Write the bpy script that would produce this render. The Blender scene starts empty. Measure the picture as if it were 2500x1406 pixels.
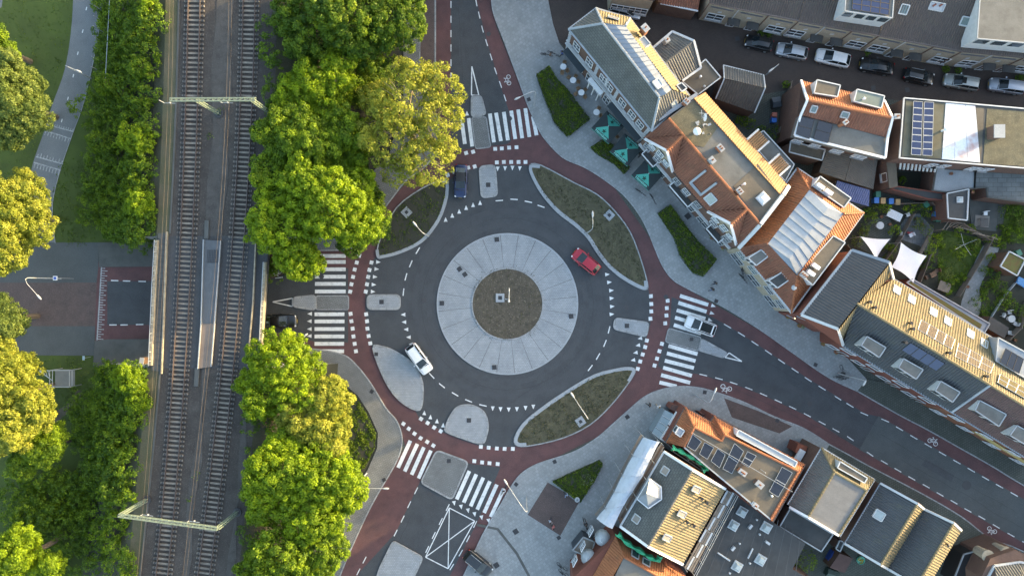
import bpy, math, random
import numpy as np
from mathutils import Vector as V, Matrix
random.seed(7); RNG = np.random.default_rng(7)
R = math.radians
SC = bpy.context.scene
COL = SC.collection
# ---------------------------------------------------------------- camera, world, sun, exposure
H, F = 93.0, 1674.0                       # camera height (m); focal length in px of a 2500 px wide picture
cd = bpy.data.cameras.new('camera'); cam = bpy.data.objects.new('camera', cd); COL.objects.link(cam)
cam.location = (0, 0, H); cam.rotation_euler = (0, 0, 0)
cd.sensor_width = 36; cd.lens = 36 * F / 2500; cd.clip_start = 0.5; cd.clip_end = 2000
SC.camera = cam
SUN_AZ, SUN_EL = R(66), R(8.8)           # azimuth clockwise from +Y
wd = bpy.data.worlds.new('World'); SC.world = wd; wd.use_nodes = True
nt = wd.node_tree; bg = nt.nodes['Background']
sky = nt.nodes.new('ShaderNodeTexSky'); sky.sky_type = 'NISHITA'; sky.sun_disc = False
sky.sun_elevation = SUN_EL; sky.sun_rotation = SUN_AZ; sky.air_density = 1.0; sky.dust_density = 2.5; sky.ozone_density = 0.8
nt.links.new(sky.outputs[0], bg.inputs[0]); bg.inputs[1].default_value = 0.15
sl = bpy.data.lights.new('sun', 'SUN'); sl.energy = 2.15; sl.angle = R(0.6); sl.color = (1.0, 0.76, 0.42)
so = bpy.data.objects.new('sun', sl); COL.objects.link(so)
sdir = V((math.sin(SUN_AZ) * math.cos(SUN_EL), math.cos(SUN_AZ) * math.cos(SUN_EL), math.sin(SUN_EL)))
so.rotation_euler = (-sdir).to_track_quat('-Z', 'Y').to_euler(); so.location = (60, 30, 60)
SC.view_settings.view_transform = 'Standard'; SC.view_settings.look = 'None'
SC.view_settings.gamma = 1; SC.view_settings.use_curve_mapping = False
SC.view_settings.exposure = 2.75
# ---------------------------------------------------------------- helpers
def W(px, py, z=0.0):                     # survey of the place: a point at height z, from its bearing in the aerial view
    k = (H - z) / F
    return V(((px - 1250) * k, (703 - py) * k, z))
def WL(pts, z=0.0): return [W(p[0], p[1], p[2] if len(p) > 2 else z) for p in pts]
def curve(pts, n=6, closed=False):
    out = []; m = len(pts)
    rng = range(m if closed else m - 1)
    for i in rng:
        g = lambda j: np.array(pts[j % m] if closed else pts[max(0, min(m - 1, j))], float)
        p0, p1, p2, p3 = g(i - 1), g(i), g(i + 1), g(i + 2)
        for k in range(n):
            t = k / n
            out.append(tuple(0.5 * (2 * p1 + (p2 - p0) * t + (2 * p0 - 5 * p1 + 4 * p2 - p3) * t * t + (3 * p1 - p0 - 3 * p2 + p3) * t ** 3)))
    if not closed: out.append(tuple(pts[-1]))
    return out
def newell(P):
    n = V((0, 0, 0))
    for i in range(len(P)):
        a, b = P[i], P[(i + 1) % len(P)]
        n += V(((a.y - b.y) * (a.z + b.z), (a.z - b.z) * (a.x + b.x), (a.x - b.x) * (a.y + b.y)))
    return n.normalized() if n.length > 1e-9 else V((0, 0, 1))
def wpos(o):
    p = V((0, 0, 0))
    while o is not None: p = p + V(o.location); o = o.parent
    return p
class MB:
    def __init__(s): s.v = []; s.f = []; s.m = []
    def face(s, P, m=0):
        i = len(s.v); s.v += [V(p) for p in P]; s.f.append(list(range(i, i + len(P)))); s.m.append(m); return s
    def prism(s, P, z0, z1, m=0, cap=True, bot=False):   # P list of xy(z) points, any winding
        P = [V((p[0], p[1], 0)) for p in P]
        if newell(P).z < 0: P = P[::-1]
        if cap: s.face([V((p.x, p.y, z1)) for p in P], m)
        if bot: s.face([V((p.x, p.y, z0)) for p in P[::-1]], m)
        for i in range(len(P)):
            a, b = P[i], P[(i + 1) % len(P)]
            s.face([V((a.x, a.y, z0)), V((b.x, b.y, z0)), V((b.x, b.y, z1)), V((a.x, a.y, z1))], m)
        return s
    def box(s, c, d, rot=0.0, m=0, bot=True):             # c centre of the base, d full sizes
        x, y, z = c; a, b, h = d[0] / 2, d[1] / 2, d[2]; cs, sn = math.cos(rot), math.sin(rot)
        q = [(x + u * cs - w * sn, y + u * sn + w * cs) for u, w in ((-a, -b), (a, -b), (a, b), (-a, b))]
        return s.prism(q, z, z + h, m, True, bot)
    def beam(s, p, q, w, h, m=0):                          # box between two points, w wide, h high, centred
        p, q = V(p), V(q); d = (q - p).normalized()
        sd = d.cross(V((0, 0, 1)))
        sd = sd.normalized() if sd.length > 1e-4 else V((1, 0, 0))
        up = sd.cross(d).normalized()
        c = [sd * a * w / 2 + up * b * h / 2 for a, b in ((-1, -1), (1, -1), (1, 1), (-1, 1))]
        A = [p + k for k in c]; B = [q + k for k in c]
        for i in range(4): s.face([A[i], B[i], B[(i + 1) % 4], A[(i + 1) % 4]], m)
        s.face(A, m); s.face(B[::-1], m); return s
    def tube(s, pts, r, n=6, m=0, cap=True):
        pts = [V(p) for p in pts]; rs = r if isinstance(r, (list, tuple)) else [r] * len(pts); rings = []
        for i, p in enumerate(pts):
            d = (pts[min(i + 1, len(pts) - 1)] - pts[max(i - 1, 0)]).normalized()
            a = d.cross(V((0, 0, 1))) if abs(d.z) < 0.95 else d.cross(V((1, 0, 0)))
            a.normalize(); b = d.cross(a)
            rings.append([p + (a * math.cos(2 * math.pi * k / n) + b * math.sin(2 * math.pi * k / n)) * rs[i] for k in range(n)])
        i0 = len(s.v)
        for g in rings: s.v += g
        for i in range(len(rings) - 1):
            for k in range(n):
                s.f.append([i0 + i * n + k, i0 + (i + 1) * n + k, i0 + (i + 1) * n + (k + 1) % n, i0 + i * n + (k + 1) % n]); s.m.append(m)
        if cap:
            s.f.append([i0 + k for k in range(n)]); s.m.append(m)
            s.f.append([i0 + (len(rings) - 1) * n + k for k in range(n)][::-1]); s.m.append(m)
        return s
    def lathe(s, c, prof, n=12, m=0):                      # prof: (radius, z)
        c = V(c); i0 = len(s.v)
        for r_, z_ in prof: s.v += [c + V((r_ * math.cos(2 * math.pi * k / n), r_ * math.sin(2 * math.pi * k / n), z_)) for k in range(n)]
        for i in range(len(prof) - 1):
            for k in range(n):
                s.f.append([i0 + i * n + k, i0 + i * n + (k + 1) % n, i0 + (i + 1) * n + (k + 1) % n, i0 + (i + 1) * n + k]); s.m.append(m)
        s.f.append([i0 + (len(prof) - 1) * n + k for k in range(n)]); s.m.append(m)
        return s
    def build(s, name, mats, parent=None, smooth=False, loc=None, **tags):
        if not isinstance(mats, (list, tuple)): mats = [mats]
        off = V(loc) if loc is not None else (wpos(parent) if parent is not None else V((0, 0, 0)))
        me = bpy.data.meshes.new(name)
        me.from_pydata([tuple(p - off) for p in s.v], [], s.f)
        for k in mats: me.materials.append(k)
        if len(mats) > 1: me.polygons.foreach_set('material_index', s.m)
        if smooth: me.polygons.foreach_set('use_smooth', [True] * len(me.polygons))
        uvl = me.uv_layers.new(name='UVMap')
        uv = np.zeros(len(me.loops) * 2, 'f'); li = 0
        for f in s.f:
            P = [s.v[i] for i in f]; n = newell(P)
            if abs(n.z) > 0.999: t = V((1, 0, 0)); b = V((0, 1, 0))
            else: t = V((0, 0, 1)).cross(n).normalized(); b = n.cross(t)
            for p in P: uv[li] = p.dot(t); uv[li + 1] = p.dot(b); li += 2
        uvl.data.foreach_set('uv', uv)
        o = bpy.data.objects.new(name, me); COL.objects.link(o)
        if parent is not None:
            o.parent = parent
            if loc is not None: o.location = V(loc) - wpos(parent)
        elif loc is not None: o.location = loc
        for k, v in tags.items(): o[k] = v
        return o
def tag(o, label=None, cat=None, group=None, kind=None):
    for k, v in (('label', label), ('category', cat), ('group', group), ('kind', kind)):
        if v: o[k] = v
    return o
def thing(name, label, cat, loc=(0, 0, 0), rz=0.0, group=None):
    o = bpy.data.objects.new(name, None); COL.objects.link(o); o.location = loc; o.rotation_euler = (0, 0, rz)
    o.empty_display_size = 0.3
    return tag(o, label, cat, group)
def kids(o): return [c for c in CH.get(o.name, [])]
def copy_tree(root, loc=None, rz=None, label=None, scale=None, recolor=None):
    def rec(o, par):
        c = o.copy(); COL.objects.link(c)
        if par is not None: c.parent = par
        for ch in o.children: rec(ch, c)
        return c
    r = rec(root, None)
    if loc is not None: r.location = loc
    if rz is not None: r.rotation_euler = (0, 0, rz)
    if scale is not None: r.scale = scale
    if label: r['label'] = label
    return r
# ---------------------------------------------------------------- materials
MC = {}
def mat(name, c, c2=None, rough=0.8, ns=3.0, bump=0.0, bs=20.0, kind=None, sc=1.0, rot=0.0, metal=0.0, spec=0.5,
        joint=None, bw=0.2, bh=0.1, ms=0.012, speck=0.0, stain=0.0, trans=0.0, emit=0.0, course=0.0, bdist=0.02, thr=None):
    if name in MC: return MC[name]
    m = bpy.data.materials.new(name); m.use_nodes = True; t = m.node_tree; N, L = t.nodes, t.links
    b = N['Principled BSDF']; b.inputs['Roughness'].default_value = rough; b.inputs['Metallic'].default_value = metal
    b.inputs['Specular IOR Level'].default_value = spec
    geo = N.new('ShaderNodeNewGeometry'); pos = geo.outputs['Position']
    uvn = N.new('ShaderNodeUVMap'); mp = N.new('ShaderNodeMapping'); mp.inputs['Rotation'].default_value = (0, 0, rot)
    L.new(uvn.outputs[0], mp.inputs[0])
    def noise(scale, det=4.0, src=None, w=None):
        n = N.new('ShaderNodeTexNoise'); n.inputs['Scale'].default_value = scale; n.inputs['Detail'].default_value = det
        n.inputs['Roughness'].default_value = 0.65
        L.new(src or pos, n.inputs['Vector']); return n.outputs[0]
    def ramp(src, a, z):
        r = N.new('ShaderNodeMapRange'); r.inputs[1].default_value = a; r.inputs[2].default_value = z; L.new(src, r.inputs[0]); return r.outputs[0]
    def mix(f, a, z):
        x = N.new('ShaderNodeMix'); x.data_type = 'RGBA'
        if f is not None and not isinstance(f, float): L.new(f, x.inputs[0])
        elif f is not None: x.inputs[0].default_value = f
        for s_, v_ in ((x.inputs[6], a), (x.inputs[7], z)):
            if isinstance(v_, tuple): s_.default_value = (*v_[:3], 1)
            else: L.new(v_, s_)
        return x.outputs[2]
    c2 = c2 or tuple(k * 0.78 for k in c)
    lo, hi = thr or (0.32, 0.68)
    col = mix(ramp(noise(ns), lo, hi), c, c2)
    col = mix(ramp(noise(ns * 9 + 4, 3.0), 0.3, 0.75), col, mix(0.30, col, tuple(k * 0.35 for k in c)))
    if kind == 'brick':
        k = N.new('ShaderNodeTexBrick'); L.new(mp.outputs[0], k.inputs[0]); k.inputs['Scale'].default_value = 1.0
        k.inputs['Brick Width'].default_value = bw; k.inputs['Row Height'].default_value = bh; k.inputs['Mortar Size'].default_value = ms
        k.inputs['Color1'].default_value = (1, 1, 1, 1); k.inputs['Color2'].default_value = (0.80, 0.80, 0.80, 1)
        k.inputs['Mortar'].default_value = (*(joint or (0.5, 0.5, 0.5)), 1)
        x = N.new('ShaderNodeMix'); x.data_type = 'RGBA'; x.blend_type = 'MULTIPLY'; x.inputs[0].default_value = 1.0
        L.new(col, x.inputs[6]); L.new(k.outputs[0], x.inputs[7]); col = x.outputs[2]
    if course:
        sx = N.new('ShaderNodeSeparateXYZ'); L.new(mp.outputs[0], sx.inputs[0])
        a = N.new('ShaderNodeMath'); a.operation = 'MULTIPLY'; a.inputs[1].default_value = 1 / course; L.new(sx.outputs[1], a.inputs[0])
        fr = N.new('ShaderNodeMath'); fr.operation = 'FRACT'; L.new(a.outputs[0], fr.inputs[0])
        # each tile a little different: cell noise on (u,v)
        wn = N.new('ShaderNodeTexWhiteNoise'); sn_ = N.new('ShaderNodeVectorMath'); sn_.operation = 'SNAP'
        L.new(mp.outputs[0], sn_.inputs[0]); sn_.inputs[1].default_value = (0.3, course, 1); L.new(sn_.outputs[0], wn.inputs[0])
        col = mix(ramp(wn.outputs[0], -0.2, 1.4), col, mix(0.85, col, tuple(k * 0.38 for k in c)))
        col = mix(ramp(noise(1.3, 5.0), 0.54, 0.78), col, mix(0.45, col, (0.085, 0.088, 0.05)))
    if speck:
        col = mix(ramp(noise(60 * speck, 1.0), 0.62, 0.72), col, tuple(min(1, k * 1.7 + 0.02) for k in c))
    if stain:
        st = N.new('ShaderNodeMath'); st.operation = 'MULTIPLY'; st.inputs[1].default_value = stain
        L.new(ramp(noise(0.55, 6.0), 0.5, 0.7), st.inputs[0])
        col = mix(st.outputs[0], col, tuple(k * 0.4 for k in c))
    L.new(col, b.inputs['Base Color'])
    if bump or course:
        bm = N.new('ShaderNodeBump'); bm.inputs['Strength'].default_value = bump or 0.5; bm.inputs['Distance'].default_value = bdist
        L.new(fr.outputs[0] if course else noise(bs, 3.0), bm.inputs['Height']); L.new(bm.outputs[0], b.inputs['Normal'])
    if trans: b.inputs['Transmission Weight'].default_value = trans
    if emit:
        b.inputs['Emission Color'].default_value = (*c, 1); b.inputs['Emission Strength'].default_value = emit
    MC[name] = m; return m
def leafmat(name, c, c2, c3=None):
    m = bpy.data.materials.new(name); m.use_nodes = True; t = m.node_tree; N, L = t.nodes, t.links
    b = N['Principled BSDF']; b.inputs['Roughness'].default_value = 0.55; b.inputs['Specular IOR Level'].default_value = 0.25
    at = N.new('ShaderNodeAttribute'); at.attribute_name = 'tint'
    r = N.new('ShaderNodeValToRGB'); L.new(at.outputs['Fac'], r.inputs[0])
    r.color_ramp.elements[0].color = (*c, 1); r.color_ramp.elements[1].color = (*c2, 1)
    if c3: e = r.color_ramp.elements.new(0.55); e.color = (*c3, 1)
    L.new(r.outputs[0], b.inputs['Base Color'])
    tr = N.new('ShaderNodeBsdfTranslucent'); L.new(r.outputs[0], tr.inputs[0])
    mx = N.new('ShaderNodeMixShader'); mx.inputs[0].default_value = 0.42
    L.new(b.outputs[0], mx.inputs[1]); L.new(tr.outputs[0], mx.inputs[2])
    L.new(mx.outputs[0], N['Material Output'].inputs[0]); MC[name] = m; return m
asphalt = mat('asphalt', (0.056, 0.061, 0.066), (0.038, 0.042, 0.047), 0.85, 0.35, 0.2, 60, speck=1.0, stain=0.3)
asphalt_t = mat('polished_asphalt', (0.047, 0.051, 0.056), (0.038, 0.041, 0.046), 0.7, 0.5, 0.2, 60, speck=1.0, stain=0.4)
asphalt_old = mat('asphalt_old', (0.078, 0.086, 0.086), (0.060, 0.067, 0.067), 0.9, 0.3, 0.2, 60, speck=1.0, stain=0.2)
red_asphalt = mat('red_asphalt', (0.118, 0.054, 0.053), (0.074, 0.040, 0.041), 0.88, 0.35, 0.2, 60, speck=1.0, stain=0.4)
paint = mat('road_paint', (0.68, 0.69, 0.68), (0.30, 0.32, 0.33), 0.6, 2.6, stain=0.45, thr=(0.52, 0.78))
kerb_m = mat('kerb_concrete', (0.36, 0.37, 0.37), (0.26, 0.27, 0.28), 0.9, 1.5, kind='brick', bw=1.0, bh=1.0, ms=0.03)
pave = mat('paving', (0.31, 0.322, 0.322), (0.255, 0.268, 0.27), 0.9, 0.35, kind='brick', bw=0.42, bh=0.42, ms=0.035, rot=R(-38), stain=0.25, joint=(0.78, 0.78, 0.78))
pave2 = mat('paving_fine', (0.215, 0.225, 0.225), (0.165, 0.17, 0.17), 0.9, 0.4, kind='brick', bw=0.4, bh=0.2, ms=0.025, rot=R(28), stain=0.3)
pave_d = mat('old_paving', (0.105, 0.115, 0.10), (0.075, 0.085, 0.07), 0.95, 0.3, kind='brick', bw=0.3, bh=0.3, ms=0.03, rot=R(-30), stain=0.4)
clinker = mat('clinker', (0.085, 0.066, 0.058), (0.060, 0.048, 0.043), 0.9, 0.3, kind='brick', bw=0.25, bh=0.12, ms=0.02, rot=R(12), stain=0.3)
clinker_r = mat('clinker_red', (0.135, 0.095, 0.085), (0.095, 0.07, 0.065), 0.9, 0.8, kind='brick', bw=0.2, bh=0.1, ms=0.015, rot=R(33), speck=0.4)
concrete = mat('concrete', (0.31, 0.33, 0.345), (0.25, 0.27, 0.29), 0.85, 0.6, speck=0.5, stain=0.2)
apron_m = mat('stamped_concrete', (0.36, 0.38, 0.395), (0.275, 0.295, 0.315), 0.85, 0.5, kind='brick', bw=0.30, bh=0.22, ms=0.04, joint=(0.72, 0.72, 0.72), stain=0.15)
soil = mat('planting_soil', (0.10, 0.085, 0.062), (0.055, 0.046, 0.034), 0.95, 1.7, 0.8, 9, speck=0.12, stain=.3)
soil_d = mat('dark_soil', (0.045, 0.045, 0.032), (0.03, 0.032, 0.022), 0.95, 0.6, 0.6, 12)
grass_m = mat('grass', (0.060, 0.092, 0.012), (0.040, 0.062, 0.009), 0.95, 0.25, 0.8, 14, stain=0.3)
lens_m = mat('planted_ground', (0.095, 0.088, 0.050), (0.045, 0.042, 0.026), 0.95, 1.6, 0.9, 8, speck=0.3)
ballast = mat('ballast', (0.070, 0.060, 0.052), (0.040, 0.033, 0.028), 0.95, 0.5, 1.0, 9, speck=0.22, stain=0.4)
ballast_l = mat('ballast_light', (0.082, 0.075, 0.067), (0.052, 0.045, 0.040), 0.95, 0.9, 1.0, 9, speck=0.22)
verge = mat('rail_verge', (0.10, 0.088, 0.058), (0.060, 0.068, 0.032), 0.95, 0.45, 0.8, 9, speck=0.3)
steel = mat('galvanised_steel', (0.42, 0.44, 0.45), (0.35, 0.37, 0.38), 0.5, 2, metal=0.3)
rail_s = mat('rail_steel', (0.115, 0.075, 0.06), (0.15, 0.13, 0.12), 0.4, 6, metal=0.4)
sleeper_m = mat('sleeper', (0.25, 0.22, 0.18), (0.13, 0.11, 0.09), 0.9, 1.3, stain=0.5)
green_steel = mat('green_steel', (0.22, 0.27, 0.20), (0.16, 0.20, 0.15), 0.6, 3)
brick_br = mat('brown_brick', (0.19, 0.115, 0.085), (0.145, 0.085, 0.065), 0.9, 0.8, kind='brick', bw=0.22, bh=0.07, ms=0.012, stain=0.2)
brick_rd = mat('red_brick', (0.26, 0.088, 0.055), (0.19, 0.065, 0.045), 0.9, 0.8, kind='brick', bw=0.22, bh=0.07, ms=0.012)
brick_or = mat('orange_brick', (0.36, 0.16, 0.085), (0.30, 0.125, 0.065), 0.9, 0.8, kind='brick', bw=0.22, bh=0.07, ms=0.012)
cream = mat('cream_brick', (0.50, 0.44, 0.33), (0.42, 0.37, 0.28), 0.9, 0.8, kind='brick', bw=0.22, bh=0.07, ms=0.01)
white = mat('white_paint', (0.74, 0.75, 0.76), (0.66, 0.67, 0.68), 0.5, 2)
offwhite = mat('weathered_white', (0.52, 0.54, 0.55), (0.42, 0.44, 0.45), 0.6, 2)
black = mat('black_metal', (0.02, 0.02, 0.022), None, 0.5, 4)
rubber = mat('rubber', (0.018, 0.018, 0.018), None, 0.85, 6)
glass = mat('window_glass', (0.05, 0.065, 0.075), (0.03, 0.04, 0.05), 0.06, 2, spec=0.9)
glass_g = mat('greenish_glass', (0.16, 0.21, 0.21), (0.12, 0.16, 0.16), 0.08, 2, spec=0.9)
dome_g = mat('dome_glass', (0.42, 0.47, 0.47), (0.35, 0.40, 0.40), 0.15, 3, spec=0.7)
solar_m = mat('solar_cells', (0.016, 0.028, 0.085), (0.010, 0.018, 0.06), 0.12, 4, spec=0.8)
solar_b = mat('solar_cells_black', (0.018, 0.020, 0.030), (0.012, 0.014, 0.02), 0.15, 4, spec=0.8)
t_or = mat('orange_pantile', (0.42, 0.155, 0.060), (0.30, 0.10, 0.045), 0.75, 0.7, course=0.34, stain=0.3)
t_rd = mat('red_brown_pantile', (0.27, 0.105, 0.058), (0.185, 0.07, 0.042), 0.75, 0.8, course=0.34, stain=0.5)
t_gr = mat('grey_pantile', (0.150, 0.148, 0.140), (0.105, 0.105, 0.10), 0.75, 0.8, course=0.34, stain=0.35)
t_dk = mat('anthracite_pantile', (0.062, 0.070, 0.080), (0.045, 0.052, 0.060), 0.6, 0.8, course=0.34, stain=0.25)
t_sun = mat('sunlit_pantile', (0.24, 0.195, 0.105), (0.175, 0.14, 0.075), 0.75, 0.8, course=0.34, stain=0.3)  # low sun on the slopes facing it is put into this tile colour
t_bn = mat('brown_pantile', (0.105, 0.082, 0.072), (0.078, 0.060, 0.054), 0.75, 0.8, course=0.34, stain=0.3)
slate = mat('slate', (0.115, 0.12, 0.112), (0.080, 0.085, 0.080), 0.7, 0.7, kind='brick', bw=0.45, bh=0.30, ms=0.035, stain=0.45, joint=(0.5, 0.5, 0.5))
zinc = mat('zinc', (0.26, 0.29, 0.33), (0.21, 0.24, 0.28), 0.6, 0.7, metal=0.1, spec=0.3, stain=0.25)
zinc_l = mat('pale_zinc', (0.34, 0.37, 0.40), (0.27, 0.295, 0.32), 0.65, 0.7, metal=0.0, spec=0.3, stain=0.2)
felt = mat('roofing_felt', (0.150, 0.150, 0.142), (0.11, 0.112, 0.105), 0.9, 0.5, 0.3, 20, stain=0.5)
felt_d = mat('dark_roofing_felt', (0.062, 0.064, 0.064), (0.045, 0.047, 0.048), 0.85, 0.5, 0.3, 20, stain=0.5)
felt_b = mat('brown_roofing_felt', (0.135, 0.115, 0.088), (0.095, 0.082, 0.064), 0.9, 0.6, 0.3, 20, stain=0.4)
moss = mat('mossy_felt', (0.135, 0.12, 0.075), (0.085, 0.082, 0.055), 0.95, 1.2, 0.8, 10, speck=0.2, stain=0.5)
sedum = mat('sedum', (0.105, 0.125, 0.03), (0.13, 0.075, 0.03), 0.95, 2.5, 0.9, 8)
wood = mat('weathered_wood', (0.22, 0.185, 0.15), (0.16, 0.135, 0.11), 0.85, 2.0, stain=0.4)
wood_b = mat('brown_wood', (0.16, 0.095, 0.06), (0.11, 0.065, 0.04), 0.8, 2.0, stain=0.3)
blue_cor = mat('blue_corrugated', (0.10, 0.125, 0.27), (0.08, 0.10, 0.21), 0.55, 2)
sail_m = mat('sail_cloth', (0.74, 0.76, 0.78), (0.70, 0.71, 0.73), 0.7, 1)
sheet_m = mat('scaffold_sheeting', (0.46, 0.50, 0.56), (0.36, 0.40, 0.46), 0.45, 1.2, 0.5, 3, bdist=0.1)
net_m = mat('green_netting', (0.04, 0.42, 0.20), (0.03, 0.30, 0.15), 0.7, 2)
bark = mat('bark', (0.17, 0.13, 0.09), (0.11, 0.085, 0.06), 0.9, 4)
bark_l = mat('pale_bark', (0.36, 0.30, 0.19), (0.27, 0.22, 0.14), 0.9, 4)
L_green = leafmat('leaves_green', (0.045, 0.095, 0.006), (0.24, 0.34, 0.014), (0.12, 0.20, 0.009))
L_dark = leafmat('leaves_dark', (0.028, 0.072, 0.009), (0.21, 0.29, 0.014), (0.085, 0.155, 0.011))
L_yel = leafmat('leaves_yellow', (0.13, 0.17, 0.016), (0.40, 0.40, 0.055), (0.25, 0.28, 0.032))
L_lime = leafmat('leaves_lime', (0.085, 0.155, 0.005), (0.30, 0.41, 0.010), (0.17, 0.26, 0.008))
L_olive = leafmat('leaves_olive', (0.060, 0.10, 0.020), (0.23, 0.28, 0.06), (0.13, 0.18, 0.035))
L_hedge = leafmat('leaves_hedge', (0.040, 0.078, 0.007), (0.15, 0.21, 0.012), (0.075, 0.125, 0.009))
L_shrub = leafmat('leaves_shrub', (0.045, 0.10, 0.012), (0.19, 0.29, 0.014), (0.095, 0.165, 0.012))
# ================================================================ ground, roads, pavements
def sheet(name, pts, z, m, parent=None, px=True, kind='structure', smooth_n=0, closed=True):
    if smooth_n: pts = curve(pts, smooth_n, closed)
    P = [W(p[0], p[1], 0) if px else V((p[0], p[1], 0)) for p in pts]
    P = [V((p.x, p.y, z)) for p in P]
    if newell(P).z < 0: P = P[::-1]
    o = MB().face(P).build(name, m, parent)
    if parent is None and kind: o['kind'] = kind
    return o
sheet('ground', [(-400, -300), (400, -300), (400, 300), (-400, 300)], -0.03, pave_d, px=False)
sheet('grass', [(-60, -120), (610, -120), (610, 592), (232, 592), (70, 592), (-60, 592)], -0.012, grass_m)
sheet('grass', [(-60, 866), (228, 868), (230, 890), (720, 900), (900, 900), (900, 1500), (-60, 1500)], -0.012, grass_m)
sheet('grass', [(640, -100), (985, -100), (985, 250), (950, 380), (850, 480), (640, 560)], -0.008, soil_d)
sheet('brick_street', [(1200, -140), (2700, -140), (2700, 300), (2190, 245), (1950, 215), (1700, 260), (1560, 200), (1395, 130), (1362, 100)], -0.008, clinker)
road = sheet('road', [(1062, -150), (1205, -150), (1210, 60), (1290, 260), (1340, 350), (1480, 430), (1600, 600), (1650, 690), (1950, 860), (2700, 1295), (2700, 1480),
    (2400, 1310), (1960, 1060), (1700, 950), (1560, 990), (1480, 1055), (1300, 1145), (1240, 1205), (1130, 1420), (1110, 1500), (780, 1500),
    (830, 1400), (905, 1235), (990, 1090), (975, 1035), (900, 940), (830, 868), (760, 855), (640, 872), (232, 872), (232, 655), (232, 640), (650, 612), (860, 608), (930, 520), (1000, 435), (1080, 380), (1062, 250)],
    0.0, red_asphalt)
# west street beyond the railway
sheet('sidewalk', [(-60, 592), (240, 592), (240, 655), (236, 690), (-60, 690)], 0.004, asphalt_old)
sheet('sidewalk', [(-60, 796), (232, 796), (228, 868), (-60, 866)], 0.004, asphalt_old)
sheet('brick_street', [(-60, 690), (236, 690), (232, 796), (-60, 796)], 0.008, clinker_r)
MB().prism(WL([(240, 592), (650, 592), (650, 618), (640, 648), (262, 652), (243, 652)]), 0, 0.10).build('sidewalk', mat('grey_slab', (0.10, 0.102, 0.096), (0.07, 0.074, 0.069), 0.9, 0.4, stain=0.4), kind='structure')
MB().prism(WL([(232, 832), (262, 828), (640, 826), (640, 900), (228, 895)]), 0, 0.10).build('sidewalk', MC['grey_slab'], kind='structure')
def patch(pts, z, m, name='asphalt_lane'): return sheet(name, pts, z, m, road)
patch([(262, 687), (650, 684), (700, 668), (770, 655), (850, 655), (850, 836), (770, 834), (650, 806), (600, 793), (262, 793)], 0.004, asphalt)
ring = [(918, 628), (905, 640), (894, 680), (892, 715), (892, 765), (895, 800), (908, 848), (940, 905), (975, 955), (1005, 985), (1022, 1018), (1055, 1038), (1082, 1055), (1130, 1075),
    (1172, 1088), (1210, 1092), (1258, 1090), (1290, 1040), (1350, 990), (1450, 930), (1530, 903), (1548, 905), (1562, 878), (1580, 820), (1588, 790), (1588, 730), (1583, 706),
    (1550, 680), (1490, 600), (1430, 540), (1350, 460), (1303, 412), (1288, 404), (1210, 403), (1165, 410), (1115, 425), (1094, 442), (1078, 480), (1030, 550), (960, 610)]
patch(ring, 0.004, asphalt)
patch([(1101, -150), (1150, -150), (1163, 0), (1190, 105), (1222, 210), (1242, 270), (1248, 345), (1238, 352), (1150, 363), (1112, 368), (1101, 330)], 0.004, asphalt)
patch([(1062, 1103), (1150, 1132), (1222, 1140), (1165, 1275), (1070, 1460), (850, 1460), (880, 1393), (966, 1300), (1018, 1190)], 0.004, asphalt)
patch([(1640, 725), (1660, 733), (1735, 772), (1776, 794), (1860, 848), (1975, 925), (2110, 1008), (2150, 1018), (2500, 1218), (2720, 1345), (2720, 1450), (2468, 1307), (2100, 1097), (1971, 1015),
       (1864, 965), (1791, 937), (1717, 917), (1700, 912), (1622, 905), (1606, 893), (1622, 835), (1636, 790)], 0.004, asphalt)
patch([(2145, 1015), (2500, 1218), (2720, 1345), (2720, 1450), (2468, 1307), (2098, 1097)], 0.008, asphalt_old, 'worn_asphalt')
# circular wear of the tyres, a slightly paler polished band
def annulus(name, c, r0, r1, z, m, parent, n=72, a0=0, a1=360):
    b = MB(); c = W(*c)
    for i in range(n):
        A = R(a0 + (a1 - a0) * i / n); B = R(a0 + (a1 - a0) * (i + 1) / n)
        b.face([c + V((r * math.cos(t), r * math.sin(t), z)) for r, t in ((r0, A), (r1, A), (r1, B), (r0, B))])
    return b.build(name, m, parent)
CX, CY = 1239, 742
for r0, r1 in ((10.3, 11.0), (12.2, 12.95)): annulus('tyre_track', (CX, CY), r0, r1, 0.006, asphalt_t, road)
annulus('asphalt_seam', (CX, CY), 11.62, 11.66, 0.0065, mat('tar', (0.018, 0.018, 0.02), None, 0.5, 3), road)
def crack(p, q, n=7, w=0.035, j=0.35):
    a, b_ = W(*p), W(*q); P = [a.lerp(b_, i / n) + V((random.uniform(-j, j), random.uniform(-j, j), 0)) for i in range(n + 1)]; b = MB()
    for i in range(n):
        d = (P[i + 1] - P[i]).normalized() * w / 2; s = V((-d.y, d.x, 0)); z = V((0, 0, 0.0095)); b.face([P[i] - s + z, P[i + 1] - s + z, P[i + 1] + s + z, P[i] + s + z])
    return b.build('tar_seam', MC['tar'], road)
for p, q, j in (((1500, 830), (1390, 960), .3), ((1120, 20), (1132, 240), .05), ((1690, 900), (2100, 1090), .08), ((1850, 870), (2140, 1040), .05), ((1010, 1250), (930, 1400), .1), ((1060, 560), (1010, 640), .3), ((1330, 930), (1250, 980), .3), ((1420, 600), (1470, 690), .4),
                ((2150, 1060), (2480, 1250), .08), ((2200, 1120), (2500, 1290), .2), ((1040, 880), (1070, 960), .3), ((1660, 990), (1560, 1010), .2), ((905, 960), (960, 1060), .15), ((1370, 500), (1300, 470), .3), ((300, 700), (360, 780), .3), ((700, 800), (760, 812), .1)): crack(p, q, 12, .035, j)
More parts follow.
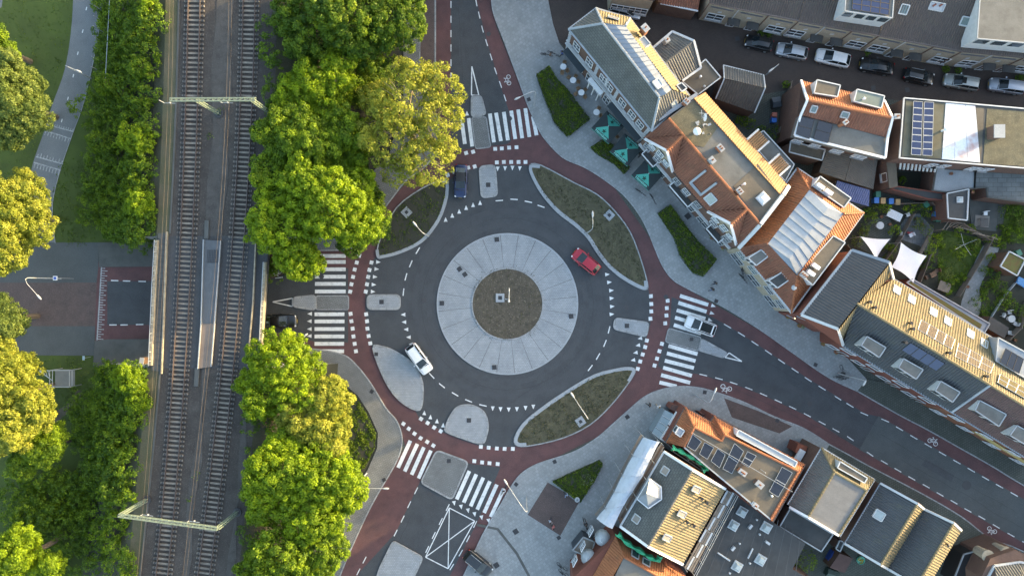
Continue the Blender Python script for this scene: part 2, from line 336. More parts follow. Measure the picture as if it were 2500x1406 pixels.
for pts in ([(1150, 540), (1176, 530), (1180, 543), (1153, 553)], [(1390, 915), (1430, 890), (1438, 902), (1398, 928)], [(1925, 935), (1990, 972), (1982, 984), (1918, 947)], [(1120, 90), (1134, 90), (1136, 150), (1121, 150)], [(975, 1330), (1000, 1343), (990, 1366), (965, 1352)], [(2260, 1120), (2330, 1160), (2322, 1176), (2250, 1135)]):
    sheet('asphalt_patch', pts, 0.0088, asphalt_t, road)
# ---- raised pavements with kerbs
def kerbline(pts, parent, w=0.16, z=0.145, closed=False, m=None):
    P = [V((p.x, p.y, 0)) for p in (WL(pts) if not isinstance(pts[0], V) else pts)]; n = len(P); b = MB(); off = []
    for i in range(n):
        a = P[(i - 1) % n] if closed or i else P[i]; c = P[(i + 1) % n] if closed or i < n - 1 else P[i]
        d = (c - a); d.z = 0; d.normalize(); off.append(V((-d.y, d.x, 0)) * w / 2)
    rng = range(n if closed else n - 1)
    for i in rng:
        j = (i + 1) % n
        q = [P[i] - off[i], P[j] - off[j], P[j] + off[j], P[i] + off[i]]
        T = [V((p.x, p.y, z)) for p in q]; B_ = [V((p.x, p.y, -0.02)) for p in q]
        b.face(T); b.face([B_[0], B_[1], T[1], T[0]]); b.face([B_[2], B_[3], T[3], T[2]])
        if not closed and i == 0: b.face([B_[3], B_[0], T[0], T[3]])
        if not closed and i == n - 2: b.face([B_[1], B_[2], T[2], T[1]])
    return b.build('kerb', m or kerb_m, parent)
def pavement(edge, rest, m, name='pavement', z=0.12, k=True, n=4, w=0.16):
    e = curve(edge, n)
    o = MB().prism(WL(e + rest), -0.02, z).build(name, m, kind='structure')
    if k: kerbline(e, o, w)
    return o
neE = [(1195, -150), (1198, -40), (1200, 0), (1206, 37), (1231, 102), (1265, 193), (1288, 256), (1308, 301), (1325, 333), (1354, 367), (1382, 390), (1425, 408), (1471, 436), (1522, 476), (1559, 522), (1582, 565),
       (1599, 607), (1617, 648), (1640, 680), (1672, 701), (1734, 732), (1791, 764), (1862, 809), (1934, 860), (2021, 920), (2092, 954)]
pNE = pavement(neE, [(2115, 925), (2000, 800), (1900, 700), (1700, 420), (1640, 400), (1400, 150), (1366, 108), (1350, 60), (1330, -40), (1310, -150)], pave)
pavement([(2092, 954), (2192, 1011), (2263, 1048), (2332, 1087), (2419, 1136), (2500, 1185), (2720, 1310)], [(2720, 1180), (2300, 960), (2115, 925)], pave_d, 'sidewalk')
seE = [(1095, 1470), (1132, 1404), (1180, 1301), (1221, 1233), (1243, 1195), (1271, 1157), (1314, 1131), (1399, 1103), (1456, 1069), (1490, 1040), (1535, 1000), (1572, 969), (1609, 952), (1655, 943), (1706, 946),
       (1757, 960), (1820, 983), (1891, 1017), (1962, 1045), (2024, 1084)]
pSE = pavement(seE, [(2010, 1110), (1980, 1180), (1700, 1500), (1095, 1500)], pave)
pavement([(2024, 1084), (2067, 1107), (2125, 1139), (2250, 1204), (2346, 1260), (2419, 1315), (2500, 1346), (2720, 1470)], [(2720, 1600), (1700, 1600), (1700, 1500), (1980, 1180), (2010, 1110)], pave_d, 'sidewalk')
pSW = pavement([(640, 868), (720, 852), (777, 853), (839, 866), (873, 894), (907, 938), (941, 994), (969, 1028), (981, 1063), (979, 1097), (962, 1138), (907, 1233), (856, 1342), (832, 1400), (800, 1480)],
         [(690, 1480), (760, 1300), (897, 1148), (921, 1093), (923, 1056), (900, 1005), (873, 964), (836, 933), (790, 915), (640, 915)], pave2)
pNW = pavement([(1063, -150), (1063, 140), (1062, 250), (1072, 340), (1045, 400), (993, 440), (962, 478), (935, 515), (900, 575), (860, 606), (780, 612), (650, 612)],
         [(650, 560), (760, 540), (850, 480), (950, 380), (985, 250), (985, -150)], pave2)
sheet('brick_path', [(1028, -150), (1060, -150), (1060, 200), (1026, 200)], 0.124, clinker_r)
kerbline([(1027, -150), (1025, 200)], pNW, 0.12, 0.128)
sheet('brick_square', [(1337, 1176), (1415, 1222), (1368, 1306), (1288, 1255)], 0.124, clinker_r)
sheet('brick_square', [(1767, 971), (1850, 1002), (1934, 1040), (1902, 1057), (1786, 1018)], 0.124, clinker_r)
kerbline([(1165, 1280), (1215, 1290), (1262, 1350), (1300, 1420)], pSE, 0.35, 0.126, m=MC['grey_slab'])
# road edge lines: dashes, blocks, triangles, zebra stripes
MK = {}
def mark(name, pts, z=0.012):
    c = V((sum(p.x for p in pts) / len(pts), sum(p.y for p in pts) / len(pts), 0))
    P = [V((p.x, p.y, z)) for p in pts]
    if newell(P).z < 0: P = P[::-1]
    return MB().face(P).build(name, paint, road, loc=(c.x, c.y, 0))
def dash(a, b, w=0.12, name='lane_dash', z=0.012):
    a, b = W(*a), W(*b); d = (b - a).normalized(); s = V((-d.y, d.x, 0)) * w / 2
    return mark(name, [a - s, b - s, b + s, a + s], z)
def dashes(pts, L=17, w=0.12):
    for i, p in enumerate(pts):
        q0 = pts[max(i - 1, 0)]; q1 = pts[min(i + 1, len(pts) - 1)]
        d = V((q1[0] - q0[0], q1[1] - q0[1])).normalized() * L / 2
        dash((p[0] - d.x, p[1] - d.y), (p[0] + d.x, p[1] + d.y), w)
def tri(p, ang, s=0.62):
    c = W(*p); a = R(ang); d = V((math.cos(a), math.sin(a), 0)); n = V((-d.y, d.x, 0))
    mark('yield_triangle', [c + d * s * 0.5, c - d * s * 0.5 + n * s * 0.42, c - d * s * 0.5 - n * s * 0.42])
def block(p, ang, s=0.5):
    c = W(*p); a = R(ang); d = V((math.cos(a), math.sin(a), 0)) * s / 2; n = V((-d.y, d.x, 0))
    mark('crossing_block', [c + d + n, c - d + n, c - d - n, c + d - n])
def zebra(rows):
    for (x0, y0, x1, y1) in rows: dash((x0, y0), (x1, y1), 0.5, 'zebra_stripe')
zebra([(769 + i, y, 844, y) for i, y in ((8, 625), (2, 639.5), (0, 657.5), (0, 675.5), (0, 693), (0, 711.5))])
zebra([(768, y, x, y) for y, x in ((767, 841), (784.5, 841), (803, 841), (821, 840.5), (839, 840), (857, 840))])
zebra([(1196, 278, 1206, 348), (1211, 276, 1223, 345), (1230, 274, 1240, 343), (1248, 271, 1258, 340), (1265, 268, 1275, 338), (1282.5, 265, 1292.5, 335), (1301, 285, 1310, 331), (1127, 292, 1135, 352), (1144, 289, 1153, 358)])
zebra([(1660, 722, 1729, 744), (1656, 739, 1725, 761), (1652, 757, 1722, 778), (1648, 775, 1718, 796), (1645, 793, 1712, 814), (1632, 844, 1703, 864), (1628, 862, 1698, 881), (1623, 880, 1694, 898),
       (1619, 897, 1689, 917), (1614, 915, 1685, 934), (1610, 933, 1652, 943)])
zebra([(1002, 1075, 972, 1141), (1019, 1083, 988, 1150), (1035, 1091, 1005, 1158), (1052, 1099, 1022, 1167), (1146, 1149, 1115, 1218), (1163, 1157, 1132, 1226), (1180, 1165, 1149, 1235), (1196, 1174, 1165, 1243),
       (1213, 1182, 1182, 1251), (1230, 1192, 1198, 1261)])
for pts, a in (([(877, 624), (871, 641), (866, 658), (862, 676), (858, 694), (855, 712), (907, 641), (902, 659), (899, 676), (896, 694), (893, 712)], -14),
               ([(856, 766), (858, 784), (861, 802), (863, 821), (866, 839), (869, 857), (894, 767), (896, 784), (897, 802), (900, 820), (904, 838)], 9),
               ([(1209, 364), (1225, 363), (1243, 361), (1261, 360), (1213, 397), (1230, 396), (1248, 396), (1266, 396), (1283, 396)], 2), ([(1155, 371), (1138, 374), (1159, 407), (1143, 410), (1109, 420), (1093, 428)], 18),
               ([(985, 1034), (998, 1046), (1012, 1058), (1027, 1069), (1043, 1078), (1058, 1087), (1028, 1022), (1044, 1032), (1060, 1043), (1076, 1052)], -33),
               ([(1174, 1090), (1193, 1092), (1213, 1094), (1232, 1095), (1252, 1095), (1158, 1125), (1177, 1128), (1195, 1130), (1215, 1132)], -5),
               ([(1630, 734), (1628, 752), (1627, 770), (1624, 789), (1589, 723), (1590, 742), (1590, 760), (1588, 778)], 4),
               ([(1616, 839), (1610, 857), (1604, 875), (1598, 892), (1579, 831), (1575, 847), (1569, 865), (1563, 882), (1557, 900)], -15)):
    for p in pts: block(p, a)
for pts, a in (([(924, 640), (920, 657), (916, 676), (913, 695), (911, 712)], -3), ([(756, 766), (755, 784), (755, 803), (755, 820), (984, 768), (986, 786), (991, 804), (997, 823), (1003, 840)], 180),
               ([(1088, 536), (1104, 526), (1121, 516), (1138, 507), (1155, 500), (1172, 495), (1140, 277)], 92), ([(1215, 413), (1233, 412), (1251, 411), (1269, 412)], -92),
               ([(1036, 1007), (1051, 1017), (1067, 1027), (1082, 1037)], 85), ([(1203, 997), (1222, 999), (1242, 1000), (1262, 999), (1283, 996), (1302, 993)], -90),
               ([(1109, 1228), (1126, 1237), (1143, 1246), (1159, 1255), (1176, 1263), (1193, 1271)], -80), ([(1742, 747), (1739, 765), (1734, 782)], -20),
               ([(1483, 670), (1488, 689), (1493, 709), (1494, 728), (1495, 748), (1494, 767)], 5), ([(1562, 826), (1557, 843), (1551, 861), (1545, 879)], 190)):
    for p in pts: tri(p, a)
def mix_l(a, b, n): return [(a[0] + (b[0] - a[0]) * i / (n - 1), a[1] + (b[1] - a[1]) * i / (n - 1)) for i in range(n)]
dashes(mix_l((1101, -130), (1101, 12), 5)[:-1] + [(1101, 12), (1101, 48), (1101, 83), (1101, 118), (1101, 154), (1101, 187)])
dashes([(1158, -25), (1163, 8), (1170, 38), (1178, 72), (1188, 105), (1199, 140), (1210, 174), (1222, 207), (1233, 240)])
dashes([(1776, 796), (1810, 816), (1843, 838), (1876, 860), (1908, 882), (1941, 904), (1973, 926), (2007, 947), (2045, 971), (2075, 989), (2110, 1010), (2161, 1026), (2196, 1046), (2231, 1067), (2266, 1087),
        (2301, 1107), (2336, 1127), (2371, 1147), (2406, 1167), (2440, 1186), (2476, 1206), (2512, 1227), (2548, 1247)], 20)
dashes([(1717, 915), (1755, 924), (1791, 935), (1828, 948), (1864, 963), (1900, 979), (1935, 995), (1971, 1013), (2007, 1032), (2041, 1050), (2076, 1070), (2124, 1108), (2159, 1128), (2192, 1147), (2226, 1167),
        (2261, 1186), (2295, 1206), (2329, 1225), (2363, 1245), (2397, 1263), (2432, 1284), (2468, 1305), (2504, 1325)], 19)
dashes([(1016, 1197), (999, 1231), (983, 1266), (966, 1300)], 18); dashes([(890, 1366), (875, 1395), (860, 1425)], 18)
dashes([(1160, 1279), (1143, 1314), (1125, 1349), (1103, 1383)], 18); dashes([(1093, 1238), (1076, 1272), (1059, 1306), (1043, 1340)], 18)
dashes([(280, 685), (309, 686), (347, 687)], 18, 0.14); dashes([(276, 793), (303, 793), (341, 792)], 18, 0.14); dashes([(681, 678), (716, 674)], 19)
for x, y in ((1020, 612), (1003, 644), (991, 676), (985, 713), (1219, 490), (1255, 487), (1290, 493), (1321, 504), (1054, 917), (1079, 941), (1111, 962), (1144, 978), (1179, 989), (1487, 805), (1477, 838), (1460, 870), (1441, 898)):
    d = V((x - CX, y - CY)).normalized() * 9; dash((x - d.y, y + d.x), (x + d.y, y - d.x), 0.14)
bx = [(1097, 1239), (1159, 1271), (1094, 1387), (1039, 1359)]
for i in range(4): dash(bx[i], bx[(i + 1) % 4], 0.13, 'box_line', 0.016)
dash(bx[0], bx[2], 0.12, 'box_line', 0.020); dash(bx[1], bx[3], 0.12, 'box_line', 0.024)
for T in ([(666, 737), (714, 728), (714, 748)], [(1152, 163), (1151, 233), (1169, 233)], [(1837, 882), (1791, 860), (1784, 872)] and [(1811, 882), (1780, 861), (1770, 872)]):
    for i in range(3): dash(T[i], T[(i + 1) % 3], 0.15, 'nose_line', 0.012 + 0.004 * i)
# bicycle symbols
def bike_symbol(p, ang, s=1.0):
    c = W(*p); b = MB(); ca, sa = math.cos(R(ang)), math.sin(R(ang))
    def T(x, y): return V((c.x + (x * ca - y * sa) * s, c.y + (x * sa + y * ca) * s, 0.012))
    for wx in (-0.5, 0.5):
        for k in range(14):
            A, B = k * math.pi / 7, (k + 1) * math.pi / 7
            b.face([T(wx + r * math.cos(t), r * math.sin(t)) for r, t in ((0.26, A), (0.35, A), (0.35, B), (0.26, B))])
    def ln(x0, y0, x1, y1, w=0.07):
        d = V((x1 - x0, y1 - y0)).normalized() * w / 2
        b.face([T(x0 + d.y, y0 - d.x), T(x1 + d.y, y1 - d.x), T(x1 - d.y, y1 + d.x), T(x0 - d.y, y0 + d.x)])
    for q in ((-0.5, 0.02, -0.2, 0.5), (-0.2, 0.5, 0.3, 0.5), (0.3, 0.52, 0.5, 0.02), (-0.22, 0.48, 0.0, 0.02), (0.0, 0.0, -0.5, 0.0), (0.02, 0.02, 0.32, 0.48), (0.3, 0.5, 0.26, 0.7), (0.26, 0.7, 0.45, 0.7), (-0.2, 0.5, -0.26, 0.66), (-0.38, 0.66, -0.14, 0.66)): ln(*q)
    P = b.v
    return b.build('bicycle_symbol', paint, road, loc=c)
bike_symbol((1242, 196), 95, 0.85); bike_symbol((1773, 946), 160, 0.95); bike_symbol((2277, 1079), -30, 0.9); bike_symbol((2422, 1293), 150, 0.85); bike_symbol((675, 664), 180, 0.8)
# humps on the western paths
def comb(a, b, tooth, n, L0=1.0, alt=1):
    A, B = W(*a), W(*b); d = (B - A).normalized(); s = V((-d.y, d.x, 0)) * tooth; bd = MB(); z = V((0, 0, 0.016))
    w = V((-d.y, d.x, 0)) * 0.08
    bd.face([A - w + z, B - w + z, B + w + z, A + w + z])
    for i in range(n):
        p = A.lerp(B, (i + 0.5) / n); k = (1.0 if i % 2 else alt) * L0; e = s * k; h = d * 0.055
        bd.face([p - h + w + z * 1.3, p + h + w + z * 1.3, p + h + e + z * 1.3, p - h + e + z * 1.3])
    P = bd.build('hump_marking', mat('worn_paint', (0.36, 0.37, 0.37), (0.14, 0.15, 0.15), 0.8, 3.0, thr=(.45, .7)), road)
    return P
comb((248, 652), (237, 830), 0.85, 30, 1, 0.6)
comb((114, 305), (180, 322), 0.35, 12); comb((109, 319), (172, 339), -0.6, 9); comb((88, 383), (154, 401), 0.6, 9, 1, .7); comb((83, 397), (149, 416), -0.7, 9)
# path in the park
path_e = [(180, -60), (175, 60), (158, 170), (128, 255), (108, 320), (80, 400), (72, 450), (60, 520), (30, 594)]
path_w = [(255, -60), (248, 30), (230, 140), (205, 250), (180, 320), (152, 400), (133, 470), (128, 520), (135, 594)]
sheet('cycle_path', curve(path_e, 4) + curve(path_w, 4)[::-1], -0.004, mat('path_asphalt', (0.155, 0.165, 0.17), (0.12, 0.13, 0.137), 0.9, 0.3, 0.2, 60, speck=1.0, stain=0.25))
kerbline(curve(path_w, 4), road, 0.08, 0.03)
for p in ((211, 22), (202, 77), (190, 131), (179, 186), (166, 241), (151, 295)): dash((p[0] + 1, p[1] - 4), (p[0] - 1, p[1] + 4), 0.12, 'path_dash', 0.006)
sheet('cycle_path', [(-60, -60), (15, -60), (4, 18), (-60, 60)], -0.004, MC['path_asphalt'])
sheet('dirt_path', curve([(190, 950), (165, 985), (130, 1010), (112, 1050)], 4) + curve([(130, 1060), (150, 1020), (180, 1000), (205, 960)], 4), -0.004, mat('dirt', (0.10, 0.085, 0.062), (0.07, 0.06, 0.045), 0.95, 1.0))
# ---- central island
isl = thing('roundabout_island', None, None, W(CX, CY)); isl['kind'] = 'structure'; c0 = W(CX, CY)
NS = 24
for i in range(NS):
    a0, a1 = R(360 * i / NS + 6 + 0.18), R(360 * (i + 1) / NS + 6 - 0.18); n = 5; b = MB(); zi = 0.16
    ri, ro = 4.87, 9.4
    for k in range(n):
        A, B = a0 + (a1 - a0) * k / n, a0 + (a1 - a0) * (k + 1) / n
        e = lambda r, t, z: c0 + V((r * math.cos(t), r * math.sin(t), z))
        b.face([e(ri, A, zi), e(ro, A, 0.10), e(ro, B, 0.10), e(ri, B, zi)]); b.face([e(ro, A, 0), e(ro, B, 0), e(ro, B, 0.10), e(ro, A, 0.10)])
    for t in (a0, a1): b.face([e(ri, t, 0), e(ro, t, 0), e(ro, t, 0.10), e(ri, t, zi)])
    b.build('apron_segment', apron_m, isl)
annulus('apron_bed', (CX, CY), 4.7, 9.42, 0.06, MC['grey_slab'], isl)
def circ(r, n=64, c=c0): return [V((c.x + r * math.cos(2 * math.pi * k / n), c.y + r * math.sin(2 * math.pi * k / n), 0)) for k in range(n)]
kerbline(circ(9.5), isl, 0.2, 0.11, True, concrete); kerbline(circ(4.8), isl, 0.16, 0.26, True, kerb_m)
MB().prism(circ(4.74), 0.0, 0.2).build('planting_soil', soil, isl)
def grate(p, z, parent, s=0.62, rot=0.0):
    b = MB(); c = W(*p); b.box((c.x, c.y, z - 0.01), (s, s, 0.02), rot, 0)
    for k in range(3): b.box((c.x + (k - 1) * s * 0.27 * math.cos(rot), c.y + (k - 1) * s * 0.27 * math.sin(rot), z), (s * 0.12, s * 0.8, 0.012), rot, 1)
    return b.build('drain_cover', [mat('cast_iron', (0.045, 0.045, 0.048), None, 0.6, 4), black], parent)
for p, a in (((1213, 585), 5), ((1122, 657), 35), ((1135, 670), 35), ((1079, 740), 0), ((1207, 896), 4), ((1394, 772), 8)): grate(p, 0.15, isl, 0.62, R(a))
# ---- planted and paved traffic islands
def island(pts, m, z=0.14, n=3, name='traffic_island', kw=0.28, sm=True, kparts=None):
    e = curve(pts, n, True) if sm else pts
    o = MB().prism(WL(e), -0.02, z).build(name, m, kind='structure')
    kerbline(e, o, kw, z + 0.025, True, kerb_m); return o
def rrect(x0, y0, x1, y1, r=10):
    out = []
    for cx, cy, a in ((x1 - r, y0 + r, -90), (x1 - r, y1 - r, 0), (x0 + r, y1 - r, 90), (x0 + r, y0 + r, 180)):
        for k in range(5): t = R(a + k * 22.5); out.append((cx + r * math.cos(t), cy + r * math.sin(t)))
    return out
def rpoly(pts, r=8):                                       # polygon with rounded corners
    out = []; n = len(pts)
    for i in range(n):
        p = V(pts[i]); a = (V(pts[i - 1]) - p); b = (V(pts[(i + 1) % n]) - p)
        q = min(r, a.length * 0.45, b.length * 0.45); A = p + a.normalized() * q; B = p + b.normalized() * q
        for k in range(5):
            t = k / 4; out.append(tuple((A * (1 - t) ** 2 + p * 2 * t * (1 - t) + B * t * t)))
    return out
w1 = island(rpoly([(716, 727), (770, 721), (770, 756), (717, 748)], 9), apron_m, sm=False); 
island(rpoly([(772, 722), (851, 722), (851, 756), (772, 756)], 6), pave2, 0.06, sm=False, kw=0.14)
w2 = island(rrect(898, 721, 976, 754, 9), apron_m, sm=False); grate((932, 737), 0.16, w2, 0.6)
island(rpoly([(1152, 235), (1174, 235), (1186, 280), (1152, 286)], 9), apron_m, sm=False)
island(rpoly([(1151, 288), (1187, 286), (1198, 360), (1161, 364)], 6), pave2, 0.06, sm=False, kw=0.14)
n2 = island(rpoly([(1171, 408), (1208, 404), (1214, 478), (1176, 483)], 11), apron_m, sm=False); grate((1192, 452), 0.16, n2, 0.6)
s1 = island(curve([(1100, 1015), (1118, 993), (1150, 989), (1180, 1005), (1191, 1035), (1187, 1062), (1176, 1081), (1130, 1068), (1090, 1052), (1090, 1038)], 4, True), apron_m, sm=False); grate((1145, 1025), 0.16, s1, 0.6)
s2 = island(rpoly([(1066, 1098), (1144, 1127), (1104, 1219), (1027, 1177)], 12), pave2, 0.12, sm=False, kw=0.2); grate((1096, 1124), 0.13, s2, 0.55)
island(rpoly([(960, 1320), (1032, 1360), (985, 1460), (905, 1460), (928, 1385)], 9), apron_m, sm=False)
e1 = island(rpoly([(1502, 777), (1583, 788), (1577, 821), (1498, 802)], 9), apron_m, sm=False); grate((1530, 795), 0.16, e1, 0.6)
e2 = island(rpoly([(1632, 801), (1712, 823), (1706, 857), (1624, 834)], 7), pave2, 0.06, sm=False, kw=0.14); grate((1688, 828), 0.07, e2, 0.5)
island(rpoly([(1713, 828), (1774, 862), (1765, 872), (1706, 854)], 5), apron_m, sm=False)
sw = island([(912, 850), (930, 846), (965, 858), (1010, 890), (1031, 935), (1030, 985), (1018, 1000), (975, 975), (940, 925)], apron_m, 0.16); grate((919, 864), 0.18, sw, 0.5)
NWL = [(921, 622), (930, 580), (968, 508), (1028, 462), (1080, 440), (1094, 444), (1092, 485), (1072, 538), (1030, 590), (975, 618), (932, 629)]
NEL = [(1293, 405), (1320, 404), (1400, 446), (1457, 475), (1500, 515), (1537, 565), (1562, 627), (1580, 690), (1578, 706), (1560, 703), (1522, 682), (1485, 652), (1457, 617), (1433, 580), (1400, 549), (1362, 520), (1325, 478), (1300, 435)]
SEL = [(1541, 897), (1550, 907), (1530, 940), (1490, 990), (1440, 1036), (1375, 1068), (1300, 1086), (1264, 1087), (1256, 1070), (1275, 1035), (1315, 1000), (1380, 955), (1450, 915), (1510, 899)]
lens = [island(NWL, soil_d, kw=0.16), island(NEL, lens_m, kw=0.16), island(SEL, lens_m, kw=0.16)]
# a paler kerb band on the roundabout side of each planted island
for pts, o in (([(921, 610), (924, 626), (932, 627), (975, 616), (1030, 588), (1070, 538), (1089, 485), (1091, 447), (1078, 443)], lens[0]),
               ([(1318, 408), (1296, 408), (1301, 432), (1327, 476), (1364, 517), (1402, 546), (1436, 578), (1460, 615), (1488, 650), (1524, 679), (1560, 699), (1575, 702), (1575, 685)], lens[1]),
               ([(1534, 930), (1546, 907), (1540, 900), (1510, 902), (1450, 918), (1382, 958), (1317, 1003), (1278, 1037), (1260, 1070), (1266, 1083), (1285, 1083)], lens[2])):
    kerbline(curve(pts, 4), o, 0.42, 0.18, m=concrete)
for p, a, o in (((993, 519), 45, lens[0]), ((1487, 526), -45, lens[1]), ((1417, 1028), 35, lens[2])):
    c = W(*p); MB().box((c.x, c.y, 0.10), (1.15, 1.15, 0.12), R(a)).build('concrete_slab', concrete, o); grate(p, 0.24, o, 0.42, R(a))
# hedge beds
def kerb_bed(pts, o): kerbline(pts, o, 0.12, 0.16, True)
beds = {'a': [(1307, 183), (1339, 161), (1359, 193), (1382, 213), (1442, 296), (1386, 340), (1354, 307), (1325, 242)],
        'b': [(1437, 361), (1468, 340), (1494, 351), (1539, 414), (1525, 429), (1500, 405), (1457, 380)],
        'c': [(1602, 519), (1632, 498), (1701, 584), (1750, 636), (1716, 678), (1690, 670), (1656, 627), (1642, 582)],
        'd': [(1345, 1172), (1465, 1118), (1473, 1127), (1453, 1171), (1416, 1225), (1399, 1216), (1382, 1202)]}
for k in 'abc': kerb_bed(beds[k], pNE)
kerb_bed(beds['d'], pSE)
MB().prism(WL([(790, 915), (836, 933), (873, 964), (900, 1005), (923, 1056), (921, 1093), (897, 1148), (760, 1300), (690, 1480), (600, 1480), (600, 905)]), -0.02, 0.06).build('planting_bed', soil_d, kind='structure')
for p, a, o, s in (((1679, 528), 40, pNE, .75), ((1291, 244), 20, pNE, .5), ((1748, 735), -25, pNE, .5), ((1990, 890), -25, pNE, .5), ((1354, 1126), 25, pSE, .5), ((1260, 1181), 50, pSE, .5), ((1531, 1017), 35, pSE, .55), ((1720, 957), -10, pSE, .5),
                   ((1897, 1026), -25, pSE, .5), ((1364, 1311), 33, pSE, .5), ((908, 955), -35, pSW, .5), ((938, 1170), 30, pSW, .5), ((1259, 1296), 33, pSE, .7), ((1212, 1378), 33, pSE, .7)): grate(p, 0.135, o, s, R(a))
for p, r in (((785, 675), .34), ((1244, 290), .34), ((1626, 725), .33), ((1079, 657), .32), ((1036, 733), .32), ((1529, 750), .34), ((1049, 1206), .36), ((1041, 1277), .34), ((1977, 985), .36), ((2360, 1184), .62), ((2034, 970), .3), ((1123, 8), .4), ((1193, 84), .3), ((1487, 560), .01)):
    c = W(*p); MB().lathe((c.x, c.y, 0.006), [(r, 0), (r, 0.016), (r * .8, 0.018)], 16).build('manhole_cover', MC['cast_iron'], road)
# ================================================================ railway
ty = [-150, 0, 240, 478, 700, 940, 1100, 1260, 1406, 1550]
tl = [476, 472.8, 468, 459.5, 446, 435, 422, 408, 393.5, 378]
tr_ = [609, 606, 599, 589.2, 573.5, 552, 531, 514, 496, 478]
ZR = 6.0
def trackpos(px_list):
    P = [W(x, y, ZR) for x, y in zip(px_list, ty)]
    c = np.polyfit([p.y for p in P], [p.x for p in P], 3); return lambda y: float(np.polyval(c, y))
XL, XR = trackpos(tl), trackpos(tr_)
XC = lambda y: (XL(y) + XR(y)) / 2
YN, YS = 6.6, -10.2                        # abutments of the bridge
def emb(y0, y1, name):
    b = MB(); n = 16
    prof = [(-16.2, -0.1), (-9.0, 4.6), (-7.2, 5.72), (-5.6, 5.72), (5.6, 5.72), (7.0, 5.72), (9.2, 4.6), (16.0, -0.1)]
    rows = []
    for i in range(n + 1):
        y = y0 + (y1 - y0) * i / n; x = XC(y); rows.append([V((x + d, y, z)) for d, z in prof])
    for i in range(n):
        for k in range(len(prof) - 1):
            q = [rows[i][k], rows[i + 1][k], rows[i + 1][k + 1], rows[i][k + 1]]
            if newell(q).z < 0: q = q[::-1]
            b.face(q, 0 if k in (0, 6) else (1 if k in (1, 2, 5) else 2))
    for r in (rows[0], rows[-1]): b.face(r + [V((r[-1].x, r[-1].y, -.1)), V((r[0].x, r[0].y, -.1))], 3)
    return b.build(name, [soil_d, verge, ballast, concrete], kind='structure')
embN = emb(YN, 60, 'embankment'); embS = emb(-60, YS, 'embankment')
# lighter ballast strip between the tracks
def strip(yl, d0, d1, z, m, name, parent, ref=None, h=0.06):
    b = MB(); ref = ref or XC
    for i in range(len(yl) - 1):
        y0, y1 = yl[i], yl[i + 1]
        b.face([V((ref(y0) + d0(y0), y0, z)), V((ref(y0) + d1(y0), y0, z)), V((ref(y1) + d1(y1), y1, z)), V((ref(y1) + d0(y1), y1, z))][::(1 if y1 > y0 else -1)])
    return b.build(name, m, parent)
yy = [YN + k * 3 for k in range(18)]
strip(yy, lambda y: -0.9 + .25 * math.sin(y * .4), lambda y: 1.3 + .25 * math.sin(y * .55), 5.76, ballast_l, 'gravel_strip', embN)
yy = [-58 + k * 3 for k in range(17)]
strip(yy, lambda y: -0.25 + .3 * math.sin(y * .3), lambda y: 0.6 + .3 * math.sin(y * .5), 5.76, ballast_l, 'gravel_strip', embS)
strip(yy, lambda y: 5.6 + .2 * math.sin(y * .4), lambda y: 6.2 + .3 * math.sin(y * .5), 5.76, ballast_l, 'gravel_strip', embS)
# bridge
br = thing('railway_bridge', 'dark railway bridge with rusty parapets carrying two tracks over the street', 'bridge', (XC(-2), -2, 0))
def dk(y, d): return V((XC(y) + d, y, 0))
ys = [YS, -5, 0, YN]
wE, wW = 7.1, -7.1
deck = [dk(y, wE) for y in ys] + [dk(y, wW) for y in ys[::-1]]
MB().prism(deck, 5.0, 5.74, 0, True, True).build('deck', mat('bridge_deck', (0.06, 0.06, 0.062), (0.045, 0.045, 0.045), 0.9, .8, .5, 10, speck=.3), br)
for y_ in (YN + .4, YS - .4): MB().box((XC(y_), y_, -.05), (15, 0.7, 5.0)).build('abutment', concrete, br)
par_m = mat('rusty_parapet', (0.42, 0.36, 0.25), (0.20, 0.17, 0.13), 0.8, 1.5, stain=.5)
for px in ([(382, 586), (376, 690), (367, 892)], [(646, 640), (641, 740), (635, 860)]):
    P = WL(px, 6.2)
    for i in range(2): MB().beam(P[i] + V((0, 0, -.35)), P[i + 1] + V((0, 0, -.35)), 0.30, 0.7).build('parapet', par_m, br)
    b = MB()
    for i in range(2):
        for k in range(9):
            q = P[i].lerp(P[i + 1], (k + .5) / 9) + V((0, 0, .0)); b.beam(q, q + V((0, 0, .5)), .07, .07)
        b.beam(P[i] + V((0, 0, .5)), P[i + 1] + V((0, 0, .5)), .07, .07)
    b.build('railing', steel, br)
for px in ([(408, 566), (403, 700), (395, 912)], [(625, 590), (618, 740), (605, 893)]):
    P = WL(px, 5.9)
    for i in range(2): MB().beam(P[i], P[i + 1], 0.14, 0.35).build('edge_beam', par_m, br)
P0, P1, Q0, Q1 = W(386, 570, 5.8), W(370, 905, 5.8), W(405, 568, 5.8), W(392, 908, 5.8)
for i in range(24):
    a, c = i / 24, (i + .93) / 24
    q = [P0.lerp(P1, a), P0.lerp(P1, c), Q0.lerp(Q1, c), Q0.lerp(Q1, a)]
    MB().prism(q, 5.76, 5.82).build('walkway_slab', MC['grey_slab'], br)
MB().prism(WL([(497, 585), (539, 588), (531, 690), (524, 790)] + [(491, 790), (493, 700)], 6.1), 5.74, 6.02).build('inspection_platform', mat('steel_plate', (0.10, 0.108, 0.118), (0.08, 0.086, 0.092), .8, 1), br)
MB().prism(WL([(491, 790.5), (524, 790.5), (515.5, 895), (483, 900)], 6.1), 5.74, 6.02).build('inspection_platform', mat('sunlit_plate', (0.20, 0.155, 0.125), (0.16, 0.125, 0.1), .7, 1, stain=.3), br)  # sunlit end of the platform, warm light put into the plate colour
b = MB()
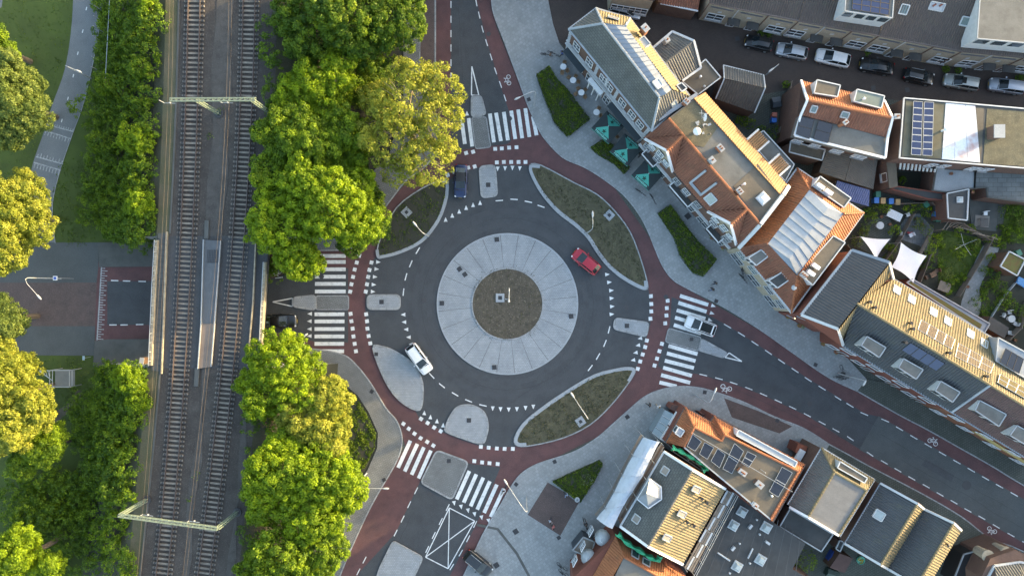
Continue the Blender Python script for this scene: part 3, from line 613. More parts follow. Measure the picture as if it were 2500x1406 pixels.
for px in ([(497, 585), (491, 790), (483, 900)], [(539, 588), (524, 790), (515.5, 895)]):
    P = WL(px, 6.1)
    for i in range(2): b.beam(P[i], P[i + 1], .1, .22)
b.build('platform_edge', steel, br)
for q_ in ([(499, 538), (509, 538), (508, 583), (498, 583)], [(475, 897), (486, 899), (483, 943), (473, 943)]): MB().prism(WL(q_, 6), 5.7, 5.95).build('cable_duct', MC['grey_slab'], br)
b = MB()
for i in range(7):
    p = W(507 + i * 4, 610, 6.1); q = W(505 + i * 4, 642, 6.1); b.beam(p + V((0, 0, -.05)), q + V((0, 0, -.05)), .03, .03)
for i in range(6):
    p = W(506, 612 + i * 5.5, 6.1); q = W(532, 612 + i * 5.5, 6.1); b.beam(p + V((0, 0, -.05)), q + V((0, 0, -.05)), .03, .03)
b.build('grating', MC['cast_iron'], br)
# tracks
sm = None
for X, lab in ((XL, 'western railway track beside the shrubs, with thin dark sleepers'), (XR, 'eastern railway track running beside the tall trees')):
    t = thing('railway_track', lab, 'railway track', (X(0), 0, 5.72), group='railway tracks')
    y = -56
    mb = MB().box((0, 0, 0), (2.55, 0.24, 0.16)); first = None
    mb.box((-1.07, 0, .16), (.16, .2, .03), 0, 1).box((1.07, 0, .16), (.16, .2, .03), 0, 1)
    n = 0
    while y < 56:
        ang = math.atan2(1, (X(y + .5) - X(y - .5))) - math.pi / 2
        if first is None: first = mb.build('sleeper', [sleeper_m, MC['cast_iron']], t, loc=(0, 0, 0)); s = first
        else: s = first.copy(); COL.objects.link(s)
        s.location = V((X(y), y, 5.70)) - V(t.location); s.rotation_euler = (0, random.uniform(-.01, .01), ang + random.uniform(-.015, .015)); y += 0.60; n += 1
    for sd in (-.7525, .7525):
        pts = [V((X(q) + sd, q, 5.98)) for q in np.linspace(-57, 57, 60)]; b = MB()
        for i in range(59): b.beam(pts[i], pts[i + 1], .075, .15); b.beam(pts[i] - V((0, 0, .09)), pts[i + 1] - V((0, 0, .09)), .15, .03)
        b.build('rail', rail_s, t)
# catenary portals
def lattice(b, p, q, w, h, n, r=.05):
    p, q = V(p), V(q); d = (q - p).normalized(); s = V((-d.y, d.x, 0)).normalized() if abs(d.z) < .9 else V((1, 0, 0))
    u = s.cross(d).normalized()
    cs = [s * a * w / 2 + u * c * h / 2 for a, c in ((-1, -1), (1, -1), (1, 1), (-1, 1))]
    for c in cs: b.beam(p + c, q + c, r * 1.7, r * 1.7)
    for i in range(n + 1):
        m = p.lerp(q, i / n)
        for k in range(4): b.beam(m + cs[k], m + cs[(k + 1) % 4], r, r)
        if i < n: m2 = p.lerp(q, (i + 1) / n); b.beam(m + cs[0], m2 + cs[1], r, r)
def portal(a, c, tops, z, lab):
    A, C_ = W(*a, z), W(*c, z); g = thing('catenary_portal', lab, 'overhead line portal', (A.x, A.y, 5.7), group='catenary portals over the tracks')
    b = MB(); lattice(b, A, C_, .34, .3, 16, .045); b.build('beam', green_steel, g)
    for tp in tops:
        T = W(*tp, z); b = MB(); lattice(b, (T.x, T.y, 5.7), (T.x, T.y, z - .2), .32, .32, 9, .05); b.build('mast', green_steel, g)
        MB().lathe((T.x, T.y, 5.65), [(.55, 0), (.55, .25), (.4, .28)], 12).build('foundation', MC['cast_iron'], g)
    for X in (XL, XR):
        y = A.y + (C_.y - A.y) * .5; x = X(y)
        tt = (x - A.x) / (C_.x - A.x); yb = A.y + (C_.y - A.y) * tt
        MB().beam((x - .9, yb, z - .2), (x - .9, yb, z - 1.5), .07, .07).beam((x - .9, yb, z - 1.4), (x + .5, yb - .1, z - 1.2), .05, .05).lathe((x - .2, yb, z - 1.5), [(.09, 0), (.11, .15), (.07, .3)], 8).build('registration_arm', steel, g)
    return g
portal((416, 244), (624, 243), [(478, 244), (612, 242)], 12.3, 'green lattice catenary portal crossing the tracks north of the bridge')
portal((290, 1257), (531, 1290), [(293, 1257.5), (530, 1290)], 11.8, 'green lattice catenary portal crossing the tracks near the lower edge')
for X, dx, lab in ((XL, 0.0, 'thin overhead contact wire strung above the western track'), (XR, 0.0, 'thin overhead contact wire strung above the eastern track')):
    g = thing('contact_wire', lab, 'overhead wire', (X(0), 0, 11), group='overhead wires')
    for zz, nm in ((11.2, 'wire'), (12.05, 'messenger_cable')):
        MB().tube([V((X(q) + .1 * math.sin(q / 12), q, zz)) for q in np.linspace(-57, 57, 24)], .012, 4).build(nm, mat('copper_wire', (.10, .075, .05), None, .7, 3), g)
# cable troughs along the ballast shoulder
for Yr, par in (((YN + .3, 58), embN), ((-58, YS - .3), embS)):
    for d in (-5.5,):
        b = MB(); q = np.linspace(Yr[0], Yr[1], 16)
        for i in range(15): b.beam((XC(q[i]) + d, q[i], 5.76), (XC(q[i + 1]) + d, q[i + 1], 5.76), .22, .1)
        b.build('cable_trough', MC['grey_slab'], par)
# ================================================================ leaves
def leafmesh(name, C, Nn, size, m, parent=None, tint=None, loc=(0, 0, 0), fold=0.35):
    """C centres (n,3), Nn facing (n,3): one quad leaf cluster each, bent along the middle"""
    n = len(C); up = RNG.normal(size=(n, 3)); Nn = Nn / (np.linalg.norm(Nn, axis=1, keepdims=True) + 1e-9)
    a = np.cross(Nn, up); a /= np.linalg.norm(a, axis=1, keepdims=True) + 1e-9; b = np.cross(Nn, a)
    s = (size * RNG.uniform(.6, 1.35, (n, 1)))
    a = a * s; b = b * s * RNG.uniform(.55, .9, (n, 1))
    vv = np.stack([C - a, C - b * .9 - Nn * s * fold * .4, C + a, C + b * .9 - Nn * s * fold * .4], 1).reshape(-1, 3) - np.array(loc)
    me = bpy.data.meshes.new(name); me.vertices.add(4 * n); me.vertices.foreach_set('co', vv.astype('f').ravel())
    me.loops.add(4 * n); me.loops.foreach_set('vertex_index', np.arange(4 * n, dtype='i'))
    me.polygons.add(n); me.polygons.foreach_set('loop_start', np.arange(0, 4 * n, 4, dtype='i')); me.polygons.foreach_set('loop_total', np.full(n, 4, 'i'))
    at = me.attributes.new('tint', 'FLOAT', 'POINT'); at.data.foreach_set('value', np.repeat(np.clip(tint, 0, 1), 4).astype('f'))
    me.materials.append(m); me.update(); me.validate()
    o = bpy.data.objects.new(name, me); COL.objects.link(o); o.location = loc
    if parent is not None: o.parent = parent; o.location = V(loc) - wpos(parent)
    return o
def cloud(lobes, nclump, nleaf, rc=(.45, .8), squash=.8, under=-.35, spread=.30):
    """leaf clumps over the shells of several lobes"""
    L0 = [tuple(q) for q in lobes]
    for (x, y, z, r) in list(L0):
        if r > 1.5:
            for _ in range(4):
                a = RNG.uniform(0, 6.283); e = RNG.uniform(-.1, .9); k = RNG.uniform(.30, .46); L0.append((x + r * .82 * math.cos(a) * math.cos(e), y + r * .82 * math.sin(a) * math.cos(e), z + r * .7 * math.sin(e), r * k))
    L = np.array(L0, float); w = L[:, 3] ** 2; w /= w.sum()
    C, Nn, T = [], [], []
    k = 0; tries = 0
    while k < nclump and tries < nclump * 6:
        tries += 1
        i = RNG.choice(len(L), p=w); d = RNG.normal(size=3); d /= np.linalg.norm(d)
        if d[2] < under: d[2] = -d[2]
        f = 1 - abs(RNG.normal()) * .16; 
        if f < .3: continue
        f *= 1 + .10 * math.sin(7 * d[0] + 3 * i) * math.sin(6 * d[1] + i)
        p = L[i, :3] + d * L[i, 3] * f * np.array([1, 1, squash])
        dd = np.linalg.norm((p - L[:, :3]) / np.array([1, 1, squash]), axis=1) / L[:, 3]; dd[i] = 1
        if dd.min() < .5: continue
        r = RNG.uniform(*rc); n = int(nleaf * (r / .6) ** 2)
        e = RNG.normal(size=(n, 3)); e /= np.linalg.norm(e, axis=1, keepdims=True)
        e = e + d * .55; e /= np.linalg.norm(e, axis=1, keepdims=True)
        rr = r * RNG.uniform(.55, 1.05, (n, 1))
        C.append(p + e * rr * np.array([1, 1, .8])); Nn.append(e + RNG.normal(size=(n, 3)) * .45 + np.array([0, 0, .25]))
        t = RNG.uniform(0, 1) ; T.append(np.clip(t * .7 + RNG.uniform(0, .35, n), 0, 1)); k += 1
    return np.concatenate(C), np.concatenate(Nn), np.concatenate(T)
def tree(name, lab, lobes, m, nclump, nleaf=70, size=.15, rc=(.45, .85), z0=0.0, bk=None, limbs=6, squash=.8, group='trees along the railway', trunk=None, fill=True):
    P = [(*W(x, y, z), r * 1.0) for x, y, z, r in lobes]
    big = max(P, key=lambda q: q[3]); cx = sum(p[0] * p[3] for p in P) / sum(p[3] for p in P); cy = sum(p[1] * p[3] for p in P) / sum(p[3] for p in P)
    if trunk: t_ = W(*trunk, z0); cx, cy = t_.x, t_.y
    g = thing(name, lab, 'tree' if 'tree' in name else 'shrub', (cx, cy, z0), group=group)
    C, Nn, T = cloud(P, int(nclump * 1.25), int(nleaf * 1.35), (rc[0] * .82, rc[1] * .86), squash)
    nf = len(C) // (12 if m is L_yel and limbs > 8 else 3); Lp = np.array(P); ii = RNG.choice(len(Lp), nf, p=Lp[:, 3] ** 3 / (Lp[:, 3] ** 3).sum()); dv = RNG.normal(size=(nf, 3)); dv /= np.linalg.norm(dv, axis=1, keepdims=True)
    Cf = Lp[ii, :3] + dv * (Lp[ii, 3] * RNG.uniform(.55, .92, nf))[:, None] * np.array([1, 1, squash]); C = np.concatenate([C, Cf]); Nn = np.concatenate([Nn, dv * .5 + RNG.normal(size=(nf, 3)) * .5 + np.array([0, 0, .6])]); T = np.concatenate([T, RNG.uniform(.1, .8, nf)])
    leafmesh('crown', C, Nn, size * .80, m, g, T, (cx, cy, z0))
    b = MB(); zt = min(p[2] for p in P)
    b.tube([(cx, cy, z0 - .2), (cx + .1, cy, z0 + (zt - z0) * .5), (cx, cy + .1, zt - .6)], [.42, .32, .2], 8); b.build('trunk', bk or bark, g)
    for i, p in enumerate(P[:limbs]):
        q0 = V((cx, cy + .1, zt - .8)); q1 = V((p[0], p[1], p[2] + p[3] * (.25 if m is L_yel else -.35))); md = q0.lerp(q1, .5) + V((0, 0, .3))
        lb = MB(); lb.tube([q0, md, q1], [.2, .13, .07], 6)
        for k in range(5):
            d = V((random.gauss(0, 1), random.gauss(0, 1), random.uniform(.1, .9))).normalized() * p[3] * .8
            s = md.lerp(q1, random.random()); lb.tube([s, s + d * .55 + V((0, 0, .1)), s + d], [.07, .045, .02], 4)
        lb.build('limb', bk or bark, g)
    return g
zT = 8.5
tree('chestnut_tree', 'broad deep green chestnut tree with round leaf puffs at the top edge', [(775, 70, 7.5, 4.4), (865, 20, 9, 5.6), (955, 45, 8, 4.4), (900, 110, 7, 3.4), (735, 15, 7, 3.2), (985, 5, 7.5, 2.8), (850, -60, 9, 4.5), (950, -50, 8, 4), (750, 120, 6.5, 2.4)], L_dark, 820, 85, .15, (.5, .8))
tree('lime_tree', 'small yellow-green tree between the tracks and the bench, below the dark chestnut', [(735, 235, 7, 2.7), (822, 205, 7.5, 2.5), (842, 150, 8, 1.8), (800, 265, 7, 2.6), (760, 200, 8, 2.2)], L_lime, 330, 70, .14)
tree('plane_tree', 'large sparse yellow-leaved tree with pale limbs showing, beside the northern zebra crossing', [(1000, 255, 9, 4.6), (1065, 300, 9, 3.6), (955, 340, 8.5, 3.8), (1045, 395, 8.5, 3.3), (1060, 215, 9, 3.2), (925, 245, 7, 2.2), (1088, 366, 8, 1.7), (1015, 180, 9, 2.0), (1040, 440, 7.5, 1.2), (1108, 260, 8, 1.4), (970, 420, 7.5, 2.0)], L_yel, 700, 42, .15, (.4, .75), bk=bark_l, limbs=11, trunk=(1010, 330))
tree('maple_tree', 'bright green maple spreading towards the rails, left of the sparse yellow tree', [(690, 335, 8, 2.9), (765, 360, 8.5, 3.4), (670, 420, 7.5, 2.8), (838, 320, 8, 2.7), (855, 390, 7, 2.5), (640, 325, 7, 1.3), (735, 300, 8, 2)], L_green, 560, 80, .145)
tree('lime_tree', 'tall lime-green tree whose crown reaches over the western zebra crossing', [(700, 560, 8.5, 3.7), (815, 500, 9.5, 4.6), (880, 540, 8, 3.0), (730, 630, 7.5, 2.5), (640, 565, 7.5, 1.9), (750, 445, 9, 3.4), (690, 480, 8, 2.9), (870, 450, 8, 2.4), (755, 650, 6.5, 1.8)], L_lime, 900, 80, .145, (.45, .75))
tree('chestnut_tree', 'dark green tree half hidden behind the lime-green one, beside the cycle path', [(895, 500, 5, 2.4), (905, 560, 4.5, 2.0), (860, 590, 4.5, 2.0)], L_dark, 150, 70, .14)
tree('lime_tree', 'rounded lime-green tree standing at the bridge, above the lower crowns', [(690, 888, 8.5, 3.9), (650, 955, 8, 3.2), (730, 945, 8, 3.3), (705, 852, 7.5, 2.2), (620, 930, 7, 2), (760, 890, 7, 1.7)], L_lime, 560, 85, .135, (.4, .65))
tree('maple_tree', 'olive and cream coloured maple right of the bridge-side lime-green tree', [(800, 975, 8, 2.9), (790, 1055, 8, 3.4), (735, 1020, 8, 2.8), (835, 1000, 7, 1.3), (822, 1060, 7, 1.5)], L_yel, 420, 80, .14)
tree('lime_tree', 'widest lime-green crown between the tracks and the lower planting bed', [(700, 1150, 9, 4.4), (800, 1160, 9, 4.1), (850, 1195, 8, 2.4), (765, 1245, 8.5, 3.8), (665, 1220, 8, 3.0), (700, 1090, 8, 2.8), (640, 1160, 7.5, 2)], L_lime, 880, 80, .145)
tree('chestnut_tree', 'green chestnut with bright puffs standing at the lower edge beside the tracks', [(690, 1350, 8.5, 3.7), (780, 1335, 8, 2.9), (640, 1400, 8, 3.0), (800, 1290, 7.5, 2), (740, 1420, 8, 3.5)], L_green, 560, 80, .15, (.5, .8))
tree('park_tree', 'grey-green round tree on the park lawn left of the cycle path', [(25, 250, 8, 4.0), (70, 285, 7.5, 2.7), (10, 180, 8, 2.8), (60, 215, 7.5, 2.4), (30, 320, 7, 2.5)], L_olive, 480, 85, .13, group='trees in the western park')
tree('park_tree', 'small bright green tree at the left edge above the grey-green one', [(8, 130, 6, 1.7), (-20, 100, 6, 2.2)], L_green, 90, 80, .13, group='trees in the western park')
tree('park_tree', 'golden-lit tree on the left edge beside the end of the park path', [(20, 520, 8.5, 3.9), (75, 490, 8, 2.5), (95, 560, 7, 2.0), (12, 615, 8, 3.0), (-20, 470, 8, 2.5), (55, 450, 7, 1.7)], L_yel, 560, 80, .14, group='trees in the western park')  # gold of the low sun is put into the leaf colour
tree('park_tree', 'pale green small tree on the left edge where the brick street leaves', [(5, 790, 6, 2.4), (40, 780, 5.5, 1.3), (10, 745, 5, 1.2)], L_olive, 150, 80, .13, group='trees in the western park')
tree('park_tree', 'golden-lit tree left of the steel stair frame', [(20, 925, 8, 3.3), (80, 1005, 8, 2.6), (20, 1040, 8.5, 3.4), (65, 895, 6, 1.7), (105, 960, 7, 1.5), (5, 860, 7, 1.8)], L_yel, 560, 80, .14, group='trees in the western park')  # yellow leaves carry the golden sunlight on this crown
tree('park_tree', 'young green tree right below the golden-lit one, above the thicket', [(115, 1090, 6, 2.2), (55, 1130, 5.5, 1.8), (140, 1060, 5, 1.3)], L_green, 190, 80, .13, group='trees in the western park')
tree('park_tree', 'yellow-green tree in the lower left corner', [(25, 1365, 7.5, 3.0), (120, 1385, 7, 2.0), (60, 1320, 7, 1.8)], L_lime, 290, 80, .14, group='trees in the western park')
# embankment scrub: nobody could count it
def embz(x, y):
    d = abs(x - XC(y)); 
    if YS < y < YN: return 0
    return max(0, min(5.7, (16.2 - d) * 5.72 / 9.0))
def thicket(polys, n, m, rr=(.8, 1.9), name='thicket', keepout=None):
    lob = []
    for _ in range(n):
        x0, y0, x1, y1, zz = random.choice(polys)
        px, py = random.uniform(x0, x1), random.uniform(y0, y1); p = W(px, py, zz); r = random.uniform(*rr)
        z = embz(p.x, p.y) + r * random.uniform(.35, 1.0); lob.append((p.x, p.y, z, r))
    C, Nn, T = cloud(lob, n * 8, 52, (.28, .55), .9, -.1); o = leafmesh(name, C, Nn, .115, m, None, T); o['kind'] = 'stuff'; return o
thicket([(215, -40, 395, 120, 4.5), (235, 0, 400, 200, 5), (215, 180, 392, 400, 4.5), (215, 380, 380, 560, 4), (270, 540, 378, 580, 4), (205, 240, 290, 540, 2), (245, -40, 300, 260, 2)], 350, L_shrub)
thicket([(240, 0, 390, 560, 4)], 60, L_green, (.7, 1.6))
thicket([(215, 940, 345, 1180, 4), (120, 1120, 335, 1420, 4), (0, 1150, 200, 1420, 2.5), (230, 905, 355, 1000, 4.5), (170, 980, 260, 1100, 3)], 360, L_shrub)
thicket([(225, 900, 350, 1120, 5), (240, 1100, 335, 1420, 5), (30, 1180, 200, 1300, 3)], 110, L_green, (.7, 1.6))
thicket([(660, 40, 720, 560, 4.5), (690, 120, 960, 460, 1.5), (640, 640, 700, 670, 4.5), (600, 900, 690, 1406, 4.5), (880, 150, 950, 240, 2)], 120, L_shrub, (.6, 1.3))
for px, py, z, r, m, lab in ((335, 340, 6.5, 1.9, L_lime, 'bright yellow-green bush in the scrub level with the hump markings'), (345, 165, 6.5, 1.2, L_green, 'small green bush near the top portal in the scrub'), (262, 205, 4.5, 1.2, L_green, 'fresh green bush beside the upper park lamp'),
                        (345, 495, 6.5, 1.7, L_lime, 'pale yellow-green bush at the northern end of the bridge parapet'), (368, 20, 6.5, 1.1, L_lime, 'bright bush at the top edge beside the ballast'), (240, 345, 3.5, 1.3, L_shrub, 'dark spreading bush right of the hump markings'),
                        (318, 925, 6.5, 1.9, L_lime, 'yellow-lit bush at the southern end of the bridge parapet'), (340, 975, 6.6, 1.4, L_lime, 'lime-coloured bush just below the yellow-lit one by the bridge')):
    tree('bush', lab, [(px, py, z, r), (px + 12, py + 14, z - .4, r * .7), (px - 12, py + 8, z - .5, r * .75)], m, int(34 * r * r), 70, .12, (.3, .55), z0=max(0, z - 2.5), limbs=1, group='bushes on the western embankment')
# hedges
def hedge(pts, lab, z0=.12, h=.75, m=L_hedge, dens=95, inset=.25, name='hedge', cat='hedge', size=.085, group='clipped hedges in the pavement beds'):
    P = WL(pts); c = sum(P, V((0, 0, 0))) / len(P); g = thing(name, lab, cat, (c.x, c.y, z0), group=group)
    Q = [p + (c - p).normalized() * inset for p in P]
    MB().prism([p + (c - p).normalized() * (inset + .18) for p in P], z0, z0 + h * .82).build('stems', soil_d, g)
    xs, ysq = [p.x for p in Q], [p.y for p in Q]; A = np.array([(p.x, p.y) for p in Q])
    area = abs(sum(A[i][0] * A[i - 1][1] - A[i - 1][0] * A[i][1] for i in range(len(A)))) / 2
    n = int(area * dens * 2); X = RNG.uniform(min(xs), max(xs), n * 2); Y = RNG.uniform(min(ysq), max(ysq), n * 2); ins = np.zeros(len(X), bool)
    for i in range(len(A)):
        (x1, y1), (x2, y2) = A[i], A[i - 1]
        ins ^= ((y1 > Y) != (y2 > Y)) & (X < (x2 - x1) * (Y - y1) / (y2 - y1 + 1e-12) + x1)
    X, Y = X[ins], Y[ins]; lump = .10 * np.sin(X * 2.1) * np.sin(Y * 1.7 + X) + .05 * np.sin(X * 6) * np.sin(Y * 5)
    Z = z0 + h + lump - np.abs(RNG.normal(0, .07, len(X)))
    C = np.stack([X, Y, Z], 1); Nn = np.stack([RNG.normal(0, .6, len(X)), RNG.normal(0, .6, len(X)), np.ones(len(X))], 1)
    T = np.clip(.45 + lump * 3 + RNG.normal(0, .3, len(X)), 0, 1); Z += (RNG.uniform(0, 1, len(X)) < .04) * RNG.uniform(.05, .18, len(X))
    # sides
    S = []; SN = []
    for i in range(len(Q)):
        a, b2 = Q[i - 1], Q[i]; k = int((b2 - a).length * h * dens); t = RNG.uniform(0, 1, k); nn = V((b2.y - a.y, a.x - b2.x, 0)).normalized()
        if nn.dot(a - c) < 0: nn = -nn
        for q in t: p = a.lerp(b2, q) + nn * random.uniform(-.08, .08); S.append((p.x, p.y, z0 + random.uniform(0, h))); SN.append(tuple(nn))
    S, SN = np.array(S), np.array(SN) + RNG.normal(0, .4, (len(SN), 3))
    leafmesh('foliage', np.concatenate([C, S]), np.concatenate([Nn, SN]), size, m, g, np.concatenate([T, RNG.uniform(.1, .7, len(S))]), (c.x, c.y, z0))
    return g
hedge(beds['a'], 'long clipped hedge beside the cafe terrace tables'); hedge(beds['b'], 'small hedge under the edge of the green parasols')
hedge(beds['c'], 'long hedge in front of the orange tiled brick building, south of the parasols'); hedge(beds['d'], 'triangular hedge above the small brick square')
hedge([(770, 925), (836, 937), (870, 967), (896, 1007), (919, 1056), (917, 1091), (893, 1140), (800, 1190), (780, 1000)], 'dark leafy ground cover filling the bed below the southern trees', .06, .35, L_hedge, 70, .1, 'ground_cover', 'shrub', .1, None)
# low growth in the lens islands
def tufts(pts, z, m, dens, size=.09, hh=.12):
    P = WL(curve(pts, 3, True)); c = sum(P, V((0, 0, 0))) / len(P); A = np.array([(c.x + (p.x - c.x) * .93, c.y + (p.y - c.y) * .93) for p in P])
    area = abs(sum(A[i][0] * A[i - 1][1] - A[i - 1][0] * A[i][1] for i in range(len(A)))) / 2; n = int(area * dens * 2)
    X = RNG.uniform(A[:, 0].min(), A[:, 0].max(), n); Y = RNG.uniform(A[:, 1].min(), A[:, 1].max(), n); ins = np.zeros(n, bool)
    for i in range(len(A)):
        (x1, y1), (x2, y2) = A[i], A[i - 1]; ins ^= ((y1 > Y) != (y2 > Y)) & (X < (x2 - x1) * (Y - y1) / (y2 - y1 + 1e-12) + x1)
    pt = np.sin(X * 1.3) * np.sin(Y * 1.5 + 1) + np.sin(X * 3.1 + Y * 2.0) * .6; ins &= (pt + RNG.normal(0, .7, n)) > -.2
    X, Y, pt = X[ins], Y[ins], pt[ins]
    o = leafmesh('low_planting', np.stack([X, Y, z + RNG.uniform(0, hh, len(X))], 1), np.stack([RNG.normal(0, .8, len(X)), RNG.normal(0, .8, len(X)), np.ones(len(X))], 1), size, m, None, np.clip(.4 + .2 * pt + RNG.normal(0, .25, len(X)), 0, 1)); o['kind'] = 'stuff'; return o
tufts([(2300, 560), (2385, 580), (2400, 600), (2350, 690), (2330, 715), (2290, 690), (2290, 610)], .01, L_hedge, 60, .08, .15); tufts([(2395, 690), (2440, 690), (2450, 740), (2410, 780), (2390, 760)], .01, L_shrub, 70, .08, .3); tufts([(2460, 500), (2520, 500), (2520, 590), (2440, 590)], .01, L_hedge, 60, .09, .3)
for p_, n_ in (((536, 272), 'leafy weed growing at the foot of the northern portal mast'), ((512, 335), 'small weed on the ballast south of the northern portal'), ((476, 1165), 'weed between the tracks north of the southern portal'), ((462, 1215), 'weed between the tracks nearest the southern portal')):
    q_ = W(*p_, 5.8); g_ = thing('weed', n_, 'weed', (q_.x, q_.y, 5.7)); C_, N_, T_ = cloud([(q_.x, q_.y, 5.8, .35), (q_.x + .3, q_.y + .4, 5.75, .25)], 16, 22, (.12, .25), .7, -.1); leafmesh('foliage', C_, N_, .08, L_green, g_, T_, (q_.x, q_.y, 5.7))
tufts(NWL, .15, L_hedge, 30); tufts(NEL, .15, leafmat('leaves_dry', (.05, .055, .03), (.13, .13, .07), (.085, .09, .04)), 34); tufts(SEL, .15, MC['leaves_dry'], 40)
tufts([(1165, 660), (1310, 660), (1310, 820), (1165, 820)], .2, MC['leaves_dry'], 6, .08, .16)
tufts([(0, -20), (175, -20), (150, 170), (80, 400), (0, 600)], -.01, L_hedge, 9, .09, .05); tufts([(140, 400), (240, 400), (240, 590), (130, 590)], -.01, L_hedge, 14, .1, .08); tufts([(90, 880), (225, 880), (225, 960), (120, 1060)], -.01, L_hedge, 14, .1, .08)
# ================================================================ buildings
def slope(root, pts, m, rib=0.33, amp=0.07, name='roof_slope', lift=0.0, rim=0.16):
    """one roof plane of pantiles: real ribs running down the slope; pts convex, (px, py, z)"""
    P = WL(pts); n = newell(P)
    if n.z < 0: P = P[::-1]; n = -n
    if math.hypot(n.x, n.y) < 1e-3: u = V((1, 0, 0))
    else: u = V((0, 0, 1)).cross(n).normalized()
    v = n.cross(u); o = sum(P, V((0, 0, 0))) / len(P)
    q = [((p - o).dot(u), (p - o).dot(v)) for p in P]
    smin, smax = min(a for a, _ in q), max(a for a, _ in q)
    K = 5; base = o.dot(u); st = rib / K
    s0 = math.floor((smin + base) / st) * st - base
    S = sorted(set([smin, smax] + [round(s0 + i * st, 4) for i in range(int((smax - s0) / st) + 2) if smin < s0 + i * st < smax] + [a for a, _ in q]))
    b = MB(); pr = [0, .55, 1, .8, .25]
    def tr(s):
        t = []
        for i in range(len(q)):
            (a, c), (a2, c2) = q[i], q[(i + 1) % len(q)]
            if abs(a - a2) < 1e-6:
                if abs(a - s) < 1e-6: t += [c, c2]
            elif min(a, a2) - 1e-6 <= s <= max(a, a2) + 1e-6: t.append(c + (c2 - c) * (s - a) / (a2 - a))
        return (min(t), max(t)) if t else None
    def hgt(s):
        f = ((s + base) / rib) % 1.0 * K; i = int(f) % K; return amp * (pr[i] + (pr[(i + 1) % K] - pr[i]) * (f - int(f)))
    prev = None
    for s in S:
        t = tr(s)
        if t is None: continue
        h = hgt(s) + lift; A = o + u * s + v * t[0] + n * h; B = o + u * s + v * t[1] + n * h
        if prev is not None: b.face([prev[0], A, B, prev[1]])
        prev = (A, B)
    for i in range(len(P)): a, c = P[i], P[(i + 1) % len(P)]; dz = V((0, 0, rim)); b.face([a - dz, c - dz, c + n * lift, a + n * lift])
    return b.build(name, m, root)
def plane(root, pts, m, name='roof_slope', th=0.14):
    P = WL(pts)
    if newell(P).z < 0: P = P[::-1]
    b = MB(); b.face(P); d = V((0, 0, th))
    for i in range(len(P)): a, c = P[i], P[(i + 1) % len(P)]; b.face([a - d, c - d, c, a])
    return b.build(name, m, root)
def flat(root, pts, z, m, name='flat_roof', edge=None, eh=0.18, ew=0.14, th=0.2):
    P = WL(pts, z); o = MB().prism(P, z - th, z).build(name, m, root)
    if edge:
        b = MB()
        for i in range(len(P)): b.beam(P[i] + V((0, 0, eh / 2 - .03)), P[(i + 1) % len(P)] + V((0, 0, eh / 2 - .03)), ew, eh)
        b.build('roof_edge', edge, root)
    return o
def cap(root, a, b_, m, r=0.12, name='ridge_cap'):
    A, B = WL([a, b_]); n = max(1, int((B - A).length / .42)); b = MB()
    for i in range(n):
        p = A.lerp(B, i / n); q = A.lerp(B, (i + .96) / n); b.tube([p + V((0, 0, .02)), q + V((0, 0, .05))], [r, r * 1.12], 6)
    return b.build(name, m, root)
def trim(root, pts, m, w=.16, h=.2, name='gutter', dz=0.0):
    P = WL(pts); b = MB()
    for i in range(len(P) - 1): b.beam(P[i] + V((0, 0, dz)), P[i + 1] + V((0, 0, dz)), w, h)
    return b.build(name, m, root)
def walls(root, pts, z, m, name='wall', z0=-.02, inset=0.12):
    P = WL(pts, z); c = sum(P, V((0, 0, 0))) / len(P)
    P = [p + (c - p).normalized() * inset for p in P]
    o = MB().prism(P, z0, z - .12).build(name, m, root); o['wallpts'] = 0
    return P
def gable(root, pts, m, name='gable_wall', th=.2):
    P = WL(pts); n = newell(P); b = MB(); b.face(P); Q = [p - n * th for p in P]; b.face(Q[::-1])
    for i in range(len(P)): b.face([P[i], P[(i + 1) % len(P)], Q[(i + 1) % len(P)], Q[i]][::-1])
    return b.build(name, m, root)
def building(name, lab, p, cat='building', group=None): return thing(name, lab, cat, W(*p), group=group)
def window(root, a, b_, f, zc, w, h, fm=None, gm=None, name='window', bars=1, cross=True, sill=True, proud=.07):
    """a,b_: wall ends on the ground plan (world); f position 0..1"""
    a, b_ = V((a[0], a[1], 0)), V((b_[0], b_[1], 0)); d = (b_ - a).normalized(); n = V((d.y, -d.x, 0))
    if n.dot(-a) < 0: n = -n                                   # outward = towards the open square
    c = a.lerp(b_, f) + n * proud; fm, gm = fm or white, gm or glass
    o = V((c.x, c.y, zc)); fb = MB(); t = .08
    L, Rr, U = d * w / 2, d * w / 2, V((0, 0, h / 2))
    fb.beam(o - L - U, o + L - U, t, t); fb.beam(o - L + U, o + L + U, t, t); fb.beam(o - L - U, o - L + U, t, t); fb.beam(o + L - U, o + L + U, t, t)
    for k in range(bars): s = d * (w * ((k + 1) / (bars + 1) - .5)); fb.beam(o + s - U, o + s + U, t * .7, t * .7)
    if cross: fb.beam(o - L, o + L, t * .7, t * .7)
    fr = fb.build(name, fm, root)
    g = n * -.02
    MB().face([o - L - U + g, o + L - U + g, o + L + U + g, o - L + U + g]).face([o - L - U - n * .06, o - L + U - n * .06, o + L + U - n * .06, o + L - U - n * .06]).build('pane', gm, fr)
    if sill: MB().beam(o - L * 1.1 - U + n * .1 - V((0, 0, .1)), o + L * 1.1 - U + n * .1 - V((0, 0, .1)), .28, .08).build('sill', kerb_m, fr)
    return fr
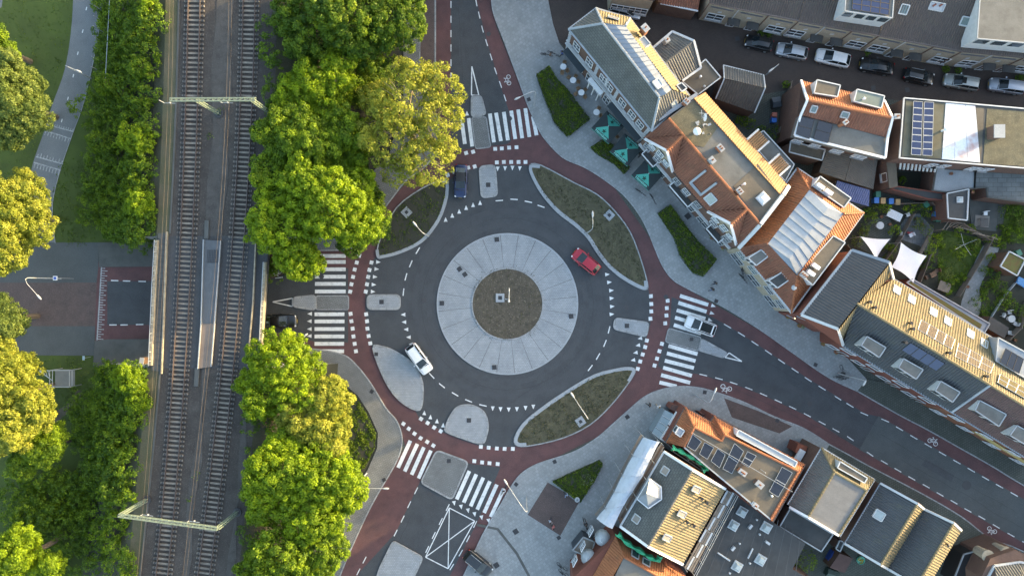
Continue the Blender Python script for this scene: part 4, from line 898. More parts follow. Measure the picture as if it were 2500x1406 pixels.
def roofwin(root, c, w, l, pl, m=None, fm=None, name='roof_window', dz=.1, glassm=None):
    """pl: three (px,py,z) of the roof plane it lies in"""
    A, B, C_ = WL(pl); n = (B - A).cross(C_ - A).normalized(); n = n if n.z > 0 else -n
    u = V((0, 0, 1)).cross(n); u = u.normalized() if u.length > 1e-4 else (B - A).normalized(); v = n.cross(u)
    k = V(((c[0] - 1250) / F, (703 - c[1]) / F, -1)); cam0 = V((0, 0, H)); t = (A - cam0).dot(n) / k.dot(n); p = cam0 + k * t
    fm = fm or steel
    b = MB(); q = [p + u * a * w / 2 + v * e * l / 2 for a, e in ((-1, -1), (1, -1), (1, 1), (-1, 1))]
    for i in range(4): b.beam(q[i] + n * dz, q[(i + 1) % 4] + n * dz, .12, .2)
    f = b.build(name, fm, root)
    MB().face([x + n * (dz + .03) for x in q]).face([x + n * dz * .5 for x in q[::-1]]).build('pane', glassm or glass_g, f)
    return f
def onplane(c, pl):
    A, B, C_ = WL(pl); n = (B - A).cross(C_ - A).normalized(); n = n if n.z > 0 else -n
    k = V(((c[0] - 1250) / F, (703 - c[1]) / F, -1)); cam0 = V((0, 0, H)); t = (A - cam0).dot(n) / k.dot(n); return cam0 + k * t, n
def panels(root, quad, nu, nv, m, frame=None, pl=None, lift=.12, gap=.04, name='solar_panel', z=None, th=.05, tilt=0.0):
    """a field of panels inside quad (4 image bearings) on a plane or level z"""
    if pl: Q = [onplane(c, pl) for c in quad]; n = Q[0][1]; Q = [p + n * lift for p, _ in Q]
    else: Q = WL(quad, z); n = V((0, 0, 1))
    for i in range(nu):
        for j in range(nv):
            f = lambda a, e: (Q[0].lerp(Q[1], a)).lerp(Q[3].lerp(Q[2], a), e)
            g = gap / max(.5, (Q[1] - Q[0]).length / nu) / nu / 2; g2 = gap / max(.5, (Q[3] - Q[0]).length / nv) / nv / 2
            a0, a1, e0, e1 = i / nu + g, (i + 1) / nu - g, j / nv + g2, (j + 1) / nv - g2
            q = [f(a0, e0), f(a1, e0), f(a1, e1), f(a0, e1)]
            if newell(q).z < 0: q = q[::-1]
            b = MB(); b.face(q, 0); d = n * th
            for k in range(4): b.face([q[k] - d, q[(k + 1) % 4] - d, q[(k + 1) % 4], q[k]], 1)
            # cell lines
            if frame:
                c0_ = sum(q, V((0, 0, 0))) / 4
                for k in range(4): b.beam(q[k] + n * .005, q[(k + 1) % 4] + n * .005, .045, .03, 1)
            b.build(name, [m, frame or steel], root)
def seamed(root, quad, n, m, name='zinc_panel', rm=None):
    """standing-seam sheets: quad a-b (one long edge) and d-c (the other); n sheets along"""
    A, B, C_, D = WL(quad); nn = newell([A, B, C_, D]); nn = nn if nn.z > 0 else -nn
    for i in range(n):
        p0, p1, q0, q1 = A.lerp(B, i / n), A.lerp(B, (i + .985) / n), D.lerp(C_, i / n), D.lerp(C_, (i + .985) / n)
        b = MB(); q = [p0, p1, q1, q0]
        if newell(q).z < 0: q = q[::-1]
        b.face(q); d = V((0, 0, .1))
        for k in range(4): b.face([q[k] - d, q[(k + 1) % 4] - d, q[(k + 1) % 4], q[k]])
        b.beam(p0 + nn * .03, q0 + nn * .03, .05, .09); b.build(name, m, root)
def chimney(root, p, z, hgt=1.1, s=(.55, .45), rot=0.0, m=None, pots=1, name='chimney'):
    c = W(*p, z); b = MB(); b.box((c.x, c.y, z - .4), (s[0], s[1], hgt + .4), rot, 0); b.box((c.x, c.y, z + hgt), (s[0] + .14, s[1] + .14, .1), rot, 1)
    for k in range(pots): b.lathe((c.x + (k - (pots - 1) / 2) * .3 * math.cos(rot), c.y + (k - (pots - 1) / 2) * .3 * math.sin(rot), z + hgt + .1), [(.1, 0), (.09, .35), (.06, .35), (.06, .1)], 8, 2)
    return b.build(name, [m or brick_or, concrete, t_or], root)
def vent(root, p, z, h=.5, r=.09, m=None):
    c = W(*p, z); return MB().lathe((c.x, c.y, z - .05), [(r, 0), (r, h), (r * 1.7, h), (r * 1.7, h + .12), (r * .4, h + .2)], 8).build('vent_pipe', m or steel, root)
def skydome(root, p, z, s=1.1, rot=0.0, m=None, h=.35):
    c = W(*p, z); fb = MB(); fb.box((c.x, c.y, z - .02), (s + .22, s + .22, .22), rot); f = fb.build('rooflight', offwhite, root); b = MB()
    cs, sn = math.cos(rot), math.sin(rot)
    pt = lambda a, e, zz: V((c.x + a * cs - e * sn, c.y + a * sn + e * cs, zz))
    q = [pt(a * s / 2, e * s / 2, z + .2) for a, e in ((-1, -1), (1, -1), (1, 1), (-1, 1))]; T = [pt(a * s * .28, e * s * .28, z + .2 + h) for a, e in ((-1, -1), (1, -1), (1, 1), (-1, 1))]
    for k in range(4): b.face([q[k], q[(k + 1) % 4], T[(k + 1) % 4], T[k]])
    b.face(T); b.build('dome', m or dome_g, f); return f
def boxdormer(root, quad, z, zb, top, side=None, fm=None, wn=2, front=None, name='dormer'):
    """flat roofed dormer: quad of its roof at height z, sides down to zb; front: index of the edge with windows"""
    P = WL(quad, z); b = MB(); b.prism(P, zb, z - .05, 0); d = b.build(name, side or offwhite, root)
    MB().prism(P, z - .05, z + .03).build('dormer_roof', top, d)
    rb = MB()
    for i in range(len(P)): rb.beam(P[i] + V((0, 0, .03)), P[(i + 1) % len(P)] + V((0, 0, .03)), .13, .14)
    rb.build('dormer_edge', fm or offwhite, d)
    if front is not None:
        a, c = P[front], P[(front + 1) % len(P)]; cc = sum(P, V((0, 0, 0))) / len(P); nn = V((c.y - a.y, a.x - c.x, 0)).normalized()
        if nn.dot(a - cc) < 0: nn = -nn
        g = MB()
        for k in range(wn):
            s, e = a.lerp(c, (k + .14) / wn) + nn * .05, a.lerp(c, (k + .86) / wn) + nn * .05
            zt, zl = z - .25, max(zb + .3, z - 1.3); g.face([V((s.x, s.y, zl)), V((e.x, e.y, zl)), V((e.x, e.y, zt)), V((s.x, s.y, zt))])
        g.build('dormer_window', glass, d)
    return d
# ---------------------------------------------------------------- A: the cafe building on the square
A = building('cafe_building', 'cafe building with slate mansard roof, zinc ridge and banded white and brick front', (1530, 170))
ze, zt, zr = 8.3, 11.2, 11.38
oA = [(1388, 72), (1455, 21), (1538, 46), (1684, 235), (1591, 321)]
PA = walls(A, oA, ze, brick_br)
p1, p2, p3, p4 = (1472, 58, zt), (1527, 64, zt), (1640, 219, zt), (1610, 238, zt)
plane(A, [(1388, 72, ze), p1, p4, (1591, 321, ze)], slate)
slope(A, [(1388, 72, ze), (1455, 21, ze), p1], t_gr); slope(A, [(1455, 21, ze), (1538, 46, ze), p2, p1], t_sun)
slope(A, [(1538, 46, ze), (1684, 235, ze), p3, p2], t_sun); slope(A, [(1684, 235, ze), (1591, 321, ze), p4, p3], t_gr)
r1, r2 = (1503, 62, zr), (1627, 229, zr)
seamed(A, [p1, p4, r2, r1], 15, zinc); seamed(A, [r1, r2, p3, p2], 15, zinc)
plane(A, [p1, p2, r1], zinc, 'zinc_panel'); plane(A, [p4, p3, r2], zinc_l, 'zinc_panel')
for a, b_ in (((1388, 72, ze), p1), ((1591, 321, ze), p4), ((1455, 21, ze), p1), (p1, p4), ((1538, 46, ze), p2)): cap(A, a, b_, zinc_l, .15, 'hip_flashing')
trim(A, [(1388, 72, ze)] + [(x, y, ze) for x, y in oA[1:]] + [(1388, 72, ze)], zinc_l, .2, .16)
trim(A, [(1607, 293, ze + .3), (1700, 232, ze + .6)], zinc_l, .45, .5, 'party_wall_coping')
roofwin(A, (1605, 206), 1.0, .9, [r1, r2, p3], glassm=dome_g); roofwin(A, (1645, 254), .8, .8, [(1684, 235, ze), (1591, 321, ze), p4], glassm=dome_g); roofwin(A, (1497, 46), 1.3, .7, [(1455, 21, ze), (1538, 46, ze), p2], glassm=t_sun)
chimney(A, (1571, 78), 10, 1.2, (.8, .6), R(-50)); boxdormer(A, [(1559, 98), (1572, 89), (1588, 108), (1574, 118)], 10.2, 8.6, zinc_l, white, front=1); boxdormer(A, [(1652, 209), (1664, 203), (1677, 216), (1664, 224)], 10.0, 8.6, felt_d, white)
a, b_ = PA[0], PA[4]
nF = V((b_.y - a.y, a.x - b_.x, 0)).normalized(); nF = nF if nF.dot(-a) > 0 else -nF
for f in (.11, .27, .44, .52, .68, .80, .90): window(A, a, b_, f, 6.3, 1.15, 1.9, white, glass)
for f in (.09, .19, .66, .76, .86): window(A, a, b_, f, 1.9, 1.5, 2.2, offwhite, mat('blue_window', (.03, .06, .16), None, .15, 2), sill=False)
for f in (.32, .42, .545): window(A, a, b_, f, 1.5, 1.1, 2.6, white, glass, 'door', sill=False)
for zc, hh, ww in ((4.1, .22, .3), (5.0, .12, .15)): MB().beam(V((a.x, a.y, zc)) + nF * .15, V((b_.x, b_.y, zc)) + nF * .15, ww, hh).build('cornice', offwhite, A)
for f in (.02, .355, .48, .60, .98):
    q = a.lerp(b_, f) + nF * .06
    b = MB()
    for k in range(13): b.box((q.x, q.y, .4 + k * .6), (.14, .45, .2), math.atan2(b_.y - a.y, b_.x - a.x) + math.pi / 2)
    b.build('quoin', offwhite, A)
for f0, f1 in ((.03, .26), (.60, .98)):
    q0, q1 = a.lerp(b_, f0) + nF * .5, a.lerp(b_, f1) + nF * .5; MB().beam(V((q0.x, q0.y, 3.4)), V((q1.x, q1.y, 3.4)), 1.0, .12).build('awning', mat('dark_awning', (.035, .05, .06), None, .8, 2), A)
for f in (.36, .42, .48):
    q = a.lerp(b_, f) + nF * .75; MB().lathe((q.x, q.y, 0), [(.13, 0), (.1, .2), (.09, 3.2), (.13, 3.4)], 10).build('porch_column', white, A)
q0, q1 = a.lerp(b_, .34) + nF * .6, a.lerp(b_, .50) + nF * .6; MB().beam(V((q0.x, q0.y, 3.55)), V((q1.x, q1.y, 3.55)), .6, .25).build('porch_roof', white, A)
# rear annexes of the cafe
B_ = building('rear_wing', 'small hipped grey tiled wing with white roof edge behind the cafe, on the brown street', (1650, 140))
o = [(1595, 117), (1641, 78), (1694, 101), (1711, 166), (1666, 198), (1607, 171)]
walls(B_, o, 5.8, brick_br); rg0, rg1 = (1607, 168, 7.6), (1690, 103, 7.6)
slope(B_, [(1595, 117, 5.8), (1641, 78, 5.8), (1694, 101, 7.4), (1603, 169, 7.4)], t_gr); slope(B_, [(1603, 169, 7.4), (1694, 101, 7.4), (1711, 166, 5.8), (1666, 198, 5.8)], t_gr)
trim(B_, [(1595, 117, 5.9), (1641, 78, 5.9), (1694, 101, 7.5), (1711, 166, 5.9), (1666, 198, 5.9)], offwhite, .28, .22, 'roof_edge'); cap(B_, (1603, 169, 7.4), (1694, 101, 7.4), t_gr)
chimney(B_, (1625, 104), 6.6, .9, (.5, .5), .5, steel)
B_ = building('flat_annex', 'flat felt-roofed annex with white edge between the grey tiled wing and the small tiled shed', (1710, 190))
o = [(1722, 146), (1759, 190), (1704, 232), (1664, 199)]; walls(B_, o, 5.2, brick_br); flat(B_, o, 5.2, felt_b, edge=offwhite); vent(B_, (1708, 190), 5.2, m=white); vent(B_, (1717, 214), 5.2)
B_ = building('tiled_shed', 'small grey-brown tiled shed with pale side edges beside the brown street lamp', (1800, 210))
o = [(1766, 160), (1864, 184), (1868, 215), (1842, 276), (1747, 241), (1768, 193)]; walls(B_, [(1766, 160), (1864, 184), (1842, 276), (1747, 241)], 3.2, brick_br)
slope(B_, [(1766, 160, 3.2), (1864, 184, 3.2), (1868, 215, 4.9), (1768, 193, 4.9)], t_gr); slope(B_, [(1768, 193, 4.9), (1868, 215, 4.9), (1842, 276, 3.2), (1747, 241, 3.2)], mat('mossy_tile', (.12, .10, .082), (.085, .072, .06), .9, .9, course=.34, stain=.5))
trim(B_, [(1766, 160, 3.3), (1768, 193, 5.0), (1747, 241, 3.3)], offwhite, .14, .16, 'barge_board'); trim(B_, [(1864, 184, 3.3), (1868, 215, 5.0), (1842, 276, 3.3)], offwhite, .14, .16, 'barge_board'); trim(B_, [(1766, 160, 3.2), (1864, 184, 3.2)], offwhite, .14, .14)
# ---------------------------------------------------------------- B: orange tiled brick building with two front gables
Bb = building('gabled_building', 'long orange tiled brick building with two white edged front gables and flat middle roof', (1745, 425))
oB = [(1572, 336), (1632, 289), (1722, 225), (1923, 455), (1856, 548), (1804, 604)]
PB = walls(Bb, [(1572, 336), (1640, 285), (1722, 225), (1923, 455), (1804, 604)], 6.5, brick_br)
fr, fz = 9.6, 9.3
flat(Bb, [(1632, 289), (1694, 242), (1908, 478), (1856, 548)], fz, felt, th=2.4)
plane(Bb, [(1790, 455, fz + .03), (1850, 400, fz + .03), (1908, 478, fz + .03), (1856, 546, fz + .03)], felt_b, 'felt_sheet', .02)
plane(Bb, [(1636, 290, fz + .03), (1694, 246, fz + .03), (1752, 312, fz + .03), (1718, 360, fz + .03), (1690, 355, fz + .03)], moss, 'felt_sheet', .02)
MS = [(1572, 336, 6.5), (1804, 604, 6.5), (1856, 548, fr), (1632, 289, fr)]
slope(Bb, MS, t_rd)
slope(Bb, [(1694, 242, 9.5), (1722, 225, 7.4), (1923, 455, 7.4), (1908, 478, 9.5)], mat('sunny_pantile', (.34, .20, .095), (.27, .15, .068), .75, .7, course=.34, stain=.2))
for e0, ap, bk_, e1 in (((1574, 340, 6.5), (1628, 368, 9.7), (1667, 332, 9.75), (1642, 420, 6.5)), ((1727, 517, 6.5), (1784, 547, 9.7), (1823, 512, 9.75), (1797, 598, 6.5))):
    slope(Bb, [e0, ap, bk_], t_rd, lift=.06); slope(Bb, [e1, bk_, ap], t_rd, lift=.06); cap(Bb, ap, bk_, t_or, .14)
    gable(Bb, [e0, e1, ap], cream, 'front_gable'); trim(Bb, [e0, ap, e1], white, .32, .16, 'barge_board', .05)
    A0, A1 = WL([e0, e1]); 
    for f, zc in ((.25, 7.1), (.5, 7.6), (.75, 7.1)): window(Bb, A0, A1, f, zc, 1.0, 1.0 if f != .5 else 1.5, white, glass_g, 'gable_window', proud=.1)
cap(Bb, (1632, 289, fr), (1856, 548, fr), t_or, .16); trim(Bb, [(1804, 604, 6.6), (1856, 548, fr), (1910, 478, 9.6), (1924, 456, 7.6)], offwhite, .45, .5, 'parapet_coping')
trim(Bb, [(1572, 336, 6.45), (1804, 604, 6.45)], black, .2, .16)
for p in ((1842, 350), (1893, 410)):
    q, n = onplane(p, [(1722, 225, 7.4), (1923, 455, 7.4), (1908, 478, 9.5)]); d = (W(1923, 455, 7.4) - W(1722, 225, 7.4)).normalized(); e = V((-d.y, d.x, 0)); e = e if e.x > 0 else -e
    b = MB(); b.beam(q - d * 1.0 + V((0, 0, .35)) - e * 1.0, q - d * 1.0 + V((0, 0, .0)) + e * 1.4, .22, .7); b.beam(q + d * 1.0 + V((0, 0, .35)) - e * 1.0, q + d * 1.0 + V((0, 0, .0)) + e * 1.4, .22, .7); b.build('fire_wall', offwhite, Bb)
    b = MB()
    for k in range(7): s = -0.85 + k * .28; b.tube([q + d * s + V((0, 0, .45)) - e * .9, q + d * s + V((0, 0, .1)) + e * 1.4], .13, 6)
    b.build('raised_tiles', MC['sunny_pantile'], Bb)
pm = [MS[0], MS[1], MS[2]]
roofwin(Bb, (1735, 486), 1.2, 1.2, pm, fm=offwhite)
for c in ((1716, 447),):
    q, n = onplane(c, pm); u = V((0, 0, 1)).cross(n).normalized(); v = n.cross(u); b = MB()
    b.beam(q - u * 1.0 - v * 1.2 + n * .15, q - u * 1.0 + v * 1.5 + n * .15, .28, .25); b.beam(q + u * 1.0 - v * 1.2 + n * .15, q + u * 1.0 + v * 1.5 + n * .15, .28, .25); b.beam(q - u * 1.1 - v * 1.2 + n * .15, q + u * 1.1 - v * 1.2 + n * .15, .28, .25); b.build('dormer_frame', zinc_l, Bb)
skydome(Bb, (1862, 485), fz, 1.1, R(-48), white, .5); chimney(Bb, (1754, 365), fz, .9, (.8, .5), R(-50), brick_or, 2); chimney(Bb, (1733, 395), 9.5, 1.0, (.7, .5), R(-50), concrete, 1); chimney(Bb, (1800, 469), 9.5, .9, (.7, .5), R(-50), brick_or, 2); chimney(Bb, (1672, 252), 9.5, .8, (.6, .5), R(-40), brick_or, 2)
vent(Bb, (1811, 452), fz, 1.0, m=white)
a_, b_ = PB[0], PB[4]; nB = V((b_.y - a_.y, a_.x - b_.x, 0)).normalized(); nB = nB if nB.dot(-a_) > 0 else -nB
for i, f in enumerate((.06, .17, .38, .48, .60, .78, .92)): window(Bb, a_, b_, f, 4.9, 1.1, 1.5, white if i % 2 else offwhite, glass)
for i, f in enumerate((.08, .25, .42, .58, .74, .91)): window(Bb, a_, b_, f, 1.5, 1.9, 2.2, offwhite, glass, 'shop_window', sill=False)
for f, l in ((.13, 2.2), (.47, 3.6), (.84, 2.4)):
    q = a_.lerp(b_, f) + nB * .55; d = (b_ - a_).normalized(); d.z = 0; P0, P1 = q - d * l / 2, q + d * l / 2; b = MB(); b.beam(V((P0.x, P0.y, 3.5)), V((P1.x, P1.y, 3.5)), 1.0, .14, 0)
    for s, e in ((P0 + nB * .5, P1 + nB * .5), (P0 + nB * .5, P0 - nB * .4), (P1 + nB * .5, P1 - nB * .4)): b.beam(V((s.x, s.y, 4.4)), V((e.x, e.y, 4.4)), .12, .14, 1)
    b.build('balcony', [felt_d, white], Bb)
MB().beam(V((a_.x, a_.y, 3.3)) + nB * .12, V((b_.x, b_.y, 3.3)) + nB * .12, .4, .3).build('cornice', offwhite, Bb)
for k in range(14):
    q = W(1715 + RNG.uniform(-16, 22), 312 + RNG.uniform(-14, 16), fz + .05); b = MB(); b.box((q.x, q.y, q.z), (RNG.uniform(.15, .5), RNG.uniform(.1, .3), RNG.uniform(.04, .12)), RNG.uniform(0, 3)); b.build('rubble', wood if k % 2 else concrete, Bb)
g = thing('rooftop_cowl', 'round white metal cowl on the mossy part of the flat roof', 'vent cowl', W(1697, 325, fz)); c = W(1697, 325, fz)
MB().lathe((c.x, c.y, fz), [(.12, 0), (.12, .5)], 8).build('pipe', steel, g); MB().lathe((c.x, c.y, fz + .5), [(.15, 0), (.42, .15), (.5, .38), (.42, .6), (.2, .78), (.05, .82)], 16).build('cowl_ball', white, g, True)
g = thing('satellite_dish', 'white satellite dish on a mast on the mossy flat roof', 'satellite dish', W(1713, 290, fz)); c = W(1713, 290, fz)
MB().lathe((c.x, c.y, fz), [(.04, 0), (.04, 1.1)], 6).beam((c.x - .6, c.y + .4, fz + 1.1), (c.x + .5, c.y + .3, fz + 1.1), .05, .05).beam((c.x - .3, c.y + .8, fz + 1.0), (c.x - .2, c.y - .2, fz + 1.0), .05, .05).build('mast', steel, g)
b = MB()
for k in range(12): t0, t1 = k * math.pi / 6, (k + 1) * math.pi / 6; b.face([V((c.x + .0, c.y - .1, fz + 1.0)), V((c.x + .12 + .12 * math.cos(t0), c.y - .1 + .5 * math.sin(t0), fz + 1.05 + .4 * math.cos(t0))), V((c.x + .12 + .12 * math.cos(t1), c.y - .1 + .5 * math.sin(t1), fz + 1.05 + .4 * math.cos(t1)))])
b.build('dish', white, g)
B_ = building('flat_annex', 'grey flat roofed annex against the sunlit rear tiles of the gabled building', (1890, 390)); o = [(1863, 320), (1938, 402), (1916, 443), (1828, 342)]; walls(B_, o, 6, brick_br); flat(B_, o, 6, felt, edge=steel); skydome(B_, (1905, 402), 6, 1.2, R(-45), dome_g, .15)
# ---------------------------------------------------------------- C: corner building with zinc top
Cc = building('corner_building', 'red-brown tiled corner building with a large pale seamed zinc roof on top', (1960, 590)); ze, zt = 5.6, 8.4
oC = [(1946, 411), (2108, 520), (1932, 764), (1804, 605)]; PC = walls(Cc, oC, ze, cream)
Z1, Z2, Z3, Z4, Z5 = (1976, 464, zt), (2059, 522, zt), (1965, 655, zt), (1946, 672, zt), (1875, 595, zt)
slope(Cc, [(1946, 411, ze), Z1, Z5, (1804, 605, ze)], t_or); slope(Cc, [(1804, 605, ze), Z5, Z4, (1932, 764, ze)], t_rd); slope(Cc, [(1946, 411, ze), (2108, 520, ze), Z2, Z1], t_or); slope(Cc, [(2108, 520, ze), (1932, 764, ze), Z4, Z2], t_or)
M1, M2 = (2022, 508, 8.75), (1927, 632, 8.75)
seamed(Cc, [Z5, Z1, M1, M2], 8, zinc_l); seamed(Cc, [M2, M1, Z2, Z4], 8, zinc); plane(Cc, [Z1, Z2, M1], zinc_l, 'zinc_panel'); plane(Cc, [Z5, Z4, M2], zinc, 'zinc_panel')
cap(Cc, (1946, 411, ze), Z1, t_or, .15); cap(Cc, (2108, 520, ze), Z2, t_or, .15); cap(Cc, (1932, 764, ze), Z4, t_or, .13); cap(Cc, (1804, 605, ze), Z5, t_rd, .13)
trim(Cc, [(x, y, ze) for x, y in oC + [oC[0]]], offwhite, .22, .18)
boxdormer(Cc, [(2002, 431), (2077, 484), (2060, 507), (1984, 454)], 7.9, 5.4, felt_b, white, front=1); boxdormer(Cc, [(2034, 576), (2063, 592), (1984, 696), (1952, 668)], 7.9, 5.4, felt_b, white, front=1)
boxdormer(Cc, [(1858, 610), (1875, 626), (1846, 648), (1826, 630)], 7.4, 5.9, felt, white, front=2); boxdormer(Cc, [(1908, 665), (1925, 684), (1898, 703), (1876, 685)], 7.4, 5.9, felt_d, white, front=2)
for p in ((1998, 456), (2018, 470), (1987, 650), (1975, 666)):
    c = W(*p, 7.95); b = MB(); b.box((c.x, c.y, 8.0), (.95, .42, .7), R(-35)); b.box((c.x, c.y - .05, 8.7), (.99, .46, .03), R(-35)); b.build('air_conditioner', white, Cc)
chimney(Cc, (1955, 672), 8.2, .9, (.8, .6), R(-40), brick_or, 3); vent(Cc, (1932, 702), 6.8, .8, .2)
a_, b_ = PC[3], PC[2]
for f, m_ in ((.12, glass_g), (.34, glass_g), (.66, glass), (.88, glass)): window(Cc, a_, b_, f, 4.0, 1.4, 1.6, offwhite, m_, bars=1, sill=False)
for f in (.16, .5, .84): window(Cc, a_, b_, f, 1.4, 2.0, 2.1, offwhite, glass, 'shop_window', sill=False)
# ---------------------------------------------------------------- D: red brick row with dark ribbed roofs
Dd = building('brick_row', 'long red brick house row with dark street slope, sunlit ridged rear slope and three dormers', (2240, 850))
zc, zr, ze = 8.0, 10.4, 6.8
walls(Dd, [(2080, 611), (2171, 645), (2050, 820), (1956, 769)], 7.8, brick_rd); PD = walls(Dd, [(2057, 843), (2060, 720), (2181, 681), (2434, 832), (2323, 1006)], ze, brick_rd)
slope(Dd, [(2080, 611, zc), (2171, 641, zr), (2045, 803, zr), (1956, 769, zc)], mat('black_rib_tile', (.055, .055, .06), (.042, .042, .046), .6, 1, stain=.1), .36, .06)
slope(Dd, [(2171, 641, zr), (2180, 681, 7.6), (2091, 741, 8.8), (2057, 843, 7.0), (2045, 803, zr)], t_sun)
gable(Dd, [(2080, 611, zc), (2181, 681, 6.8), (2171, 641, zr)], brick_rd); gable(Dd, [(1956, 769, zc), (2045, 803, zr), (2057, 843, 6.8)], brick_rd)
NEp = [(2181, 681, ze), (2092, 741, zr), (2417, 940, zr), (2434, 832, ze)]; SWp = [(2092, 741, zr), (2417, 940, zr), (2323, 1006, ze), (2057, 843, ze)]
slope(Dd, NEp, t_sun, .36, .11); slope(Dd, SWp, t_dk, .36, .11)
cap(Dd, (2092, 741, zr), (2417, 940, zr), t_sun, .16); trim(Dd, [(2171, 641, zr + .1), (2181, 681, 7.8)], offwhite, .3, .2, 'barge_board'); trim(Dd, [(2080, 611, zc), (1956, 769, zc)], zinc_l, .35, .2)
trim(Dd, [(1956, 769, zc), (2045, 803, zr), (2058, 843, 7.0)], offwhite, .35, .2, 'barge_board'); trim(Dd, [(2057, 843, ze), (2323, 1006, ze)], zinc, .22, .16); trim(Dd, [(2080, 611, zc), (2171, 641, zr)], zinc, .35, .2, 'barge_board'); trim(Dd, [(2181, 681, ze), (2434, 832, ze)], zinc, .22, .16); trim(Dd, [(2323, 1006, ze + .1), (2417, 940, zr + .1)], zinc_l, .25, .2, 'party_wall_coping')
panels(Dd, [(2247, 781), (2330, 829), (2321, 853), (2239, 805)], 4, 1, mat('brown_solar', (.075, .062, .058), (.06, .05, .048), .75, 2, spec=.15), steel, NEp[:3]); panels(Dd, [(2338, 838), (2426, 887), (2416, 912), (2330, 871)], 3, 2, MC['brown_solar'], steel, NEp[:3])
panels(Dd, [(2223, 835), (2307, 886), (2286, 904.6), (2200, 853)], 4, 1, solar_m, black, SWp[:3])
for p in ((2188, 708), (2224, 731), (2277, 762), (2312, 784), (2367, 815), (2401, 838)): roofwin(Dd, p, .9, 1.1, NEp[:3], fm=offwhite, glassm=dome_g)
for q in ([(2116, 821), (2162, 848), (2146, 872), (2102, 843)], [(2205, 875), (2253, 902), (2236, 925), (2193, 897)], [(2296, 930), (2343, 957), (2325, 981), (2283, 953)]): boxdormer(Dd, q, 9.2, 7.4, felt, offwhite, zinc_l, front=2)
for p in ((2118, 737), (2130, 750), (2217, 788), (2222, 802), (2310, 860), (2400, 917), (2204, 835)): 
    q, n = onplane(p, NEp[:3]); MB().lathe((q.x, q.y, q.z - .1), [(.13, 0), (.13, .7), (.2, .75), (.2, .9)], 8).build('vent_pipe', black, Dd)
a_, b_ = PD[0], PD[4]
for i in range(4): window(Dd, a_, b_, (i + .45) / 4, 4.9, 1.7, 1.4, white, glass, bars=0, cross=False, sill=False)
for i in range(4): window(Dd, a_, b_, (i + .3) / 4, 1.7, 1.4, 1.6, white, glass, bars=0, cross=False, sill=False)
for i in range(4): window(Dd, a_, b_, (i + .75) / 4, 1.2, .9, 2.3, offwhite, brick_br, 'door', bars=0, cross=False, sill=False)
a_, b_ = W(1960, 769, 7.8), W(2044, 805, 7.8)
for f, zz in ((.2, 6.2), (.55, 6.4), (.85, 6.2), (.2, 3.0), (.55, 3.0), (.85, 3.0)): window(Dd, a_, b_, f, zz, 1.1, 1.5, white, glass, proud=-.03)
# E: red-brown row further down the street
Ee = building('brick_row', 'red-brown tiled row at the right edge, with orange and yellow brick fronts', (2440, 990))
walls(Ee, [(2323, 1006), (2434, 832), (2600, 930), (2600, 1175)], ze, brick_or)
SWe = [(2417, 940, zr), (2600, 1052, zr), (2600, 1176, ze), (2323, 1006, ze)]; NEe = [(2434, 832, ze), (2417, 940, zr), (2600, 1052, zr), (2600, 930, ze)]
slope(Ee, SWe, mat('purple_brown_tile', (.15, .088, .078), (.11, .062, .056), .8, .8, course=.34, stain=.4), .3); slope(Ee, NEe, t_sun, .34); cap(Ee, (2417, 940, zr), (2600, 1052, zr), t_sun, .15)
boxdormer(Ee, [(2391, 977), (2456, 1011), (2438, 1040), (2380, 1001)], 9.2, 7.4, felt, offwhite, zinc_l, front=2); boxdormer(Ee, [(2482, 1038), (2540, 1070), (2525, 1098), (2465, 1062)], 9.2, 7.4, felt, offwhite, zinc_l, front=2)
flat(Ee, [(2436, 824), (2600, 912), (2590, 975), (2430, 880)], 8.6, zinc_l, 'roof_terrace', steel, th=2.0)
panels(Ee, [(2455, 850), (2500, 876), (2488, 912), (2441, 884)], 3, 1, solar_b, black, z=8.9); panels(Ee, [(2438, 914), (2530, 965), (2518, 985), (2432, 935)], 4, 2, mat('olive_solar', (.08, .07, .035), (.07, .06, .03), .75, 2, spec=.15), steel, NEe[:3], lift=.2)
a_, b_ = W(2323, 1006, ze), W(2600, 1176, ze)
for i in range(4): window(Ee, a_, b_, (i + .5) / 4, 5.0, 1.5, 1.5, white, glass, sill=False)
for i in range(4): window(Ee, a_, b_, (i + .4) / 4, 1.8, 1.5, 1.7, white, glass, sill=False)
b = MB(); q0, q1 = W(2420, 1066, ze), W(2600, 1176, ze); nn = V((-(q1 - q0).y, (q1 - q0).x, 0)).normalized(); nn = nn if nn.dot(-q0) > 0 else -nn
b.beam(V((q0.x, q0.y, 4.0)) + nn * .03, V((q1.x, q1.y, 4.0)) + nn * .03, .1, 1.6); b.build('yellow_facing', mat('yellow_panel', (.55, .42, .16), None, .7, 2), Ee)
trim(Ee, [(2323, 1006, ze), (2600, 1176, ze)], zinc, .22, .16)
